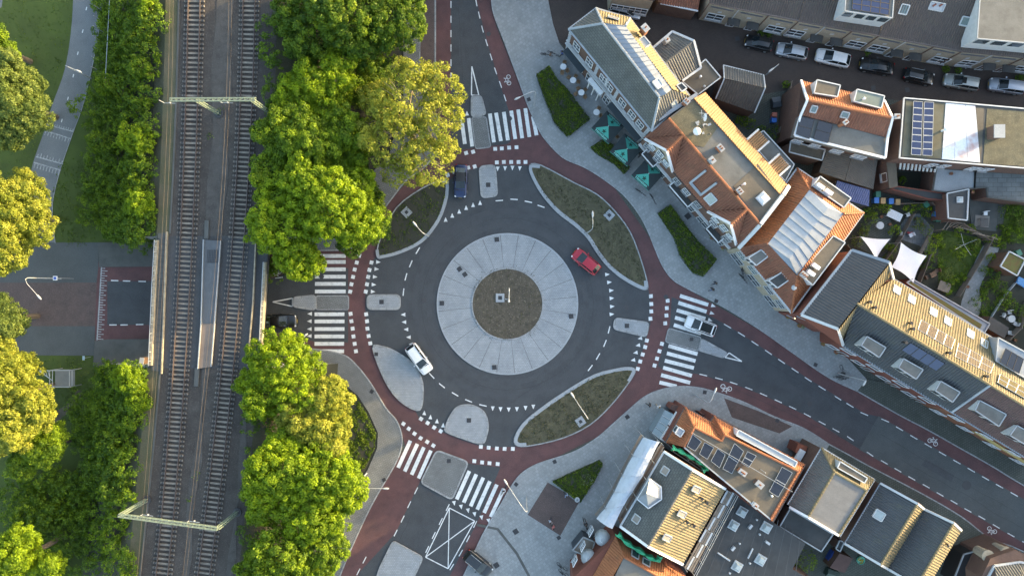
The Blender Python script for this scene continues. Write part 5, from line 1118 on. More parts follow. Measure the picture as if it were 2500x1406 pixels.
# ---------------------------------------------------------------- F: long cream row at the top right
Ff = building('cream_row', 'long cream brick terrace with brown tiled roof and white cross windows at the top right', (2110, 40)); ze, zr = 5.4, 9.4
Fe = [(1732, 8), (1950, 52), (2146, 88), (2348, 126), (2500, 141), (2660, 160)]; Fr = [(1745, -150), (1990, -110), (2190, -80), (2400, -50), (2560, -40), (2720, -30)]
PF = [];
for i in range(5):
    walls(Ff, [Fe[i], Fe[i + 1], (Fe[i + 1][0] + 30, -190), (Fe[i][0] + 10, -190)], ze, cream, inset=.02)
    slope(Ff, [(*Fe[i], ze), (*Fe[i + 1], ze), (*Fr[i + 1], zr), (*Fr[i], zr)], t_bn, .30, .06)
trim(Ff, [(*p, ze) for p in Fe], mat('brown_gutter', (.12, .095, .085), None, .6, 3), .2, .14)
wa = [W(*p, ze) for p in Fe]
def Fpos(x):
    for i in range(5):
        if wa[i].x <= x <= wa[i + 1].x: return i, (x - wa[i].x) / (wa[i + 1].x - wa[i].x)
    return 4, .5
for p in ((1745, 37), (1891, 64), (1941, 75), (2088, 104), (2143, 114), (2293, 144), (2361, 154), (2494, 172)):
    i, f = Fpos(W(*p, 1.8).x); window(Ff, wa[i], wa[i + 1], f, 1.9, 2.2, 1.7, white, glass)
for p in ((1792, 55), (1838, 62), (1994, 92), (2042, 101), (2190, 130), (2235, 138), (2415, 165), (2462, 172)):
    i, f = Fpos(W(*p, 2.2).x); q = wa[i].lerp(wa[i + 1], f); d = (wa[i + 1] - wa[i]).normalized(); nn = V((d.y, -d.x, 0)); b = MB()
    for k in range(8):
        t0, t1 = math.pi * k / 8, math.pi * (k + 1) / 8; e = lambda t, o_: V((q.x, q.y, 0)) + d * .85 * math.cos(t) + nn * o_ + V((0, 0, 2.3 + .3 * math.sin(t)))
        b.face([e(t0, 0), e(t1, 0), e(t1, 1.0), e(t0, 1.0)])
    b.build('door_canopy', felt_d, Ff); window(Ff, wa[i], wa[i + 1], f, 1.1, 1.0, 2.2, white, mat('dark_door', (.05, .045, .05), None, .5, 3), 'door', cross=False, sill=False)
for i in range(5):
    a_, b_ = wa[i], wa[i + 1]; d = (b_ - a_).normalized(); nn = V((d.y, -d.x, 0)); n = int((b_ - a_).length / 5.2) + 1
    for k in range(n):
        q = a_.lerp(b_, k / n) + nn * .08; MB().beam((q.x, q.y, .1), (q.x, q.y, ze - .1), .1, .1).build('downpipe', offwhite if k % 2 else brick_br, Ff)
        q0, q1 = a_.lerp(b_, (k + .12) / n) + nn * .06, a_.lerp(b_, (k + .88) / n) + nn * .06; MB().beam((q0.x, q0.y, 4.6), (q1.x, q1.y, 4.6), .08, .2).build('vent_slot', mat('slate_band', (.13, .14, .16), None, .5, 3), Ff)
        q = a_.lerp(b_, (k + .5) / n) + nn * .03; b = MB(); b.beam((q.x, q.y, 3.5), V((q.x, q.y, 3.5)) + d * .01 + nn * .06, .5, .3); b.build('wall_vent', offwhite, Ff)
d = boxdormer(Ff, [(2068, -60), (2184, -40), (2178, 45), (2062, 28)], 8.9, 6.0, felt, offwhite, zinc_l, front=2, wn=4); panels(Ff, [(2083, -20), (2173, -4), (2170, 38), (2080, 24)], 4, 3, solar_m, black, z=9.05)
boxdormer(Ff, [(2395, -50), (2640, -20), (2640, 118), (2385, 95)], 9.0, 6.0, felt, offwhite, zinc_l, front=2, wn=6)
pl = [(*Fe[2], ze), (*Fe[3], ze), (*Fr[3], zr)]
roofwin(Ff, (2206, 24), 1.0, 1.1, pl, fm=offwhite); roofwin(Ff, (2356, 53), 1.1, 1.0, pl, fm=offwhite); roofwin(Ff, (2286, 17), 1.8, .9, pl, glassm=mat('grey_panel', (.42, .42, .44), None, .6, 3)); 
for k in (-1, 1): q, n = onplane((2287 + k * 8, 15), pl); MB().box((q.x, q.y, q.z + .15), (.5, .2, .12), .6).build('red_vent', brick_rd, Ff)
# front gardens strip and green facade planting
Gg = building('terraced_house', 'brick terraced house with orange-brown roof beside the cream row, at the top edge', (1640, 0)); o = [(1605, -60), (1718, -60), (1704, 28), (1612, 8)]; walls(Gg, [(1590, -80), (1725, -80), (1704, 26), (1606, 6)], 3.6, brick_br)
slope(Gg, [(1612, 9, 3.6), (1704, 28, 3.6), (1722, -80, 6.5), (1620, -90, 6.5)], t_rd); trim(Gg, [(1612, 9, 3.6), (1704, 28, 3.6)], offwhite, .2, .14)
Gg = building('terraced_house', 'pale fronted house at the top edge above the silver car', (1540, -15)); walls(Gg, [(1490, -110), (1600, -100), (1598, 2), (1497, -14)], 5.5, cream); slope(Gg, [(1497, -14, 5.5), (1598, 2, 5.5), (1606, -100, 9), (1495, -115, 9)], t_bn)
for f in (.2, .5, .8): window(Gg, W(1497, -14, 5.5), W(1598, 2, 5.5), f, 1.8, 1.6, 1.6)
# ---------------------------------------------------------------- G: orange house
Gh = building('orange_house', 'detached orange tiled brick house with two flat dormers facing the parked cars', (2050, 290)); ze = 6.4
walls(Gh, [(1956, 196), (2160, 246), (2180, 290), (2160, 382), (1940, 328)], ze, brick_br)
slope(Gh, [(1958, 197, ze), (2158, 245, ze), (2175, 288, 9.2), (1972, 245, 9.2)], t_or, .32, .07); S2 = [(1972, 245, 9.2), (2175, 288, 9.2), (2165, 336, 8.0), (1956, 281, 8.0)]; slope(Gh, S2, t_rd)
flat(Gh, [(1955, 282), (2165, 336), (2161, 385), (1941, 330)], 7.9, felt, edge=None, th=1.5); trim(Gh, [(1956, 197, ze + .1), (1971, 245, 9.3), (1954, 284, 8.1), (1940, 331, 7.9), (2161, 386, 7.9), (2167, 336, 8.1), (2179, 288, 9.3), (2158, 245, ze + .1)], white, .26, .22, 'barge_board')
cap(Gh, (1972, 245, 9.2), (2175, 288, 9.2), t_or, .16)
boxdormer(Gh, [(1994, 196), (2051, 209), (2044, 237), (1987, 228)], 8.7, 6.5, felt_b, offwhite); boxdormer(Gh, [(2092, 219), (2159, 235), (2151, 265), (2084, 248)], 8.7, 6.5, mat('green_felt', (.15, .19, .17), (.12, .15, .14), .8, 1), offwhite); vent(Gh, (2106, 243), 8.7, .4, .1, white)
panels(Gh, [(1952, 284), (1988, 292), (1976, 340), (1943, 328)], 1, 2, solar_b, black, z=8.15); panels(Gh, [(1999, 294), (2034, 304), (2022, 350), (1986, 340)], 1, 2, solar_b, black, z=8.15)
roofwin(Gh, (1986, 267), .7, .8, S2[:3], fm=steel); roofwin(Gh, (2062, 281), .9, .7, S2[:3], fm=steel); chimney(Gh, (2052, 305), 8.2, 1.3, (.5, .4), R(40), brick_or, 1); chimney(Gh, (2180, 289), 8.4, .9, (.6, .5), 0, brick_br, 1)
window(Gh, W(1941, 330, 7.6), W(2161, 385, 7.6), .1, 5.6, 1.2, .9); window(Gh, W(1941, 330, 7.6), W(2161, 385, 7.6), .3, 5.6, 1.2, .9); window(Gh, W(1941, 330, 7.6), W(2161, 385, 7.6), .55, 5.6, 1.4, .9); window(Gh, W(1941, 330, 7.6), W(2161, 385, 7.6), .8, 5.6, 1.6, 1)
B_ = building('brick_annex', 'low brick annex with brown flat roof tucked below the orange house', (1970, 365)); o = [(1930, 346), (2014, 366), (2006, 392), (1926, 372)]; walls(B_, o, 4, brick_br); flat(B_, o, 4, felt_b, edge=offwhite)
B_ = building('corrugated_shed', 'large brown corrugated shed roof between the orange house and the blue canopy', (2070, 410)); walls(B_, [(2020, 361), (2142, 391), (2132, 462), (2000, 421)], 2.9, wood_b)
slope(B_, [(2020, 361, 3.2), (2080, 376, 3.5), (2062, 441, 3.3), (2000, 421, 3.0)], mat('brown_corrugated', (.135, .12, .10), (.105, .092, .078), .8, .8, stain=.3), .24, .04); slope(B_, [(2081, 376, 3.5), (2142, 391, 3.2), (2132, 462, 3.0), (2063, 441, 3.3)], MC['brown_corrugated'], .24, .04)
B_ = building('blue_canopy', 'blue corrugated canopy roof behind the corner building', (2080, 470), 'canopy'); slope(B_, [(2044, 441, 2.7), (2123, 464, 2.7), (2121, 504, 2.4), (2072, 490, 2.4), (2040, 457, 2.5)], blue_cor, .28, .06)
b = MB()
for p in ((2046, 443), (2121, 466), (2119, 502), (2072, 488)): q = W(*p, 2.4); b.beam((q.x, q.y, 0), (q.x, q.y, 2.35), .1, .1)
b.build('post', wood, B_)
# ---------------------------------------------------------------- H: flat roofed building with solar field
Hh = building('flat_roof_block', 'flat roofed brick block with sixteen blue solar panels and a white stained roof section', (2350, 320)); z = 7.4
o = [(2206, 240), (2500, 266), (2640, 278), (2640, 420), (2500, 411), (2195, 386)]; walls(Hh, o, z, brick_br); flat(Hh, o, z, felt_d, edge=offwhite)
flat(Hh, [(2212, 246), (2308, 253), (2298, 388), (2202, 382)], z + .03, mat('algae_felt', (.115, .115, .085), (.10, .085, .05), .9, .7, stain=.4), 'felt_sheet', th=.03)
qq = [(2308.5, 252), (2381, 259), (2393, 397), (2299, 389)]
for i in range(3):
    f = lambda t, s: (qq[0][0] + (qq[1][0] - qq[0][0]) * t) * (1 - s) + (qq[3][0] + (qq[2][0] - qq[3][0]) * t) * s
    g_ = lambda t, s: (qq[0][1] + (qq[1][1] - qq[0][1]) * t) * (1 - s) + (qq[3][1] + (qq[2][1] - qq[3][1]) * t) * s
    a0, a1 = i / 3, (i + 1) / 3 - .01; MB().prism(WL([(f(a0, 0), g_(a0, 0)), (f(a1, 0), g_(a1, 0)), (f(a1, 1), g_(a1, 1)), (f(a0, 1), g_(a0, 1))], z), z, z + .07).build('white_roof_sheet', mat('stained_white_felt', (.56, .60, .64), (.42, .27, .25), .7, .16, thr=(.48, .58)), Hh)
flat(Hh, [(2383, 262), (2402, 264), (2398, 350), (2392, 395)], z + .03, felt_b, 'felt_sheet', th=.03); flat(Hh, [(2410, 265), (2640, 284), (2640, 414), (2400, 400)], z + .03, moss, 'moss_cover', th=.03)
panels(Hh, [(2230, 247), (2253, 249), (2249, 380), (2224, 378)], 1, 8, solar_m, steel, z=z + .25, gap=.05); panels(Hh, [(2256, 249), (2280, 250), (2276, 381), (2252, 380)], 1, 8, solar_m, steel, z=z + .25, gap=.05)
chimney(Hh, (2420, 327), z, 1.4, (1.2, 1.5), 0, brick_br, 0); vent(Hh, (2299, 320), z, .9, .15, white)
b = MB()
for i in range(10): b.tube([W(2200 + i * 9.6, 391 + i * .8, 4.6), W(2197 + i * 9.4, 413 + i * .8, 3.9)], .14, 6)
g = thing('terrace_awning', 'pale ribbed awning under the edge of the flat roofed block', 'awning', W(2240, 405)); b.build('awning_sheet', mat('pale_corrugated', (.46, .50, .50), (.38, .42, .40), .5, 2), g)
for f in (.36, .43, .7, .78): window(Hh, W(2195, 386, z), W(2500, 411, z), f, 5.2, 1.6, 1.5, white, glass, bars=2)
# ---------------------------------------------------------------- yards: low roofs and terraces
def lowroof(nm, lab, o, z, m, wm=None, edge=None, cat='extension'):
    g = building(nm, lab, o[0], cat); walls(g, o, z, wm or brick_br, inset=.03); flat(g, o, z, m, edge=edge); return g
g = lowroof('brick_extension', 'narrow brown roofed brick extension bending round the small green yard', [(2165, 396), (2187, 388), (2192, 455), (2172, 460)], 4.2, felt_b)
window(g, W(2165, 396, 4), W(2172, 460, 4), .55, 3.2, 1.1, 1.2); g2 = lowroof('alley_roof', 'long low dark roof over the passage above the wheelie bins', [(2172, 461), (2192, 456), (2306, 473), (2303, 489), (2265, 486)], 2.6, felt_d, edge=brick_rd)
MB().prism(WL([(2187, 420), (2280, 424), (2277, 458), (2192, 455)]), 0, .06).build('yard', soil_d, kind='structure')
g = lowroof('flat_extension', 'black flat roofed extension with a white edge left of the grey brick yard', [(2311, 473), (2364, 462), (2360, 538), (2314, 533)], 3.6, felt_d, edge=offwhite); skydome(g, (2342, 488), 3.6, .55, 0, dome_g, .1)
g = lowroof('roof_terrace', 'grey paved roof terrace below the flat roofed block', [(2285, 412), (2380, 418), (2378, 460), (2364, 461), (2312, 470), (2277, 465)], 3.2, concrete, edge=MC['grey_slab'], cat='terrace'); g.name = 'roof_terrace'
g = lowroof('roof_terrace', 'dark grey terrace at the right edge below the mossy roof', [(2380, 418), (2560, 430), (2560, 496), (2500, 494), (2411, 482), (2408, 458), (2378, 460)], 3.2, mat('grey_deck', (.17, .19, .195), (.12, .135, .14), .85, .6, kind='brick', bw=1.2, bh=.6, ms=.03, stain=.4), edge=MC['grey_slab'], cat='terrace')
MB().prism(WL([(2364, 485), (2437, 492), (2432, 565), (2372, 560)]), 0, .06).build('yard', MC['grey_slab'], kind='structure')
MB().prism(WL([(2380, 525), (2415, 528), (2412, 555), (2377, 553)]), .06, .12).build('yard', mat('pale_slab', (.27, .25, .22), (.22, .2, .18), .9, 1, stain=.3), kind='structure')
# gardens ground
sheet('garden_soil', [(2090, 505), (2215, 500), (2310, 535), (2560, 560), (2560, 900), (2434, 832), (2181, 681), (2108, 640), (2060, 590)], .002, soil_d)
sheet('garden_paving', [(2122, 540), (2165, 520), (2185, 560), (2170, 600), (2160, 640), (2090, 600)], .012, pave_d)
sheet('garden_paving', [(2215, 525), (2245, 522), (2280, 560), (2262, 620), (2245, 600), (2200, 585), (2192, 560)], .012, mat('garden_slab', (.15, .16, .165), (.12, .125, .13), .9, .6, kind='brick', bw=.6, bh=.6, ms=.03, stain=.3))
sheet('garden_path', curve([(2400, 600), (2380, 640), (2360, 700), (2345, 750), (2360, 775)], 3) + curve([(2390, 770), (2395, 740), (2392, 700), (2420, 650), (2440, 605)], 3), .012, pave)
sheet('garden_lawn', [(2300, 560), (2385, 580), (2400, 600), (2350, 690), (2330, 715), (2290, 690), (2290, 610)], .008, grass_m)
sheet('garden_lawn', [(2460, 495), (2560, 495), (2560, 600), (2440, 590)], .008, grass_m)
g = building('garden_annex', 'long low annex with a planted strip behind the red brick row', (2320, 745), 'extension'); o = [(2213, 690), (2226, 681), (2415, 790), (2402, 812)]; walls(g, o, 2.8, brick_rd, inset=0); flat(g, o, 2.8, zinc, edge=zinc_l)
flat(g, [(2218, 692), (2225, 687), (2398, 792), (2393, 802)], 2.9, sedum, 'sedum_cover', th=.1)
g = lowroof('garden_shed', 'square garden shed with a reddish sedum roof and white edge at the right', [(2463, 614), (2502, 634), (2482, 673), (2441, 650)], 2.6, sedum, wood_b, offwhite, 'shed')
g = lowroof('pool_cover', 'blue cover lying next to the sedum shed', [(2488, 675), (2515, 688), (2505, 705), (2481, 690)], .5, mat('blue_cover', (.10, .28, .55), None, .6, 2), cat='cover')
g = lowroof('blue_gray_shed', 'flat dark shed behind the last red brick gardens', [(2418, 772), (2464, 800), (2452, 826), (2408, 800)], 2.4, felt_d, wood_b, cat='shed'); g.name = 'flat_shed'
def fence(lab, pts, h=1.15, m=None, post=2.0, name='garden_fence'):
    P = [W(*p) for p in pts]; g = thing(name, lab, 'fence', P[0])
    for i in range(len(P) - 1):
        L_ = (P[i + 1] - P[i]).length; n = max(1, int(L_ / post)); d = (P[i + 1] - P[i]) / n
        for k in range(n):
            a, c = P[i] + d * k, P[i] + d * (k + .97)
            MB().beam(a + V((0, 0, h / 2)), c + V((0, 0, h / 2)), .05, h).build('fence_panel', m or wood, g)
            MB().beam(a, a + V((0, 0, h + .08)), .1, .1).build('post', m or wood, g)
    return g
fence('wooden fence along the passage with the coloured bins', [(2172, 500), (2265, 497), (2300, 535)]); fence('fence between the triangular sail garden and the square sail garden', [(2222, 525), (2190, 585), (2150, 640)]); fence('low fence right of the square white sail', [(2262, 622), (2236, 690)])
fence('long diagonal fence beside the curved stone path', [(2414, 580), (2385, 635), (2330, 725)]); fence('pale fence running up to the sedum shed', [(2480, 685), (2450, 720), (2415, 775)], m=offwhite, h=.5); fence('fence behind the trellis at the black extension', [(2300, 540), (2340, 548), (2410, 590)]); fence('short fence at the corner behind the corner building', [(2060, 600), (2080, 625), (2130, 640)])
fence('fence between the street and the tiled shed yard', [(1926, 205), (1915, 260), (1895, 330)])
fence('board fence at the right edge beside the last garden', [(2500, 735), (2480, 800), (2450, 830)])
# shade sails
def sail(lab, pts, n=10, sag=.35, name='shade_sail'):
    P = WL(pts); g = thing(name, lab, 'shade sail', (P[0].x, P[0].y, 0)); b = MB(); c = sum(P, V((0, 0, 0))) / len(P)
    if len(P) == 3: P = [P[0], P[1], P[2], P[2]]
    grid = []
    for i in range(n + 1):
        row = []
        for j in range(n + 1):
            s, t = i / n, j / n; p = P[0].lerp(P[1], s).lerp(P[3].lerp(P[2], s), t); es = 4 * s * (1 - s) * (1 - abs(2 * t - 1)) ** 0 ; 
            e = max(0, 4 * s * (1 - s) * (abs(2 * t - 1) ** 2), 0) + max(0, 4 * t * (1 - t) * (abs(2 * s - 1) ** 2)); p = p.lerp(c, .13 * e); p = p + V((0, 0, -sag * 4 * s * (1 - s) * t * (1 - t) * 1.5)); row.append(p)
        grid.append(row)
    for i in range(n):
        for j in range(n): b.face([grid[i][j], grid[i + 1][j], grid[i + 1][j + 1], grid[i][j + 1]])
    b.build('cloth', sail_m, g, True)
    for p in WL(pts): MB().tube([(p.x, p.y, 0), (p.x, p.y, p.z)], .05, 6).build('pole', steel, g)
    return g
sail('triangular white shade sail stretched over the narrow garden terrace', [(2101, 578, 2.9), (2173, 584, 2.3), (2139, 633, 2.5)], 9)
sail('square white shade sail, larger than the triangular one', [(2200, 592, 3.0), (2262, 625, 2.7), (2230, 690, 3.0), (2176, 652, 2.6)], 12)
# ---------------------------------------------------------------- L1
L1 = building('orange_roof_block', 'orange tiled block with black solar panels on its sunken flat roof and a glass conservatory', (1790, 1120)); ze, z = 5.8, 7.9
o = [(1673, 994), (1734, 1029), (1744, 1015), (1965, 1134), (1884, 1274), (1625, 1079)]; P = WL(o, ze); MB().prism(P, -.02, ze - .1).build('wall', brick_rd, L1)
flat(L1, [(1695, 1043), (1761, 1074), (1769, 1061), (1949, 1150), (1881, 1266), (1670, 1090)], z, felt_b, th=2.2)
slope(L1, [(1673, 994, ze), (1695, 1043, z), (1670, 1091, z), (1625, 1079, ze)], t_or); slope(L1, [(1673, 994, ze), (1734, 1029, ze), (1761, 1076, z), (1695, 1043, z)], t_or); slope(L1, [(1734, 1029, ze), (1744, 1015, ze), (1769, 1061, z), (1761, 1076, z)], t_or)
slope(L1, [(1744, 1015, ze), (1965, 1134, ze), (1949, 1150, z), (1769, 1061, z)], t_or); slope(L1, [(1965, 1134, ze), (1949, 1150, z), (1881, 1266, z), (1886, 1274, ze)], t_or)
for a, c in (((1673, 994, ze), (1695, 1043, z)), ((1695, 1043, z), (1761, 1076, z)), ((1744, 1015, ze), (1769, 1061, z)), ((1769, 1061, z), (1949, 1150, z)), ((1949, 1150, z), (1881, 1266, z)), ((1695, 1043, z), (1670, 1091, z)), ((1761, 1076, z), (1769, 1061, z))): cap(L1, a, c, t_or, .15)
trim(L1, [(1625, 1079, ze), (1673, 994, ze), (1734, 1029, ze), (1744, 1015, ze), (1965, 1134, ze), (1886, 1274, ze)], MC['brown_gutter'], .2, .15); trim(L1, [(1670, 1091, z), (1881, 1267, z)], steel, .18, .2, 'roof_edge')
boxdormer(L1, [(1803, 1049), (1946, 1127), (1940, 1139), (1797, 1062)], 7.9, 6.0, zinc_l, white, front=0, wn=7)
for q in ([(1691, 1059), (1713, 1078), (1697, 1101), (1677, 1089)], [(1720, 1079), (1743, 1092), (1727, 1121), (1707, 1108)], [(1752, 1094), (1771, 1109), (1757, 1142), (1735, 1125)], [(1793, 1081), (1816, 1101), (1787, 1156), (1764, 1144)], [(1825, 1101), (1847, 1112), (1828, 1141), (1810, 1130)], [(1909, 1139), (1935, 1153), (1900, 1213), (1877, 1199)]): panels(L1, q, 1, 2 if q[0][0] > 1790 else 1, solar_b, steel, z=z + .22)
trim(L1, [(1690, 1056, z + .3), (1935, 1200, z + .3)], steel, .05, .06, 'mounting_rail'); chimney(L1, (1807, 1148), z, .9, (.9, .5), R(-35), brick_or, 2); chimney(L1, (1848, 1177), z, .9, (.9, .6), R(-40), brick_br, 1); chimney(L1, (1840, 1230), z, .6, (.6, .5), R(-40), white, 1); vent(L1, (1857, 1145), z, 1.6, .04); vent(L1, (1882, 1208), z, .4, .08, white)
boxdormer(L1, [(1657, 1042), (1671, 1051), (1661, 1066), (1648, 1057)], 7.6, 6.2, zinc, white, front=3, wn=1)
L1c = building('glass_conservatory', 'grey glass roofed conservatory against the left end of the orange roofed block', (1620, 1035), 'conservatory'); o = [(1624, 1000), (1648, 1010), (1611, 1072), (1592, 1056)]; walls(L1c, o, 2.6, mat('conservatory_frame', (.25, .29, .32), None, .5, 3), inset=.05)
qa = [(1592, 1056, 2.7), (1624, 1000, 2.7), (1646, 1011, 3.4), (1610, 1071, 3.4)]; A_, B2, C2, D2 = WL(qa)
for i in range(4):
    q = [A_.lerp(B2, i / 4 + .01), A_.lerp(B2, (i + .94) / 4), D2.lerp(C2, (i + .94) / 4), D2.lerp(C2, i / 4 + .01)]; b = MB(); b.face(q if newell(q).z > 0 else q[::-1]); b.build('roof_pane', mat('conservatory_glass', (.22, .27, .29), (.18, .22, .24), .1, 2, spec=.9), L1c); MB().beam(q[0], q[3], .09, .12).build('glazing_bar', steel, L1c)
b = MB()
for i in range(2): b.box(W(1648 - i * 20, 1024 + i * 36, 3.4), (2.0, 1.0, .4), R(58))
b.build('skylight_box', white, L1)
lowroof('brown_annex', 'small brown flat roof beside the conservatory', [(1643, 988), (1673, 994), (1660, 1012), (1636, 998)], 3.0, mat('brown_flat', (.11, .062, .052), None, .85, 1.5), brick_rd); lowroof('brown_annex', 'small brown canopy in the notch of the orange roofed block', [(1710, 1008), (1742, 1019), (1734, 1030)], 2.8, MC['brown_flat'], brick_rd)
# ---------------------------------------------------------------- L2 scaffolded house
L2 = building('scaffolded_house', 'slate and sunlit tiled house under renovation, with white lantern and scaffold sheeting', (1640, 1240)); zw, zr, zl = 7.6, 10.3, 7.2
o = [(1621, 1102), (1771, 1193), (1667, 1377), (1514, 1283)]; walls(L2, o, 7.1, brick_br)
Wp = [(1621, 1102, zw), (1690, 1146, zr), (1581, 1333, zr), (1514, 1284, zw)]; plane(L2, Wp, slate); Ep = [(1690, 1146, zr), (1771, 1193, zl), (1667, 1377, zl), (1581, 1333, zr)]; slope(L2, Ep, t_sun, .34, .07); cap(L2, (1690, 1146, zr), (1581, 1333, zr), t_gr, .15)
gable(L2, [(1621, 1102, 7), (1771, 1193, 7), (1690, 1146, zr)], brick_br); gable(L2, [(1514, 1284, 7), (1581, 1333, zr), (1667, 1377, 7)], brick_br)
trim(L2, [(1621, 1102, zw + .1), (1690, 1146, zr + .1), (1771, 1193, zl + .1)], white, .3, .22, 'barge_board'); trim(L2, [(1514, 1284, zw + .1), (1581, 1333, zr + .1), (1667, 1377, zl + .1)], white, .3, .22, 'barge_board'); trim(L2, [(1621, 1102, zw), (1514, 1284, zw)], offwhite, .22, .18)
roofwin(L2, (1624, 1149), .9, .9, Wp[:3], glassm=MC['pale_slab']); roofwin(L2, (1554, 1266), .9, .9, Wp[:3], glassm=MC['pale_slab'])
for p in ((1696, 1191), (1661, 1251), (1625, 1309)): roofwin(L2, p, .7, 1.3, Ep[:3], glassm=MC['pale_slab'], dz=.3)
for p in ((1710, 1213), (1722, 1223), (1675, 1270), (1691, 1278)):
    q, n = onplane(p, Ep[:3]); MB().lathe((q.x, q.y, q.z), [(.13, 0), (.13, .6), (.2, .65), (.2, .8)], 8).build('vent_pipe', black, L2)
lt = [(1586, 1168, 9.4), (1614, 1188, 9.4), (1615, 1218, 9.4), (1583, 1240, 9.4), (1556, 1218, 9.4)]; T0, T1 = (1588, 1172, 11.2), (1578, 1204, 11.8)
b = MB(); b.prism([V((p.x, p.y, 0)) for p in WL([(1584, 1172), (1612, 1189), (1612, 1217), (1583, 1237), (1559, 1217)], 9.0)], 8.0, 9.4); b.build('lantern_base', zinc, L2)
for q in ([lt[0], lt[1], T1], [lt[1], lt[2], T1], [lt[2], lt[3], T1], [lt[3], lt[4], T1], [lt[4], lt[0], T1]): plane(L2, q, zinc_l if q[0] in (lt[0], lt[1]) else zinc, 'lantern_panel', .05)
for i in range(5): trim(L2, [lt[i], lt[(i + 1) % 5]], white, .14, .14, 'lantern_edge')
for i in range(4):
    for s in (lt[1], lt[2]): pass
# scaffold with sheeting roof
Sc = thing('scaffold', 'white sheeted scaffold wrapping the street side of the slate roofed house', 'scaffold', W(1530, 1180))
outer = [(1571, 1066), (1545, 1112), (1520, 1160), (1500, 1200), (1478, 1240), (1456, 1265)]; inner = [(1611, 1078), (1589, 1120), (1570, 1160), (1545, 1200), (1524, 1232), (1495, 1290)]
Po = [W(*p, 7.2) for p in outer]; Pi = [W(*p, 8.3) for p in inner]
for i in range(5):
    b = MB(); n = 5; G = []
    for a in range(n + 1):
        row = []
        for c in range(n + 1):
            s, t = a / n, c / n; p = Po[i].lerp(Po[i + 1], s).lerp(Pi[i].lerp(Pi[i + 1], s), t); row.append(p + V((0, 0, .55 * math.sin(t * math.pi) - .12 * math.sin(s * math.pi) + .05 * math.sin(9 * t + i * 2 + 5 * s))))
        G.append(row)
    for a in range(n):
        for c in range(n): q = [G[a][c], G[a + 1][c], G[a + 1][c + 1], G[a][c + 1]]; b.face(q if newell(q).z > 0 else q[::-1])
    for a in range(n): b.face([G[a][n], G[a + 1][n], G[a + 1][n] - V((0, 0, 1.3)), G[a][n] - V((0, 0, 1.3))])
    b.build('sheeting', sheet_m, Sc, True)
q0 = [W(*p, 7.3) for p in ((1614, 1084), (1590, 1125), (1562, 1172), (1540, 1210), (1512, 1262))]; q1 = [W(*p, 7.3) for p in ((1622, 1092), (1603, 1130), (1575, 1178), (1552, 1218), (1522, 1268))]
for i in range(4):
    for k in range(3):
        s, e = q0[i].lerp(q1[i], (k + .1) / 3), q0[i + 1].lerp(q1[i + 1], (k + .1) / 3); MB().beam(s, s.lerp(e, .97), .26, .05).build('plank', wood_b if k % 2 else wood, Sc)
for i, p in enumerate(outer[:-1] + inner[:-1]):
    q = W(*p, 7.2); MB().tube([(q.x, q.y, 0), (q.x, q.y, 8.0 if i < 5 else 9.1)], .035, 6).build('scaffold_pole', steel, Sc)
b = MB()
for k in range(len(outer) - 1):
    u0, u1 = W(*outer[k], 7.2), W(*outer[k + 1], 7.2); MB().beam((u0.x, u0.y, 6), (u1.x, u1.y, 6), .3, .05).build('walk_board', wood, Sc)
Se = thing('scaffold', 'bare scaffold with boards and tubes along the rear eave of the sunlit tiled slope', 'scaffold', W(1730, 1300)); zz = 6.6
e0, e1, f0, f1 = W(1776, 1196, zz), W(1672, 1386, zz), W(1795, 1204, zz), W(1692, 1400, zz)
for k in range(4):
    for i in range(6): s = e0.lerp(f0, (k + .1) / 4); t = e1.lerp(f1, (k + .1) / 4); MB().beam(s.lerp(t, i / 6), s.lerp(t, (i + .97) / 6), .24, .05).build('plank', wood if (i + k) % 3 else offwhite, Se)
for i in range(7):
    for s, t in ((e0, e1), (f0, f1)): q = s.lerp(t, i / 6); MB().tube([(q.x, q.y, 0), (q.x, q.y, zz + 1.2)], .035, 5).build('scaffold_pole', steel, Se)
for dz in (.55, 1.1): MB().tube([f0 + V((0, 0, dz)), f1 + V((0, 0, dz))], .03, 5).tube([f0 + V((.35, -.2, dz - 1.5)), f1 + V((.35, -.2, dz - 1.5))], .03, 5).build('guard_rail', steel, Se)
def netting(lab, pts, z, w=.6):
    g = thing('safety_netting', lab, 'netting', W(*pts[0])); b = MB(); P = [W(*p, z) for p in curve(pts, 4)]
    prev = None
    for i, p in enumerate(P):
        d = (P[min(i + 1, len(P) - 1)] - P[max(i - 1, 0)]).normalized(); s = V((-d.y, d.x, 0)); ww = w * (1 + .5 * math.sin(i * 1.7)); r = [p - s * ww * .5 + V((0, 0, -.7)), p - s * ww * .2 + V((0, 0, .15)), p + s * ww * .3 + V((0, 0, .1 + .15 * math.sin(i * 2.3))), p + s * ww * .5 + V((0, 0, -.5))]
        if prev:
            for k in range(3): b.face([prev[k], r[k], r[k + 1], prev[k + 1]])
        prev = r
    b.build('net', net_m, g); return g
netting('green safety net along the north corner of the scaffolded house', [(1641, 1094), (1660, 1102), (1685, 1115), (1710, 1130), (1728, 1143), (1716, 1150)], 7.6)
netting('green safety net along the south side of the scaffolded house above the orange roof', [(1508, 1303), (1530, 1326), (1560, 1345), (1590, 1364), (1610, 1368), (1614, 1358)], 7.2)
b = MB(); g = thing('scaffold', 'short board platform between the green net and the slate roof', 'scaffold', W(1680, 1120))
for k in range(3): s, t = W(1640 + k * 2, 1094 + k * 3, 7.2), W(1712 + k * 2, 1142 + k * 3, 7.2); MB().beam(s, t, .25, .05).build('plank', MC['pale_slab'], g)
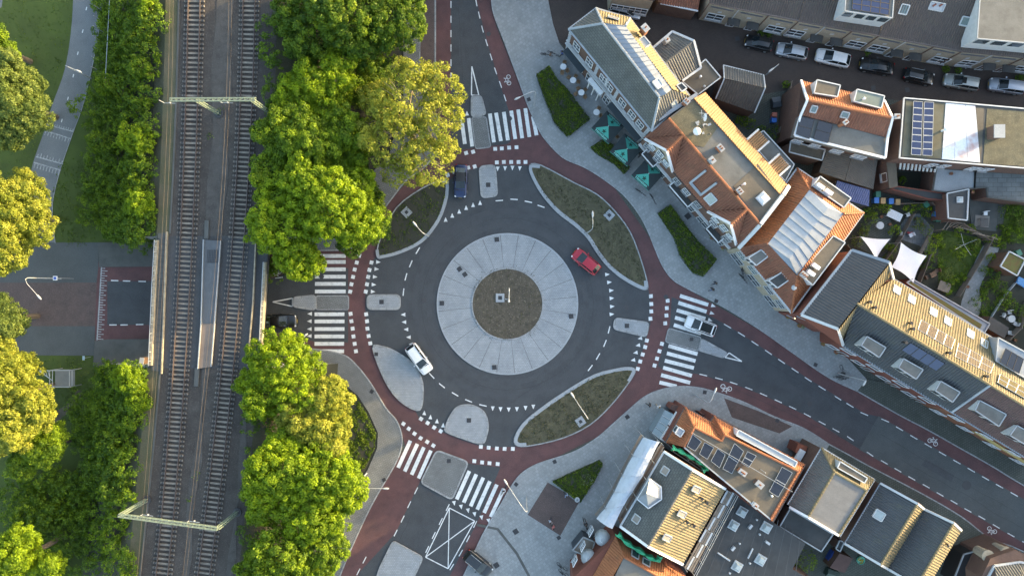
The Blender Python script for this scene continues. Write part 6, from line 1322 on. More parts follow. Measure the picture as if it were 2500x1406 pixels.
for f in (0, .5, 1): q = W(1641, 1095, 7.1).lerp(W(1713, 1143, 7.1), f); MB().tube([(q.x, q.y, 0), (q.x, q.y, 8)], .035, 5).build('scaffold_pole', steel, g)
# ---------------------------------------------------------------- L3, L4
L3 = building('hipped_house', 'house with dark tiles round a sunken grey flat roof, left of the twin gables', (2030, 1200)); ze, z = 6.0, 8.0
o = [(2006, 1092), (2135, 1170), (2050, 1309), (1923, 1231)]; walls(L3, o, ze, brick_br); f4 = [(2037, 1152, z), (2115, 1196, z), (2047, 1304, z), (1973, 1261, z)]
slope(L3, [(2006, 1092, ze), f4[0], f4[3], (1923, 1231, ze)], t_gr); slope(L3, [(2006, 1092, ze), (2135, 1170, ze), f4[1], f4[0]], t_sun); slope(L3, [(2135, 1170, ze), (2050, 1309, ze), f4[2], f4[1]], t_sun); 
flat(L3, [p[:2] for p in f4], z, mat('grey_sheet_roof', (.165, .165, .165), (.135, .135, .135), .8, .5, stain=.3), th=2.2)
for a, c in ((f4[0], f4[1]), (f4[0], f4[3]), (f4[1], f4[2]), ((2006, 1092, ze), f4[0])): cap(L3, a, c, t_sun, .16)
trim(L3, [(1923, 1231, ze), (2006, 1092, ze), (2135, 1170, ze), (2050, 1309, ze)], offwhite, .16, .14); trim(L3, [(1928, 1237, ze + .3), (1973, 1262, z + .1), (2047, 1306, z + .1)], white, .28, .3, 'parapet_coping')
boxdormer(L3, [(2051, 1126), (2117, 1166), (2110, 1178), (2044, 1141)], 7.9, 6.1, felt_b, offwhite, front=0, wn=3); 
for k in range(9):
    a, c = k / 9, (k + .98) / 9; q = WL(f4); MB().prism([q[0].lerp(q[3], a), q[0].lerp(q[3], c), q[1].lerp(q[2], c), q[1].lerp(q[2], a)], z, z + .04).build('roof_sheet', MC['grey_sheet_roof'], L3)
L3b = lowroof('flat_extension', 'dark flat roofed extension attached behind the hipped house', [(1928, 1241), (2033, 1303), (2004, 1345), (1903, 1284)], 4.2, felt_d, brick_br, steel)
L4 = building('twin_gable_house', 'house with two parallel dark tiled gables whose thin right slopes catch the sun', (2200, 1300)); ze, zr = 5.6, 8.2
o = [(2149, 1179), (2250, 1236), (2346, 1294), (2260, 1440), (2160, 1385), (2062, 1326)]; walls(L4, o, ze, brick_br)
sl = [(2149, 1179, ze), (2240, 1229, zr), (2150, 1378, zr), (2062, 1326, ze)]; slope(L4, sl, t_dk); slope(L4, [(2240, 1229, zr), (2256, 1242, 6.4), (2167, 1388, 6.4), (2150, 1378, zr)], t_sun, .34, .07)
slope(L4, [(2256, 1242, 6.4), (2328, 1276, 8.9), (2238, 1428, 8.9), (2164, 1392, 6.4)], t_dk); slope(L4, [(2328, 1276, 8.9), (2347, 1294, 6.4), (2262, 1436, 6.4), (2238, 1428, 8.9)], t_sun, .34, .07)
gable(L4, [(2149, 1179, 5.4), (2256, 1242, 5.4), (2240, 1229, zr)], brick_br); gable(L4, [(2062, 1326, 5.4), (2150, 1378, zr), (2167, 1388, 5.4)], brick_br); gable(L4, [(2256, 1242, 5.4), (2347, 1294, 5.4), (2328, 1276, 8.9)], brick_br)
trim(L4, [(2149, 1179, ze + .1), (2240, 1229, zr + .1), (2256, 1242, 6.5), (2328, 1276, 9.0), (2347, 1294, 6.5)], offwhite, .28, .2, 'barge_board'); trim(L4, [(2062, 1326, ze + .1), (2150, 1378, zr + .1), (2167, 1388, 6.5), (2238, 1429, 9.0)], offwhite, .28, .2, 'barge_board'); trim(L4, [(2149, 1179, ze), (2062, 1326, ze)], zinc, .16, .14)
cap(L4, (2240, 1229, zr), (2150, 1378, zr), t_sun, .14); cap(L4, (2328, 1276, 8.9), (2238, 1428, 8.9), t_sun, .14); roofwin(L4, (2146, 1257), 1.1, 1.1, sl[:3], fm=offwhite, glassm=dome_g)
vent(L4, (2308, 1326), 8.0, .6, .1, black)
# ---------------------------------------------------------------- L5, L6, L7
L5 = building('orange_roof_house', 'orange tiled house at the lower edge below the scaffolded house, with pale round bays', (1540, 1380)); ze, z = 5.8, 7.8
walls(L5, [(1503, 1310), (1680, 1410), (1690, 1500), (1400, 1500), (1398, 1410)], ze, brick_rd); slope(L5, [(1503, 1310, ze), (1680, 1410, ze), (1640, 1425, z), (1524, 1359, z)], t_or); slope(L5, [(1503, 1310, ze), (1524, 1359, z), (1478, 1440, z), (1440, 1420, ze)], t_or)
flat(L5, [(1524, 1359), (1640, 1425), (1600, 1500), (1470, 1470)], z, felt, th=2.2); cap(L5, (1503, 1310, ze), (1524, 1359, z), t_or, .14); cap(L5, (1524, 1359, z), (1640, 1425, z), t_or, .14)
pl = [(1503, 1310, ze), (1680, 1410, ze), (1640, 1425, z)]; roofwin(L5, (1550, 1352), 1.0, 1.1, pl, glassm=glass); roofwin(L5, (1577, 1372), 1.0, .9, pl, glassm=glass)
for p in ((1438, 1363), (1472, 1315)):
    c = W(*p, 4.5); b = MB(); b.lathe((c.x, c.y, 3.0), [(.55, 0), (.95, .5), (.95, 1.2), (1.02, 1.3), (.95, 1.45), (.7, 1.7), (.35, 1.85), (.05, 1.9)], 14); b.build('bay_window', mat('bay_cladding', (.42, .45, .46), (.34, .37, .38), .5, 2), L5)
    for k in range(7): t = R(110 + k * 24); q = V((c.x + math.cos(t) * 1.02, c.y + math.sin(t) * 1.02, 0)); MB().beam((q.x, q.y, 4.15), (c.x + math.cos(t) * .3, c.y + math.sin(t) * .3, 4.95), .05, .05).build('glazing_bar', white, L5)
P0, P1 = W(1455, 1290, ze), W(1398, 1395, ze)
for f in (.15, .5, .85): window(L5, P0, P1, f, 4.6, 1.1, 1.3, white, glass)
L6 = building('black_flat_roof', 'large black flat roof with pale square rooflights behind the scaffolding', (1840, 1310), 'building'); z = 4.6
o = [(1790, 1176), (1878, 1270), (1905, 1286), (1966, 1326), (1934, 1388), (1990, 1420), (1960, 1500), (1690, 1500), (1700, 1396)]; P = WL(o, z); MB().prism(P, 0, z).build('wall', brick_br, L6); MB().prism(P, z + .002, z + .06).build('flat_roof', felt_d, L6)
for p, s in (((1811, 1248), 1.0), ((1790, 1281), 1.0), ((1870, 1286), 1.05), ((1856, 1365), 1.05), ((1799, 1381), 1.0)): skydome(L6, p, z + .06, s, R(-30))
for i, (p, r_) in enumerate((((1830, 1283), 50), ((1872, 1322), -35), ((1788, 1336), 50))): c = W(*p, z); MB().box((c.x, c.y, z + .06), (.6, .3, .4), R(r_)).build('ventilation_box', offwhite, L6)
for a, c in (((1826, 1362), (1838, 1338)), ((1752, 1348), (1782, 1368))): MB().tube([W(*a, z + .3), W(*c, z + .3)], .11, 8).build('duct', offwhite, L6)
for p in ((1804, 1324), (1853, 1302), (1846, 1266), (1829, 1372), (1780, 1396)): vent(L6, p, z + .05, .3, .08, offwhite)
for k in range(10):
    a, c = W(1792 + k * 18, 1190 + k * 13, z), W(1702 + k * 26, 1392 + k * 6, z); MB().beam(V((a.x, a.y, z + .065)), V((c.x, c.y, z + .065)), .07, .012).build('felt_seam', mat('felt_seam', (.10, .10, .10), None, .9, 3), L6)
L7 = building('corner_house', 'brick corner house with grey-brown tiles and small round bay at the lower right corner', (2460, 1390)); ze = 6.0
walls(L7, [(2418, 1362), (2480, 1340), (2560, 1380), (2560, 1500), (2400, 1500), (2395, 1410)], ze, brick_br); slope(L7, [(2428, 1382, ze), (2490, 1372, ze), (2500, 1440, 8.5), (2440, 1450, 8.5)], t_gr); slope(L7, [(2490, 1372, ze), (2560, 1390, ze), (2560, 1440, 8.5), (2500, 1440, 8.5)], t_gr)
for p in ((2425, 1364), (2470, 1356)): c = W(*p, ze); MB().lathe((c.x, c.y, 0), [(.6, 3.0), (.7, 4.8), (.8, 4.9), (.8, 5.1)], 14).build('bay_window', cream, L7)
trim(L7, [(2405, 1420, ze), (2428, 1380, ze), (2492, 1371, ze), (2560, 1388, ze)], offwhite, .25, .2)
L8 = lowroof('dark_well', 'black roof standing for the dark light well left of the corner house', [(2352, 1352), (2395, 1340), (2412, 1352), (2375, 1440), (2325, 1420)], 2.8, black, black, steel, 'porch')  # shade inside the light well is put into a black roof
lowroof('yard_annex', 'narrow flat annex beside the blue bin in the lower right yard', [(2049, 1318), (2060, 1322), (2050, 1345), (2040, 1338)], 3.0, felt_d, brick_br, steel); lowroof('yard_canopy', 'brown canopy roof next to the blue container', [(2050, 1350), (2082, 1362), (2062, 1398), (2026, 1385)], 2.3, MC['brown_flat'], wood_b, None, 'canopy')
MB().prism(WL([(2010, 1300), (2120, 1370), (2220, 1430), (2200, 1480), (1930, 1480)]), -.02, .03).build('yard', clinker_r, kind='structure')
# entrance structures at the square
lowroof('wooden_canopy', 'slatted wooden canopy beside the round bays at the pub terrace', [(1424, 1310), (1452, 1322), (1440, 1360), (1398, 1342)], 2.8, wood, mat('dark_frame', (.05, .06, .075), None, .6, 3), steel, 'canopy')
g = thing('red_porch', 'orange-red porch roof with white skylight between the orange block and hipped house', 'porch', W(1955, 1090)); MB().prism(WL([(1950, 1083), (1971, 1090), (1962, 1112), (1942, 1104)], 3), 0, 3).build('porch_wall', brick_rd, g); flat(g, [(1949, 1082), (1972, 1090), (1964, 1113), (1941, 1104)], 3.1, mat('red_roof', (.24, .08, .045), None, .8, 2)); 
b = MB(); b.box(W(1951, 1110, 3.0), (.8, 1.6, .35), R(-30)); b.build('porch_skylight', white, g)
# ---------------------------------------------------------------- plain unseen houses added to keep the low sun off the streets
def house(x, y, L_, D_, rot, ze, zr, lab, wm, rm):
    g = thing('shade_house', lab, 'house', (x, y, 0), group='houses added out of view for shade'); cs, sn = math.cos(rot), math.sin(rot)
    T = lambda a, c, z: V((x + a * cs - c * sn, y + a * sn + c * cs, z)); l, d = L_ / 2, D_ / 2
    MB().prism([T(-l, -d, 0), T(l, -d, 0), T(l, d, 0), T(-l, d, 0)], 0, ze, 0, False).face([T(-l, -d, ze), T(-l, 0, zr), T(-l, d, ze)]).face([T(l, -d, ze), T(l, d, ze), T(l, 0, zr)]).build('wall', wm, g)
    for s in (-1, 1):
        b = MB(); q = [T(-l - .3, s * (d + .3), ze - .2), T(l + .3, s * (d + .3), ze - .2), T(l + .3, 0, zr), T(-l - .3, 0, zr)]; b.face(q if newell(q).z > 0 else q[::-1]); b.build('roof', rm, g)
    return g
hs = [(88, 52, 50, 10, 84), (86, 4, 40, 10, 86), (82, -32, 26, 10, 92), (110, 60, 60, 10, 84), (112, 0, 50, 10, 86), (4, 52, 28, 10, 5), (-26, 55, 26, 10, 0), (10, 72, 60, 10, 5), (62, 60, 90, 11, -8), (12, 49, 26, 9, 8), (80, 92, 80, 11, -8)]
for i, (x, y, L_, D_, r_) in enumerate(hs): house(x, y, L_, D_, R(r_), 6.0, 9.3, '%s house added out of view for shade' % ['far north-eastern gabled'] [0] if i == 10 else '%s house added out of view for shade' % ['long brick eastern', 'middle brick eastern', 'southernmost brick eastern', 'second row northern brick', 'second row eastern brick', 'northern brick', 'north-western brick', 'second row north-western brick', 'north-eastern brick', 'outermost northern brick'][i % 10], brick_br, t_bn if i % 2 else t_rd)
# ================================================================ cars
def carpaint(n, c, r=.28, me=.3):
    m = mat(n, c, tuple(k * .93 for k in c), r, .5, metal=me, spec=.6); m.node_tree.nodes['Principled BSDF'].inputs['Coat Weight'].default_value = .6; m.node_tree.nodes['Principled BSDF'].inputs['Coat Roughness'].default_value = .06; return m
lampw = mat('headlight_lens', (.75, .77, .78), None, .15, 5, spec=.8); lampr = mat('taillight_lens', (.35, .01, .01), None, .2, 5, spec=.8); carglass = mat('car_glass', (.016, .022, .026), (.012, .018, .021), .06, 2, spec=.6); trimb = mat('dark_trim', (.025, .025, .027), None, .6, 5)
def car(lab, front, rear, pm, kind='hatch', L_=4.2, Wd=1.78, roof=None, hgt=1.47, group='cars in the streets', rz=None):
    f, r = W(*front), W(*rear); d = (f - r); ang = math.atan2(d.y, d.x); c = (f + r) / 2
    g = thing('parked_car' if group.startswith('parked') else 'car', lab, 'car', (c.x, c.y, 0), ang if rz is None else rz, group)
    l, w = L_ / 2, Wd / 2
    # body: loft of stations along x; each (x, half width, z of the shoulder line)
    if kind == 'estate': cab = (l * .50, l * .12, -l * .80, -l * .97)
    elif kind == 'sedan': cab = (l * .44, l * .06, -l * .48, -l * .80)
    else: cab = (l * .54, l * .14, -l * .68, -l * .93)
    st = [(l, w * .58, .52), (l * .985, w * .78, .62), (l * .93, w * .90, .72), (l * .80, w * .97, .80), (l * .55, w, .90), (l * .1, w, .94), (-l * .5, w, .96), (-l * .82, w * .97, .96), (-l * .93, w * .92, .92), (-l * .985, w * .82, .80), (-l, w * .68, .62)]
    rings = []
    for x, hw, z in st:
        prof = [(-hw * .93, .22), (-hw, .42), (-hw, z * .72), (-hw * .96, z * .93), (-hw * .84, z), (-hw * .45, z + .035), (0, z + .05)]
        prof = prof + [(-a, b_) for a, b_ in prof[-2::-1]]; rings.append([V((x, a, b_)) for a, b_ in prof])
    b = MB(); m_ = len(rings[0])
    b.v = [p for rg in rings for p in rg]
    for i in range(len(rings) - 1):
        for k in range(m_ - 1): b.f.append([i * m_ + k, i * m_ + k + 1, (i + 1) * m_ + k + 1, (i + 1) * m_ + k]); b.m.append(0)
    b.f.append(list(range(m_))[::-1]); b.m.append(0); b.f.append([(len(rings) - 1) * m_ + k for k in range(m_)]); b.m.append(0)
    B0 = b
    def put(mb, nm, mm, sm=False, par=None):
        ms = mm if isinstance(mm, (list, tuple)) else [mm]
        return mb.build(nm, ms, None, sm)
    def child(mb, nm, mm, sm=False, par=None): o = put(mb, nm, mm, sm); o.parent = par or g; return o
    body = child(b, 'body', pm, True)
    x0, x1, x2, x3 = cab; wt, wb = w * .70, w * .86; zb, zt = .93, hgt
    lo = [(x0, wb * .93), (x1 + .1, wb), (x2 - .1, wb), (x3, wb * .90)]; up = [(x1, wt), (x2, wt * .97)]
    rb = MB(); N = 6; G = []                                   # roof skin, gently domed
    for i in range(N + 1):
        x = x1 + (x2 - x1) * i / N; hw = (wt + (wt * .96 - wt) * i / N); zz = zt - .05 * (2 * i / N - 1) ** 2
        G.append([V((x, hw * a, zz - .045 * a * a)) for a in (-1, -.6, 0, .6, 1)])
    for i in range(N):
        for k in range(4): rb.face([G[i][k], G[i + 1][k], G[i + 1][k + 1], G[i][k + 1]][::-1])
    child(rb, 'roof', roof or pm, True)
    A = lambda x, y, z: V((x, y, z)); zF, zR = G[0][0].z, G[-1][0].z
    ws = MB(); ws.face([A(x0, -wb * .88, .93), A(x0 + .06, 0, .97), G[0][2], G[0][0]]).face([A(x0 + .06, 0, .97), A(x0, wb * .88, .93), G[0][4], G[0][2]]); child(ws, 'windscreen', carglass)
    rw = MB(); rw.face([A(x3, wb * .84, .95), A(x3 - .03, 0, .97), G[-1][2], G[-1][4]]).face([A(x3 - .03, 0, .97), A(x3, -wb * .84, .95), G[-1][0], G[-1][2]]); child(rw, 'rear_window', carglass)
    for s, e in ((-1, 0), (1, 4)):
        sg = MB(); q = [A(x0, s * wb * .90, .92), A(x1, s * wb, .92), G[0][e], ]; sg.face(q); 
        pts = [A(x1, s * wb, .92), A((x1 + x2) / 2, s * wb, .93), A(x2, s * wb, .94), G[-1][e], G[N // 2][e], G[0][e]]; sg.face(pts); sg.face([A(x2, s * wb, .94), A(x3, s * wb * .86, .95), G[-1][e]]); child(sg, 'side_window', carglass)
        pl = MB(); pl.beam(A(x0, s * wb * .90, .94), G[0][e], .07, .05).beam(A(x3, s * wb * .86, .95), G[-1][e], .09, .06).beam(A((x1 + x2) / 2, s * wb, .94), G[N // 2][e], .06, .03).beam(A(x1, s * wb * 1.0, .93), A(x2, s * wb, .95), .03, .03); child(pl, 'pillars', pm)
        child(MB().beam(A(x1 + .15, s * (w + .02), .95), A(x1 + .15, s * (w + .19), .98), .16, .12), 'mirror', pm)
        child(MB().lathe((l * .90, s * w * .70, .60), [(.02, 0), (.17, .0), (.15, .12), (.05, .15)], 8), 'headlight', lampw)
        child(MB().beam(A(-l * .93, s * w * .80, .72), A(-l * .97, s * w * .66, .84), .18, .22), 'taillight', lampr)
        for x in (l * .62, -l * .60):
            t = child(MB().tube([A(x, s * (w - .20), .32), A(x, s * (w + .005), .32)], .32, 14), 'wheel', rubber); child(MB().tube([A(x, s * (w - .05), .32), A(x, s * (w + .02), .32)], .20, 10), 'rim', steel, par=t)
    child(MB().box((l * .965, 0, .30), (.12, w * 1.2, .18)), 'grille', trimb); child(MB().box((l * 1.0, 0, .38), (.03, .5, .11)), 'number_plate', mat('plate_yellow', (.6, .45, .05), None, .5, 4))
    child(MB().beam(A(l * .53, -w * .8, .93), A(l * .57, w * .8, .93), .1, .03), 'cowl', trimb)
    for s in (-1, 1):
        for xx in (l * .50, l * .02, -l * .42): child(MB().beam(A(xx, s * (w + .004), .40), A(xx, s * (w * .97), .93), .02, .015), 'door_gap', trimb)
        child(MB().beam(A(l * .45, s * (w - .02), .27), A(-l * .42, s * (w - .02), .27), .08, .1), 'sill', trimb)
        if kind == 'estate' or roof is glroof: child(MB().beam(A(x1 - .1, s * wt * .98, zt - .01), A(x2 + .1, s * wt * .95, zt - .02), .04, .05), 'roof_rail', steel if roof is not glroof else pm)
    child(MB().beam(A(-l * .99, -w * .7, .5), A(-l * .99, w * .7, .5), .1, .16), 'rear_bumper', trimb)
    if roof is glroof:
        for xx in (x1 - .02, x2 + .02): child(MB().beam(A(xx, -wt * .95, zt - .03), A(xx, wt * .95, zt - .03), .16, .05), 'roof_frame', pm)
    # shut lines on the bonnet
    child(MB().beam(A(l * .90, -w * .62, .83), A(l * .56, -w * .76, .935), .02, .012).beam(A(l * .90, w * .62, .83), A(l * .56, w * .76, .935), .02, .012), 'shut_line', trimb)
    return g, body
P_red = carpaint('red_car_paint', (.42, .018, .035)); P_blue = carpaint('blue_car_paint', (.010, .024, .085)); P_white = carpaint('white_car_paint', (.72, .73, .74), .3, 0); P_blk = carpaint('black_car_paint', (.012, .013, .015)); P_silv = carpaint('silver_car_paint', (.42, .44, .47), .3, .5); P_slb = carpaint('bluish_silver_paint', (.33, .37, .43), .3, .5); P_slg = carpaint('greenish_silver_paint', (.33, .36, .35), .3, .5); P_dk = carpaint('dark_grey_paint', (.03, .033, .036))
glroof = mat('glass_roof', (.012, .015, .015), None, .12, 3, spec=.25)
G1 = 'cars driving round the roundabout'; G2 = 'parked cars along the brown street'
car('red hatchback driving on the roundabout beside the right apron', (1399, 614), (1460, 664), P_red, 'hatch', 4.15, 1.8, group=G1)
car('dark blue saloon entering the roundabout from the north', (1124, 482), (1127, 407), P_blue, 'sedan', 4.45, 1.76, roof=mat('soft_top', (.02, .022, .028), None, .6, 3), group=G1)
car('white estate car passing the small curved island at the lower left', (1046, 905), (1003, 845), P_white, 'estate', 4.4, 1.82, group=G1)
car('black saloon driving out from under the railway bridge', (727, 783), (648, 784), P_blk, 'sedan', 4.5, 1.82, group=G1)
car('white crossover with dark glass roof on the eastern zebra crossing', (1678, 784), (1737, 806), P_white, 'hatch', 4.2, 1.85, roof=glroof, hgt=1.6, group=G1)
car('dark estate car at the lower edge beside the paved square', (1195, 1393), (1140, 1347), P_dk, 'estate', 4.3, 1.8, group=G1)
car('silver car parked at the top behind the cafe building', (1559, 38), (1490, 22), P_silv, 'estate', 4.5, 1.85, group=G2)
car('black hatchback, first of the row beside the cream terrace', (1819, 103), (1878, 117), P_blk, 'hatch', 3.7, 1.7, group=G2)
car('silver hatchback, second of the row beside the cream terrace', (1893, 122), (1965, 137), P_silv, 'hatch', 4.2, 1.8, group=G2)
car('white crossover, third of the row and brightest of them', (1986, 136), (2071, 156), P_white, 'hatch', 4.6, 1.9, group=G2)
car('black convertible-like low saloon, fourth of the row', (2093, 158), (2176, 174), P_blk, 'sedan', 4.5, 1.8, group=G2, hgt=1.4)
car('black hatchback facing the other way, fifth of the row', (2275, 199), (2198, 182), P_blk, 'estate', 4.1, 1.75, group=G2)
sg, _ = car('grey-green estate with a dark sunroof, sixth of the row', (2292, 196), (2388, 213), P_slg, 'estate', 4.7, 1.8, group=G2); o = MB().box((.1, 0, 1.455), (.55, .8, .02)).build('sunroof', glroof); o.parent = sg
car('bluish silver estate at the right end of the parked row', (2403, 207), (2496, 221), P_slb, 'estate', 4.7, 1.8, group=G2)
# ================================================================ street lamps
lampgrey = mat('lamp_grey', (.42, .44, .45), None, .45, 3)
def lamp(lab, base, head, h=7.0, mid=None, m=None, group='street lamps', bolt=True):
    b0 = W(*base, .12); hp = W(*head, h); g = thing('street_lamp', lab, 'street lamp', (b0.x, b0.y, .1), group=group); m = m or lampgrey
    top = V((b0.x, b0.y, h * .86)); d = (hp - V((b0.x, b0.y, h))); d.z = 0; L_ = d.length; dn = d.normalized() if L_ > 0 else V((1, 0, 0))
    MB().tube([(b0.x, b0.y, .05), (b0.x, b0.y, h * .4), tuple(top)], [.10, .08, .055], 8).build('pole', m, g)
    arm = [top, top + V((0, 0, h * .09)) + dn * L_ * .08, V((b0.x, b0.y, h)) + dn * L_ * .3, V((hp.x, hp.y, h)) - dn * .45]; MB().tube(arm, [.05, .04, .035, .03], 6).build('arm', m, g)
    a, c = V((hp.x, hp.y, h)) - dn * .5, V((hp.x, hp.y, h)) + dn * .35; MB().tube([a, a.lerp(c, .25), a.lerp(c, .7), c], [.04, .11, .13, .05], 8).build('lamp_head', m, g); return g
lamp('curved grey street lamp reaching over the northern cycle lane', (1303, 258), (1262, 241), 7.5); lamp('slim grey lamp leaning over the planted island at the upper left', (1046, 577), (1012, 546), 7.0); lamp('grey lamp on the small slab of the north-eastern planted island', (1432, 570), (1447, 522), 7.5)
lamp('grey lamp beside the slab of the south-eastern planted island', (1424, 1002), (1397, 963), 7.0); lamp('brown-lit lamp standing at the end of the lower left planting bed', (895, 1155), (943, 1192), 7.0); lamp('lamp at the zebra crossing beside the cyclists at the lower right', (1284, 1246 - 34), (1234, 1175), 7.5)
lamp('lamp with round white head over the eastern cycle symbol', (1695, 963), (1747, 952), 7.5); lamp('long armed lamp beside the parked bicycles on the narrow eastern pavement', (2048, 912), (2110, 936), 7.2); lamp('small white lamp beside the tiled shed on the brown street', (1871, 183), (1882, 172), 5.0)
lamp('curved white lamp with a blue sign over the western brick street', (148, 680), (96, 726), 7.5); lamp('slim lamp at the park path', (222, 192), (193, 175), 6.0, group='park lamps'); lamp('white T-shaped mast beside the golden-lit park tree', (118, 531), (104, 530), 6.5, group='park lamps')
lamp('small mast standing in the lime-green tree at the western zebra crossing', (742, 838), (746, 818), 6.0)
g = thing('parking_sign', 'square blue and white sign above the western brick street', 'sign', W(137, 680)); c = W(135, 679, 3.6); MB().box((c.x, c.y, 3.6), (.55, .55, .05)).build('board', white, g); MB().box((c.x, c.y, 3.655), (.34, .34, .02)).build('symbol', mat('sign_blue', (.03, .10, .45), None, .5, 2), g); MB().box((c.x + .12, c.y, 0), (.06, .06, 3.6)).build('post', steel, g)
g = thing('mast', 'pale T-shaped camera mast rising from a square white plinth on the central island', 'mast', W(1221, 727, .2)); c = W(1221, 727, .2); 
b = MB()
for x, y, w_, d_ in ((-.42, 0, .32, 1.16), (.42, 0, .32, 1.16), (0, -.42, .52, .32), (0, .42, .52, .32)): b.box((c.x + x, c.y + y, .2), (w_, d_, .14))
b.build('plinth', concrete, g); MB().box((c.x, c.y, .2), (.5, .5, .05)).build('pit_cover', MC['cast_iron'], g)
q = W(1243, 731, .2); MB().tube([(q.x - .5, q.y + .05, .3), (q.x, q.y, .35), (q.x, q.y + .05, 8.0)], [.09, .09, .06], 8).build('pole', lampgrey, g); MB().tube([(q.x, q.y, 8), (q.x + .05, q.y + 1.55, 8.1)], .045, 6).lathe((q.x, q.y - .1, 7.9), [(.12, 0), (.15, .15), (.1, .3)], 8).build('arm', lampgrey, g)
# ================================================================ people and bicycles
def person(lab, p, ang, top, legs, hair=(.05, .035, .025), pose='walk', skin=(.45, .28, .2), z=.12, seat=0.0, group=None, sc=1.0):
    c = W(*p); g = thing('person', lab, 'person', (c.x, c.y, z), R(ang), group)
    sw = .22 if pose == 'walk' else .05; hip = .92 + seat
    J = {'pel': (0, 0, hip, .15), 'ch': (.03, 0, hip + .38, .17), 'nk': (.04, 0, hip + .56, .07), 'hd': (.07, 0, hip + .70, .105), 'ht': (.06, 0, hip + .80, .085)}
    ed = [('pel', 'ch'), ('ch', 'nk'), ('nk', 'hd'), ('hd', 'ht')]
    for s, k in ((-1, 'l'), (1, 'r')):
        ph = s * sw
        J['sh' + k] = (.02, s * .19, hip + .48, .075)
        if pose in ('sit', 'ride'): J['el' + k] = (.22, s * .24, hip + .26, .05); J['ha' + k] = (.45, s * .20, hip + .22, .035); J['hp' + k] = (.02, s * .1, hip - .04, .10); J['kn' + k] = (.42, s * .12, hip - .06 - (.12 if s > 0 and pose == 'ride' else 0), .075); J['ft' + k] = (.40, s * .12, .10 + (seat if pose == 'ride' else 0), .045); J['to' + k] = (.56, s * .12, .06 + (seat if pose == 'ride' else 0), .04)
        else: J['el' + k] = (-ph * .5, s * .26, hip + .22, .05); J['ha' + k] = (-ph * .9 + .1, s * .25, hip - .02, .038); J['hp' + k] = (0, s * .1, hip - .08, .10); J['kn' + k] = (ph * .6 + .05, s * .1, .50, .07); J['ft' + k] = (ph * 1.1, s * .1, .08, .045); J['to' + k] = (ph * 1.1 + .17, s * .11, .045, .035)
        ed += [('ch', 'sh' + k), ('sh' + k, 'el' + k), ('el' + k, 'ha' + k), ('pel', 'hp' + k), ('hp' + k, 'kn' + k), ('kn' + k, 'ft' + k), ('ft' + k, 'to' + k)]
    keys = list(J); me = bpy.data.meshes.new('body'); me.from_pydata([J[k][:3] for k in keys], [(keys.index(a), keys.index(b_)) for a, b_ in ed], [])
    o = bpy.data.objects.new('body', me); COL.objects.link(o); md = o.modifiers.new('skin', 'SKIN'); me.skin_vertices.new() if not me.skin_vertices else None
    for i, k in enumerate(keys): me.skin_vertices[0].data[i].radius = (J[k][3], J[k][3]); me.skin_vertices[0].data[i].use_root = (k == 'pel')
    o.modifiers.new('ss', 'SUBSURF').levels = 1; dg = bpy.context.evaluated_depsgraph_get(); m2 = bpy.data.meshes.new_from_object(o.evaluated_get(dg)); bpy.data.objects.remove(o)
    mats = [mat('skin_%.2f' % skin[0], skin, None, .6, 9), mat('cloth_%.2f_%.2f_%.2f' % top, top, None, .85, 9), mat('cloth_%.2f_%.2f_%.2f' % legs, legs, None, .85, 9), mat('hair_%.2f' % hair[0], hair, None, .8, 9), black]
    m2.materials.clear(); [m2.materials.append(x) for x in mats]
    for f in m2.polygons:
        q = f.center; f.use_smooth = True
        f.material_index = 4 if q.z < .13 + (seat if pose == 'ride' else 0) else 2 if (q.z < hip + .02 and abs(q.y) < .2) else 0 if q.z > hip + .57 else (0 if (abs(q.y) > .17 and q.z < hip + .08) or (q.x > .36 and abs(q.y) > .12) else 1)
    bo = bpy.data.objects.new('body', m2); COL.objects.link(bo); bo.parent = g
    h = MB().lathe((.045, 0, hip + .70), [(.118, .0), (.128, .06), (.115, .13), (.07, .175), (.01, .19)], 10).build('hair', mats[3], None, True); h.parent = g
    n = MB().beam((.16, 0, hip + .70), (.20, 0, hip + .69), .03, .04).build('nose', mats[0]); n.parent = g
    g.scale = (sc, sc, sc); return g
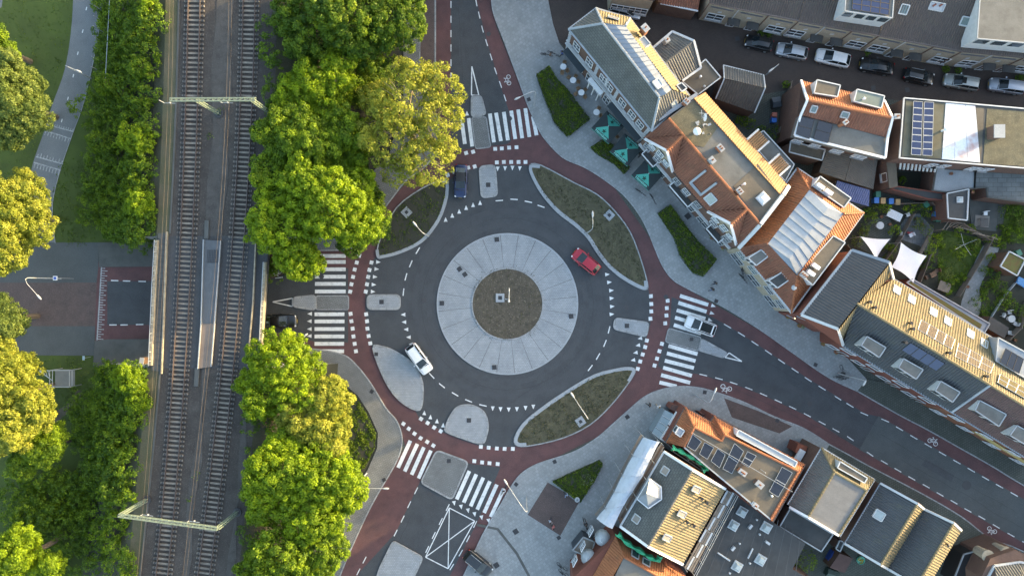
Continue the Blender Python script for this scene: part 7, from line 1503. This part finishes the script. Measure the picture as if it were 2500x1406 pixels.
def bicycle(lab, p, ang, c=(.03, .03, .035), z=.12, lean=0.08, group='parked bicycles', basket=False):
    q = W(*p); g = thing('bicycle', lab, 'bicycle', (q.x, q.y, z), R(ang), group); g.rotation_euler = (lean, 0, R(ang))
    fm = mat('bike_%.2f_%.2f' % c[:2], c, None, .4, 5, metal=.3)
    for x in (-.52, .52):
        t = MB(); t.tube([(x + .34 * math.cos(a), 0, .35 + .34 * math.sin(a)) for a in np.linspace(0, 2 * math.pi, 17)], .024, 5, cap=False)
        for k in range(6): a = k * math.pi / 6; t.beam((x - .33 * math.cos(a), 0, .35 - .33 * math.sin(a)), (x + .33 * math.cos(a), 0, .35 + .33 * math.sin(a)), .006, .006, 1)
        w_ = t.build('wheel', [rubber, steel]); w_.parent = g
        o = MB().tube([(x + .38 * math.cos(a), 0, .35 + .38 * math.sin(a)) for a in np.linspace(.3, 2.8, 9)], .03, 4).build('mudguard', fm); o.parent = g
    f = MB()
    for a, b_ in (((-.52, 0, .35), (-.1, 0, .32)), ((-.1, 0, .32), (-.2, 0, .86)), ((-.52, 0, .35), (-.18, 0, .75)), ((-.1, 0, .32), (.38, 0, .80)), ((-.16, 0, .66), (.36, 0, .92)), ((.52, 0, .35), (.36, 0, .98))): f.beam(a, b_, .035, .035)
    o = f.build('frame', fm); o.parent = g; o = MB().box((-.22, 0, .9), (.28, .15, .07)).build('saddle', black); o.parent = g
    o = MB().tube([(.22, -.29, 1.02), (.34, -.24, 1.06), (.36, 0, 1.04), (.34, .24, 1.06), (.22, .29, 1.02)], .016, 5).build('handlebar', steel); o.parent = g
    o = MB().box((-.52, 0, .76), (.42, .14, .025)).build('luggage_rack', black); o.parent = g; o = MB().beam((-.1, -.14, .22), (-.1, .14, .42), .05, .03).build('pedals', black); o.parent = g
    if basket: o = MB().box((.5, 0, .85), (.28, .34, .22)).build('basket', wood_b); o.parent = g
    return g
person('person in dark clothes walking on the eastern pavement, upper of the pair', (1741, 691), 200, (.03, .035, .05), (.02, .03, .06)); person('person in black with blue jeans walking on the eastern pavement, lower of the pair', (1734, 706), 200, (.02, .02, .025), (.05, .09, .2))
person('person in black walking towards the southern cycle path', (1582, 985), 150, (.02, .02, .022), (.03, .03, .035)); person('person in white clothes walking towards the glass conservatory', (1603, 988), -70, (.6, .6, .6), (.35, .3, .22), (.25, .17, .08))
person('person in a pale shirt on the brick square', (1342, 1266), 20, (.40, .42, .5), (.04, .05, .08)); person('person with a pink top sitting on the edge of the brick square', (1349, 1279), -40, (.45, .15, .14), (.03, .03, .035), (.03, .02, .015))
person('person in light blue beside the triangular hedge', (1381, 1203), 120, (.22, .30, .45), (.05, .06, .09)); person('person in black standing between the parasols', (1559, 382), 40, (.02, .02, .022), (.02, .02, .022)); person('person in blue standing at the cafe corner', (1371, 137), 190, (.04, .09, .28), (.03, .03, .04))
bk = bicycle('bicycle ridden over the southern zebra crossing by the person in white and blue', (1230, 1193), 240, z=0, lean=0, group='ridden bicycles'); person('cyclist in white and blue riding across the southern zebra crossing', (1231, 1188), 240, (.50, .55, .62), (.05, .08, .16), pose='ride', z=0, seat=.12)
bk = bicycle('black bicycle ridden past the pub terrace at the lower right', (1427, 1274), 110, lean=0, group='ridden bicycles'); person('cyclist in black riding past the pub terrace', (1428, 1272), 110, (.03, .03, .035), (.05, .045, .04), pose='ride', seat=.12)
for i, (x, y, a, l) in enumerate(((1562, 470, -35, 'dark bicycle left of the parasol nearest the long hedge'), (1593, 487, -60, 'dark bicycle parked beside the grey mat near the southern parasol'), (1350, 134, -20, 'black bicycle left of the person in blue at the cafe corner'), (1810, 665, -80, 'bicycle leaning at the cream wall of the corner building, upper'), (1812, 680, -50, 'bicycle leaning at the cream wall of the corner building, lower'),
    (1720, 552, -30, 'bicycle outside the second front gable, upper'), (1732, 566, -40, 'bicycle outside the second front gable, lower'), (2051, 905, 100, 'bicycle at the long armed lamp, nearest the houses'), (2046, 916, 10, 'bicycle at the long armed lamp, middle of three'), (2058, 920, 15, 'bicycle at the long armed lamp, right of three'),
    (1372, 1378, -35, 'bicycle parked at the lower edge of the square, upper'), (1376, 1394, -35, 'bicycle parked at the lower edge of the square, lower'), (1440, 1291, -45, 'bicycle in front of the slatted wooden canopy'))): bicycle(l, (x, y), a, lean=.1)
# ================================================================ parasols with lettering, tables and chairs
teal = mat('teal_cloth', (.055, .33, .26), (.045, .28, .22), .75, 2); dkc = mat('dark_green_cloth', (.022, .034, .038), (.017, .027, .03), .8, 2)
def textmesh(txt, size):
    cu = bpy.data.curves.new('t', 'FONT'); cu.body = txt; cu.size = size; cu.align_x = 'CENTER'; cu.offset = .008; o = bpy.data.objects.new('t', cu); COL.objects.link(o)
    me = bpy.data.meshes.new_from_object(o.evaluated_get(bpy.context.evaluated_depsgraph_get())); bpy.data.objects.remove(o); return me
TXT = textmesh('Heineken', .52)
def parasol(lab, p, ang, hw=1.55):
    c = W(*p, 3.1); g = thing('parasol', lab, 'parasol', (c.x, c.y, .12), R(ang), 'big square parasols on the terrace'); ze, za = 2.35, 3.0
    cs = [V((-hw, -hw, ze)), V((hw, -hw, ze)), V((hw, hw, ze)), V((-hw, hw, ze))]; ap = V((0, 0, za))
    for k in range(4):
        a, b_ = cs[k], cs[(k + 1) % 4]; m = teal if k % 2 == 0 else dkc; f = MB(); n = 6
        for i in range(n):
            p0, p1 = a.lerp(b_, i / n), a.lerp(b_, (i + 1) / n); f.face([p0, p1, ap])
        if k % 2 == 0:
            n2 = (b_ - a).cross(ap - a).normalized() * .006; sb = MB(); sb.face([a + n2, b_ + n2, b_.lerp(ap, .27) + n2, a.lerp(ap, .27) + n2]); o = sb.build('print_band', dkc); o.parent = g
        f.face([a, b_, b_ - V((0, 0, .22)), a - V((0, 0, .22))]); o = f.build('canopy_panel', m); o.parent = g
        if k % 2 == 0:
            n_ = (b_ - a).cross(ap - a).normalized(); u = (b_ - a).normalized(); v = n_.cross(u); mid = (a + b_) / 2
            t = bpy.data.objects.new('lettering', TXT); COL.objects.link(t); 
            if not TXT.materials: TXT.materials.append(mat('pale_print', (.20, .58, .48), None, .8, 3)); mat('dark_print', (.01, .05, .035), None, .8, 3); 
            t.matrix_local = Matrix.Translation(mid + v * .10 + n_ * .012) @ Matrix((u, v, n_)).transposed().to_4x4(); t.parent = g
            st = MB(); q = mid + v * .82 + n_ * .014; pts = []
            for i in range(10): r_ = .36 if i % 2 == 0 else .15; A = math.pi / 2 + i * math.pi / 5; pts.append(q + u * r_ * math.cos(A) + v * r_ * math.sin(A))
            for i in range(10): st.face([q, pts[i], pts[(i + 1) % 10]])
            o = st.build('star', MC['dark_print']); o.parent = g
    for k in range(4): o = MB().beam(ap - V((0, 0, .03)), cs[k] - V((0, 0, .03)), .03, .03).build('rib', steel); o.parent = g
    o = MB().lathe((0, 0, 0), [(.3, 0), (.3, .1), (.04, .12), (.035, za - .1), (.05, za + .02), (.07, za + .06), (.03, za + .1)], 10).build('pole', offwhite); o.parent = g
    return g
parasol('northern green square parasol, nearest the round cafe tables', (1485.5, 308.5), -42); parasol('middle green square parasol, over the small hedge', (1531, 364), -40); parasol('southern green square parasol, nearest the parked bicycles', (1584, 424), -42)
wick = mat('wicker', (.24, .155, .085), (.18, .11, .06), .8, 8)
def chair_proto(loc, rz, lab):
    g = thing('terrace_chair', lab, 'chair', loc, rz, 'wicker terrace chairs'); 
    def ch(mb, n): o = mb.build(n, wick); o.parent = g
    ch(MB().box((0, 0, .42), (.46, .46, .05)), 'seat'); b = MB()
    for k in range(9): A, B = R(100 + k * 17.8), R(100 + (k + 1) * 17.8); b.beam((.26 * math.cos(A), .26 * math.sin(A), .66), (.26 * math.cos(B), .26 * math.sin(B), .66), .04, .46)
    ch(b, 'backrest')
    for x in (-.2, .2):
        for y in (-.2, .2): ch(MB().tube([(x, y, 0), (x, y, .42)], .018, 5), 'leg')
    return g
c0_ = None
def table(p, lab, angs, who):
    global c0_
    c = W(*p, .75); g = thing('terrace_table', lab, 'table', (c.x, c.y, .12), group='round cafe tables'); MB().lathe((c.x, c.y, .84), [(.40, -.03), (.42, 0), (.42, .025)], 20).build('table_top', white, g); MB().lathe((c.x, c.y, .12), [(.25, 0), (.22, .03), (.03, .05), (.03, .70)], 10).build('pedestal', black, g)
    for i, a in enumerate(angs):
        l = V((c.x + .78 * math.cos(R(a)), c.y + .78 * math.sin(R(a)), .12)); t = 'wicker chair %s of the round table %s' % (['right', 'upper right', 'above', 'upper left', 'left', 'lower left', 'below', 'lower right'][int(((a % 360) + 22.5) // 45) % 8], who)
        if c0_ is None: c0_ = chair_proto(l, R(a), t)
        else: copy_tree(c0_, l, R(a), t)
table((1375, 164), 'round white table at the top end of the cafe terrace', (75, 260, -40), 'nearest the cafe corner'); table((1399, 197), 'round white table second from the top of the terrace', (140, 60, -10), 'second from the cafe corner'); table((1419, 227), 'round white table third from the top of the terrace', (120, 40, 190, -45), 'third from the cafe corner'); table((1456, 275), 'round white table closest to the northern parasol', (60, -35), 'closest to the northern parasol')
for p, a, t in (((1506, 336), 30, 'wicker chair standing between the northern and middle parasol'),): copy_tree(c0_, W(*p, .1), R(a), t)
def planter(p, lab, r=.45, m=L_green, h=.5, z=.12, group='round shrubs in pots at the house fronts', nl=75):
    c = W(*p, .8); g = thing('potted_shrub', lab, 'plant', (c.x, c.y, z), group=group); MB().lathe((c.x, c.y, z), [(.22, 0), (.3, .4), (.27, .42)], 10).build('pot', mat('terracotta', (.25, .11, .06), None, .85, 4), g)
    C, Nn, T = cloud([(c.x, c.y, z + .35 + r, r)], int(26 * r * r / .2), 26, (.12, .22), .9, -.6); leafmesh('foliage', C, Nn, .07, m, g, T, (c.x, c.y, z)); return g
for p, r_, l in (((1741, 580), .5, 'round potted shrub outside the second front gable'), ((1767, 603), .55, 'round bright potted shrub left of the corner building'), ((1926, 773), .45, 'potted shrub under the small lit lamp between the corner building and the brick row'), ((1955, 795), .45, 'potted shrub at the first red brick front'), ((2013, 840), .35, 'reddish small shrub at the brick row front'), ((2045, 860), .35, 'second small shrub at the brick row front')): planter(p, l, r_)
g = thing('umbrella_base', 'round grey litter bin with a white lid at the tip of the triangular hedge', 'litter bin', W(1408, 1215, .12)); g.name = 'litter_bin'; c = W(1408, 1215, .12); MB().lathe((c.x, c.y, .12), [(.3, 0), (.33, .8), (.36, .82), (.3, .88)], 14).build('bin_body', steel, g); MB().lathe((c.x, c.y, .9), [(.16, 0), (.1, .1)], 10).build('lid', white, g)
C, Nn, T = cloud([(*W(1433, 1170, .9)[:], .8)], 40, 26, (.15, .25), .8, -.3); g = thing('flowering_shrub', 'pale flowering shrub rising from the triangular hedge', 'shrub', W(1433, 1170, .1)); leafmesh('foliage', C, Nn, .07, leafmat('leaves_pale', (.15, .18, .10), (.42, .45, .34)), g, T, tuple(W(1433, 1170, .1)))
# bollard light, wall lamp
g = thing('wall_lamp', 'small lit lamp between the corner building and the brick row', 'lamp', W(1941, 775, 2.5)); c = W(1941, 775, 2.5); MB().lathe((c.x, c.y, 2.4), [(.06, 0), (.14, .08), (.14, .2), (.05, .28)], 8).build('lamp_shade', mat('lit_lamp', (1, .65, .3), None, .5, 1, emit=4), g); MB().beam((c.x, c.y, 2.5), (c.x + .4, c.y + .3, 2.6), .04, .04).build('bracket', black, g)
# ================================================================ bins and garden things
def bin_(p, lab, c, rz=0.0, z=.03, lid=None, s=(.6, .7, 1.05)):
    q = W(*p, 1.0); g = thing('wheelie_bin', lab, 'bin', (q.x, q.y, z), rz, 'wheelie bins'); nm = 'plastic_%.2f_%.2f_%.2f' % c; m = mat(nm, c, None, .5, 4); lm = mat('plastic_%.2f_%.2f' % lid[:2], lid, None, .5, 4) if lid else m
    b = MB(); w_, d_, h = s; q0 = [(-w_ * .4, -d_ * .4), (w_ * .4, -d_ * .4), (w_ * .4, d_ * .4), (-w_ * .4, d_ * .4)]; q1 = [(-w_ / 2, -d_ / 2), (w_ / 2, -d_ / 2), (w_ / 2, d_ / 2), (-w_ / 2, d_ / 2)]
    for i in range(4): a, c_ = q0[i], q0[(i + 1) % 4]; e, f = q1[(i + 1) % 4], q1[i]; b.face([(a[0], a[1], .06), (c_[0], c_[1], .06), (e[0], e[1], h * .92), (f[0], f[1], h * .92)])
    o = b.build('bin_body', m); o.parent = g; o = MB().box((0, 0, h * .92), (w_ * 1.06, d_ * 1.06, .07)).beam((-w_ / 2, -d_ * .55, h * .95), (w_ / 2, -d_ * .55, h * .95), .05, .05).build('lid', lm); o.parent = g
    for x in (-.2, .2): o = MB().tube([(x, -d_ * .45, .1), (x + .06, -d_ * .45, .1)], .1, 8).build('wheel', rubber); o.parent = g
BL, OR, GN, DK = (.05, .20, .55), (.52, .32, .13), (.05, .20, .13), (.03, .04, .04)
for p, l, c, a in (((2140, 489), 'blue bin, left of the first blue and orange pair', BL, 0), ((2156, 490), 'orange bin, right of the first blue one', OR, 0), ((2176, 491), 'blue bin, left of the second blue and orange pair', BL, 0), ((2192, 493), 'orange bin, right of the second blue one', OR, 0), ((2144, 474), 'green bin behind the first blue bin', GN, 0), ((2262, 499), 'green bin standing alone below the alley roof', GN, .6), ((2287, 490), 'green bin at the black extension', GN, .4),
                   ((2288, 522), 'blue bin under the dark bins by the trellis', BL, 0), ((2284, 509), 'dark bin above the lone blue one', DK, 0), ((2291, 534), 'green bin below the lone blue one', GN, 0), ((1891, 282), 'orange-lidded bin in the tiled shed yard', (.50, .17, .12), 0), ((1890, 292), 'blue bin in the tiled shed yard', (.04, .18, .6), 0), ((2488, 617), 'green bin behind the sedum shed', GN, .5)): bin_(p, l, c, a)
def car_like_cover(p, lab, m, s, rot): 
    c = W(*p, .8); g = thing('container', lab, 'container', (c.x, c.y, .03), R(rot)); o = MB().box((0, 0, 0), (s[0], s[1], s[2] * .8)).build('bin_body', m); o.parent = g
    b = MB(); a, e, h = s[0] / 2 + .04, s[1] / 2 + .04, s[2]; b.face([(-a, -e, h * .8), (a, -e, h * .8), (a * .9, 0, h), (-a * .9, 0, h)]).face([(a, e, h * .8), (-a, e, h * .8), (-a * .9, 0, h), (a * .9, 0, h)]).face([(-a, e, h * .8), (-a, -e, h * .8), (-a * .9, 0, h)]).face([(a, -e, h * .8), (a, e, h * .8), (a * .9, 0, h)]); o = b.build('lid', m); o.parent = g
car_like_cover((2036, 1360), 'blue container with a blue lid in the lower right yard', mat('container_blue', (.03, .08, .33), None, .5, 3), (1.3, 1.4, 1.3), -30); car_like_cover((2032, 1400), 'dark container with green rim at the lower edge', mat('container_dark', (.03, .06, .05), None, .5, 3), (1.6, 1.0, 1.2), -20); car_like_cover((1896, 250), 'dark grey covered object on the grass of the tiled shed yard', mat('grey_cover', (.06, .07, .08), None, .5, 3), (1.1, 1.3, 1.0), 10)
g = thing('paddling_tub', 'round green tub filled with yellow balls in the lower right yard', 'tub', W(2103, 1368)); c = W(2103, 1368, .5); MB().lathe((c.x, c.y, .03), [(.5, 0), (.55, .4), (.5, .4), (.45, .3)], 16).build('tub', mat('tub_green', (.10, .40, .28), None, .5, 3), g); b = MB()
for k in range(24): a, r_ = random.uniform(0, 6.3), random.uniform(0, .38); b.lathe((c.x + r_ * math.cos(a), c.y + r_ * math.sin(a), .32), [(.02, 0), (.07, .05), (.02, .12)], 5)
b.build('ball_fill', mat('yellow_ball', (.6, .45, .04), None, .6, 3), g)['kind'] = 'stuff'
def furniture(kind, p, rot, lab, m=None, s=(1.4, .8), z=.02):
    c = W(*p, .5); m = m or wood
    if kind == 'bench':
        g = thing('garden_bench', lab, 'bench', (c.x, c.y, z), R(rot), None)
        for k in range(4): o = MB().box((0, -.2 + k * .13, .42), (s[0], .1, .03)).build('seat_slat', m); o.parent = g
        for k in range(3): o = MB().beam((-s[0] / 2, .27, .55 + k * .13), (s[0] / 2, .27, .55 + k * .13), .03, .09).build('back_slat', m); o.parent = g
        for x in (-1, 1): o = MB().box((x * s[0] * .42, .0, 0), (.06, .5, .42)).build('leg', m); o.parent = g
    elif kind == 'table':
        g = thing('garden_table', lab, 'table', (c.x, c.y, z), R(rot))
        n = max(3, int(s[1] / .14))
        for k in range(n): o = MB().box((0, (k + .5) / n * s[1] - s[1] / 2, .72), (s[0], s[1] / n * .85, .03)).build('table_plank', m); o.parent = g
        for x in (-1, 1):
            for y in (-1, 1): o = MB().box((x * s[0] * .42, y * s[1] * .4, 0), (.07, .07, .72)).build('leg', m); o.parent = g
    elif kind == 'round':
        g = thing('round_table', lab, 'table', (c.x, c.y, z), R(rot)); o = MB().lathe((0, 0, 0), [(.25, 0), (.04, .04), (.04, .68), (s[0] / 2, .70), (s[0] / 2, .74)], 18).build('table_top', m); o.parent = g
    else:
        g = thing('garden_chair', lab, 'chair', (c.x, c.y, z), R(rot), None)
        o = MB().box((0, 0, .40), (.5, .5, .05)).build('seat', m); o.parent = g; o = MB().beam((-.25, .26, .68), (.25, .26, .68), .05, .5).build('backrest', m); o.parent = g
        for x in (-.2, .2):
            for y in (-.2, .2): o = MB().box((x, y, 0), (.04, .04, .4)).build('leg', m); o.parent = g
    return g
furniture('table', (2303, 700), -20, 'slatted wooden garden table beside the diagonal fence', wood, (1.6, 1.3)); furniture('bench', (2258, 598), 62, 'long wooden bench above the square sail', wood, (2.6, .5)); furniture('table', (2276, 670), 25, 'reddish small table on the dark garden corner', wood_b, (.8, .7)); furniture('chair', (2262, 677), 110, 'reddish chair left of the small reddish table', wood_b); furniture('chair', (2288, 661), -70, 'reddish chair right of the small reddish table', wood_b)
furniture('round', (2147, 551), 0, 'round pale wire table on the narrow terrace', offwhite, (1.0, 1)); furniture('round', (2467, 778), 0, 'round grey table in the last garden at the right', steel, (1.0, 1)); furniture('chair', (2452, 770), 60, 'pale chair left of the round grey table', offwhite); furniture('chair', (2480, 790), -120, 'pale chair right of the round grey table', offwhite); furniture('chair', (2466, 812), 180, 'grey chair below the round grey table', steel); furniture('chair', (2466, 762), 10, 'pale chair above the round grey table', offwhite)
for p, a, l in (((2218, 524), 20, 'white chair at the top of the sail terrace'), ((2203, 572), 80, 'white chair at the left of the sail terrace'), ((2225, 574), -60, 'white chair beside the red toys')): furniture('chair', p, a, l, white)
furniture('table', (2182, 526), -25, 'white garden lounge table with a dark cushion', white, (2.0, 1.1)); furniture('table', (2400, 543), 0, 'dark garden table on the pale slab', mat('dark_table', (.04, .045, .05), None, .5, 3), (1.1, 1.1))
furniture('chair', (2407, 521), 0, 'white chair above the dark garden table', white)
b = MB(); g = thing('ride_on_toy', 'red and white ride-on toy on the sail terrace', 'toy', W(2221, 570)); c = W(2221, 570, .2); b.box((c.x, c.y, .1), (.7, .25, .2), -.5).box((c.x + .1, c.y, .3), (.15, .4, .15), -.5); b.build('toy_body', mat('toy_red', (.45, .03, .03), None, .4, 3), g)
g = thing('clothesline', 'rotary clothes line standing on the small lawn', 'clothes line', W(2355, 590)); c = W(2357, 597, 1.8); b = MB(); b.tube([(c.x, c.y, 0), (c.x, c.y, 1.9)], .03, 5)
for k in range(4): a = R(25 + 90 * k); b.beam((c.x, c.y, 1.5), (c.x + 1.6 * math.cos(a), c.y + 1.6 * math.sin(a), 1.95), .03, .03)
b.build('arm', steel, g)
g = thing('trellis', 'slatted wooden pergola joining the black extension to the lawn fence', 'pergola', W(2330, 560)); 
for i in range(16): a, c_ = W(2302 + i * 8, 560 - (abs(i - 5) < 4) * 8 + i * 1.2, 2.2), W(2316 + i * 8, 540 + i * 3, 2.2); MB().beam(a, c_, .07, .09).build('slat', wood, g)
b = MB()
for p in ((2304, 560), (2424, 584), (2320, 540)): q = W(*p, 2.1); b.beam((q.x, q.y, 0), (q.x, q.y, 2.15), .1, .1)
b.build('post', wood, g)
g = thing('stair_frame', 'steel framed viewing platform with a triangular arm on the lower left lawn', 'platform', W(158, 922)); c = W(158, 922, 1.5); MB().box((c.x, c.y, 1.4), (2.6, 2.2, .08)).build('deck', mat('platform_deck', (.20, .21, .20), (.16, .17, .16), .8, 1, stain=.4), g); b = MB()
for x in (-1.3, 1.3):
    for y in (-1.1, 1.1): b.beam((c.x + x, c.y + y, 0), (c.x + x, c.y + y, 2.6), .08, .08)
for zz in (2.55, 2.0): b.beam((c.x - 1.3, c.y + 1.1, zz), (c.x + 1.3, c.y + 1.1, zz), .07, .07).beam((c.x + 1.3, c.y - 1.1, zz), (c.x + 1.3, c.y + 1.1, zz), .07, .07).beam((c.x - 1.3, c.y - 1.1, zz), (c.x + 1.3, c.y - 1.1, zz), .07, .07).beam((c.x - 1.3, c.y - 1.1, zz), (c.x - 1.3, c.y + 1.1, zz), .07, .07)
b.build('frame', steel, g); a, d, e = V((c.x - 1.3, c.y + 1.1, 2.5)), V((c.x - 3.6, c.y + .9, 1.2)), V((c.x - 1.3, c.y - .3, 2.0)); b = MB().beam(a, d, .09, .09).beam(d, e, .08, .08)
for k in range(3): b.beam(a.lerp(d, .2 + k * .2), e.lerp(d, .2 + k * .2), .06, .06)
b.build('arm', steel, g)
g = thing('equipment_box', 'weathered cabinet with a leaning mast at the southern end of the parapet', 'cabinet', W(345, 882, .1)); c = W(346, 882, 1.3); MB().box((c.x, c.y, .1), (.5, .9, 1.2), -.15).build('cabinet', wood_b, g); MB().box((c.x, c.y, 1.3), (.6, 1.0, .05), -.15).build('cover', offwhite, g); MB().tube([(c.x - .2, c.y - .3, .2), (c.x - 1.3, c.y - .9, 3.0)], .04, 5).build('pole', steel, g)
g = thing('small_sign', 'small blue-grey sign on a post above the steel platform', 'sign', W(205, 874)); c = W(203, 874, 1.6); MB().box((c.x, c.y, 1.5), (.28, .55, .04)).build('board', mat('sign_pale_blue', (.30, .42, .5), None, .5, 3), g); MB().tube([(c.x + .1, c.y, 0), (c.x + .1, c.y, 1.5)], .03, 5).build('post', steel, g)
furniture('bench', (947, 163), 0, 'weathered wooden bench half hidden beneath the big trees', wood, (2.4, .6)); furniture('bench', (1020, 600), 0, 'x', wood) if False else None
for p, l in (((1334, 137), 'dark moped parked at the cafe corner'),): bicycle(l, p, -10, (.02, .02, .02), group='parked bicycles', basket=True)
# small garden greenery
def shrub(p, r, m, lab, z=.9, group='garden shrubs'):
    c = W(*p, z); g = thing('garden_shrub', lab, 'shrub', (c.x, c.y, 0), group=group); C, Nn, T = cloud([(c.x, c.y, z * .6, r), (c.x + r * .5, c.y + r * .4, z * .5, r * .65), (c.x - r * .5, c.y + r * .1, z * .5, r * .6)], int(30 + 30 * r * r), 36, (.16, .32), .85, -.3)
    leafmesh('foliage', C, Nn, .085, m, g, T, (c.x, c.y, 0)); MB().tube([(c.x, c.y, 0), (c.x, c.y, z * .5)], .05, 5).build('stem', bark, g)
for p, r, m, l in (((1812, 292), .7, L_green, 'green shrub left of the tiled shed yard'), ((1832, 302), .65, L_green, 'green shrub right of its twin in the tiled shed yard'), ((1893, 323), .9, L_shrub, 'dark shrub at the foot of the orange house wall'), ((1860, 315), .5, L_green, 'small shrub between the felt annex and the bushes'), ((1922, 205), .45, L_green, 'small shrub on the kerb of the brown street'),
                   ((2165, 508), .7, L_lime, 'vine covered post left of the passage fence'), ((2225, 510), .7, L_lime, 'vine on the middle of the passage fence'), ((2270, 518), .75, L_lime, 'yellow-green shrub at the passage end'), ((2128, 533), .8, L_lime, 'lit shrub above the triangular sail'), ((2112, 556), .7, L_olive, 'shrub left of the triangular sail'), ((2187, 562), .7, L_lime, 'shrub between the two shade sails'),
                   ((2287, 585), .8, L_lime, 'upper part of the tall planting right of the bench'), ((2276, 608), .7, L_lime, 'lower part of the tall planting right of the bench'), ((2345, 618), 1.0, L_lime, 'small bright tree in the middle of the lawn'), ((2343, 566), .6, L_green, 'shrub by the clothes line'), ((2429, 588), .9, L_lime, 'bright shrub beside the dark yard table'), ((2470, 520), 1.5, L_shrub, 'large dark shrub in the upper right garden'), ((2480, 575), 1.2, L_green, 'green shrub under the large dark one'),
                   ((2285, 640), 1.0, L_shrub, 'dark bed shrub below the tall planting'), ((2395, 740), 1.1, L_shrub, 'shrub right of the stone path'), ((2428, 665), .9, L_shrub, 'shrub left of the sedum shed'), ((2415, 700), 1.0, L_shrub, 'shrub with purple shade below the sedum shed'), ((2450, 742), .85, L_green, 'round shrub beside the last fence'), ((2493, 760), .9, L_shrub, 'shrub at the right picture edge beside the garden chairs'), ((2320, 690), .7, L_shrub, 'shrub at the lower end of the lawn'),
                   ((2205, 440), .5, L_green, 'green weed patch in the brick yard'), ((2352, 443), .5, L_green, 'potted greenery on the grey roof terrace'), ((2160, 603), .45, L_shrub, 'dark shrub beneath the triangular sail'), ((2180, 606), .6, L_green, 'plant in the white edged bed between the sails'), ((1968, 1372), 1.5, L_lime, 'tall rounded yellow-green bush filling the gap below the black roof')): shrub(p, r, m, l)
for i, p in enumerate(((1860, 78), (1880, 84), (2000, 98), (2120, 128), (2310, 168), (2340, 172), (2490, 190))): shrub(p, .38, L_shrub, '%s low green plant at the foot of the cream terrace, counted from the left' % ['first', 'second', 'third', 'fourth', 'fifth', 'sixth', 'seventh'][i], .4, 'green strips along the cream terrace')
tree('bench_bush', 'dark loose bush beside the wooden bench under the trees', [(905, 195, 3, 1.6), (880, 230, 3, 1.5), (925, 175, 2.5, 1.1)], L_dark, 90, 50, .12, z0=0, limbs=2)
# tracks of parking marks and gratings in the street
for p in ((2132, 215), (2215, 220), (1800, 95)): 
    c = W(*p); MB().box((c.x, c.y, 0), (.6, .6, .012), .2).build('inspection_cover', MC['cast_iron'], road)
# fences on the embankment side
g = thing('chain_fence', 'thin grey pole fence running through the western scrub', 'fence', W(264, 0)); b = MB()
for k in range(9): q = W(268 - k * 1.2, -10 + k * 24, 0); b.beam((q.x, q.y, 0), (q.x, q.y, 3.3), .06, .06)
b.build('post', steel, g); q0, q1 = W(268, -10, 3.2), W(257, 200, 3.2); MB().beam(q0, q1, .06, .06).build('top_rail', steel, g)

GS = [(2118, 515), (2142, 508), (2250, 508), (2108, 570), (2095, 590), (2240, 545), (2262, 560), (2296, 575), (2268, 625), (2258, 650), (2300, 650), (2315, 668), (2300, 600), (2370, 560), (2385, 590), (2378, 612), (2406, 660), (2400, 715), (2430, 690), (2445, 700), (2462, 720), (2405, 765), (2495, 545), (2455, 560), (2480, 500), (2450, 600), (2318, 715), (2345, 680), (2470, 745), (2498, 785), (2420, 630), (2200, 640), (2168, 630), (2243, 700)]
LM = [((2139, 600), 'the triangular sail'), ((2220, 640), 'the square sail'), ((2147, 551), 'the round wire table'), ((2182, 526), 'the white lounge table'), ((2258, 598), 'the long bench'), ((2303, 700), 'the slatted garden table'), ((2276, 670), 'the reddish small table'), ((2357, 597), 'the clothes line'),
      ((2400, 543), 'the dark yard table'), ((2467, 645), 'the sedum shed'), ((2360, 700), 'the stone path bend'), ((2390, 640), 'the diagonal fence top'), ((2467, 778), 'the round grey table'), ((2430, 790), 'the flat dark shed'), ((2288, 522), 'the lone blue bin'), ((2498, 690), 'the blue cover'), ((2415, 700), 'the purple shaded shrub'), ((2221, 570), 'the red toy')]
NM = {'leaves_shrub': 'dark green', 'leaves_green': 'mid green', 'leaves_lime': 'yellow-green', 'leaves_olive': 'grey-green'}
for i, (x, y) in enumerate(GS):
    r = random.uniform(.35, .9); m = random.choice([L_shrub, L_green, L_shrub, L_lime, L_olive]); (lx, ly), nm = min(LM, key=lambda q: (q[0][0] - x) ** 2 + (q[0][1] - y) ** 2)
    a_ = math.degrees(math.atan2(ly - y, x - lx)) % 360; dr = ['right of', 'above and right of', 'above', 'above and left of', 'left of', 'below and left of', 'below', 'below and right of'][int((a_ + 22.5) // 45) % 8]
    shrub((x, y), r, m, '%s %s plant %s %s' % ('tiny' if r < .5 else 'small' if r < .65 else 'bushy' if r < .78 else 'broad', NM[m.name], dr, nm), random.uniform(.3, .8), 'mixed plants in the back gardens')
ptc = mat('terracotta', (.25, .11, .06), None, .85, 4)
for i, (x, y, l) in enumerate(((2150, 530, 'terracotta pot at the top of the narrow terrace'), (2171, 548, 'terracotta pot beside the white lounge table'), (2236, 535, 'pot at the upper edge of the sail terrace'), (2250, 548, 'pot at the right edge of the sail terrace'), (2372, 470, 'left pot on the grey roof terrace edge'), (2320, 425, 'pot under the block wall on the grey terrace'), (2476, 830, 'pot below the chairs of the last garden'), (2360, 700, 'pot on the curved stone path'))):
    c = W(x, y); zz = 3.2 if y < 475 else .02; c = W(x, y, zz); g = thing('flower_pot', l, 'pot', (c.x, c.y, zz)); o = MB().lathe((0, 0, 0), [(.14, 0), (.22, .3), (.19, .32), (.17, .25)], 10).build('pot', ptc); o.parent = g
    C, Nn, T = cloud([(c.x, c.y, zz + .45, .28)], 12, 18, (.08, .16), .9, -.5); leafmesh('foliage', C, Nn, .06, L_green, g, T, (c.x, c.y, zz))
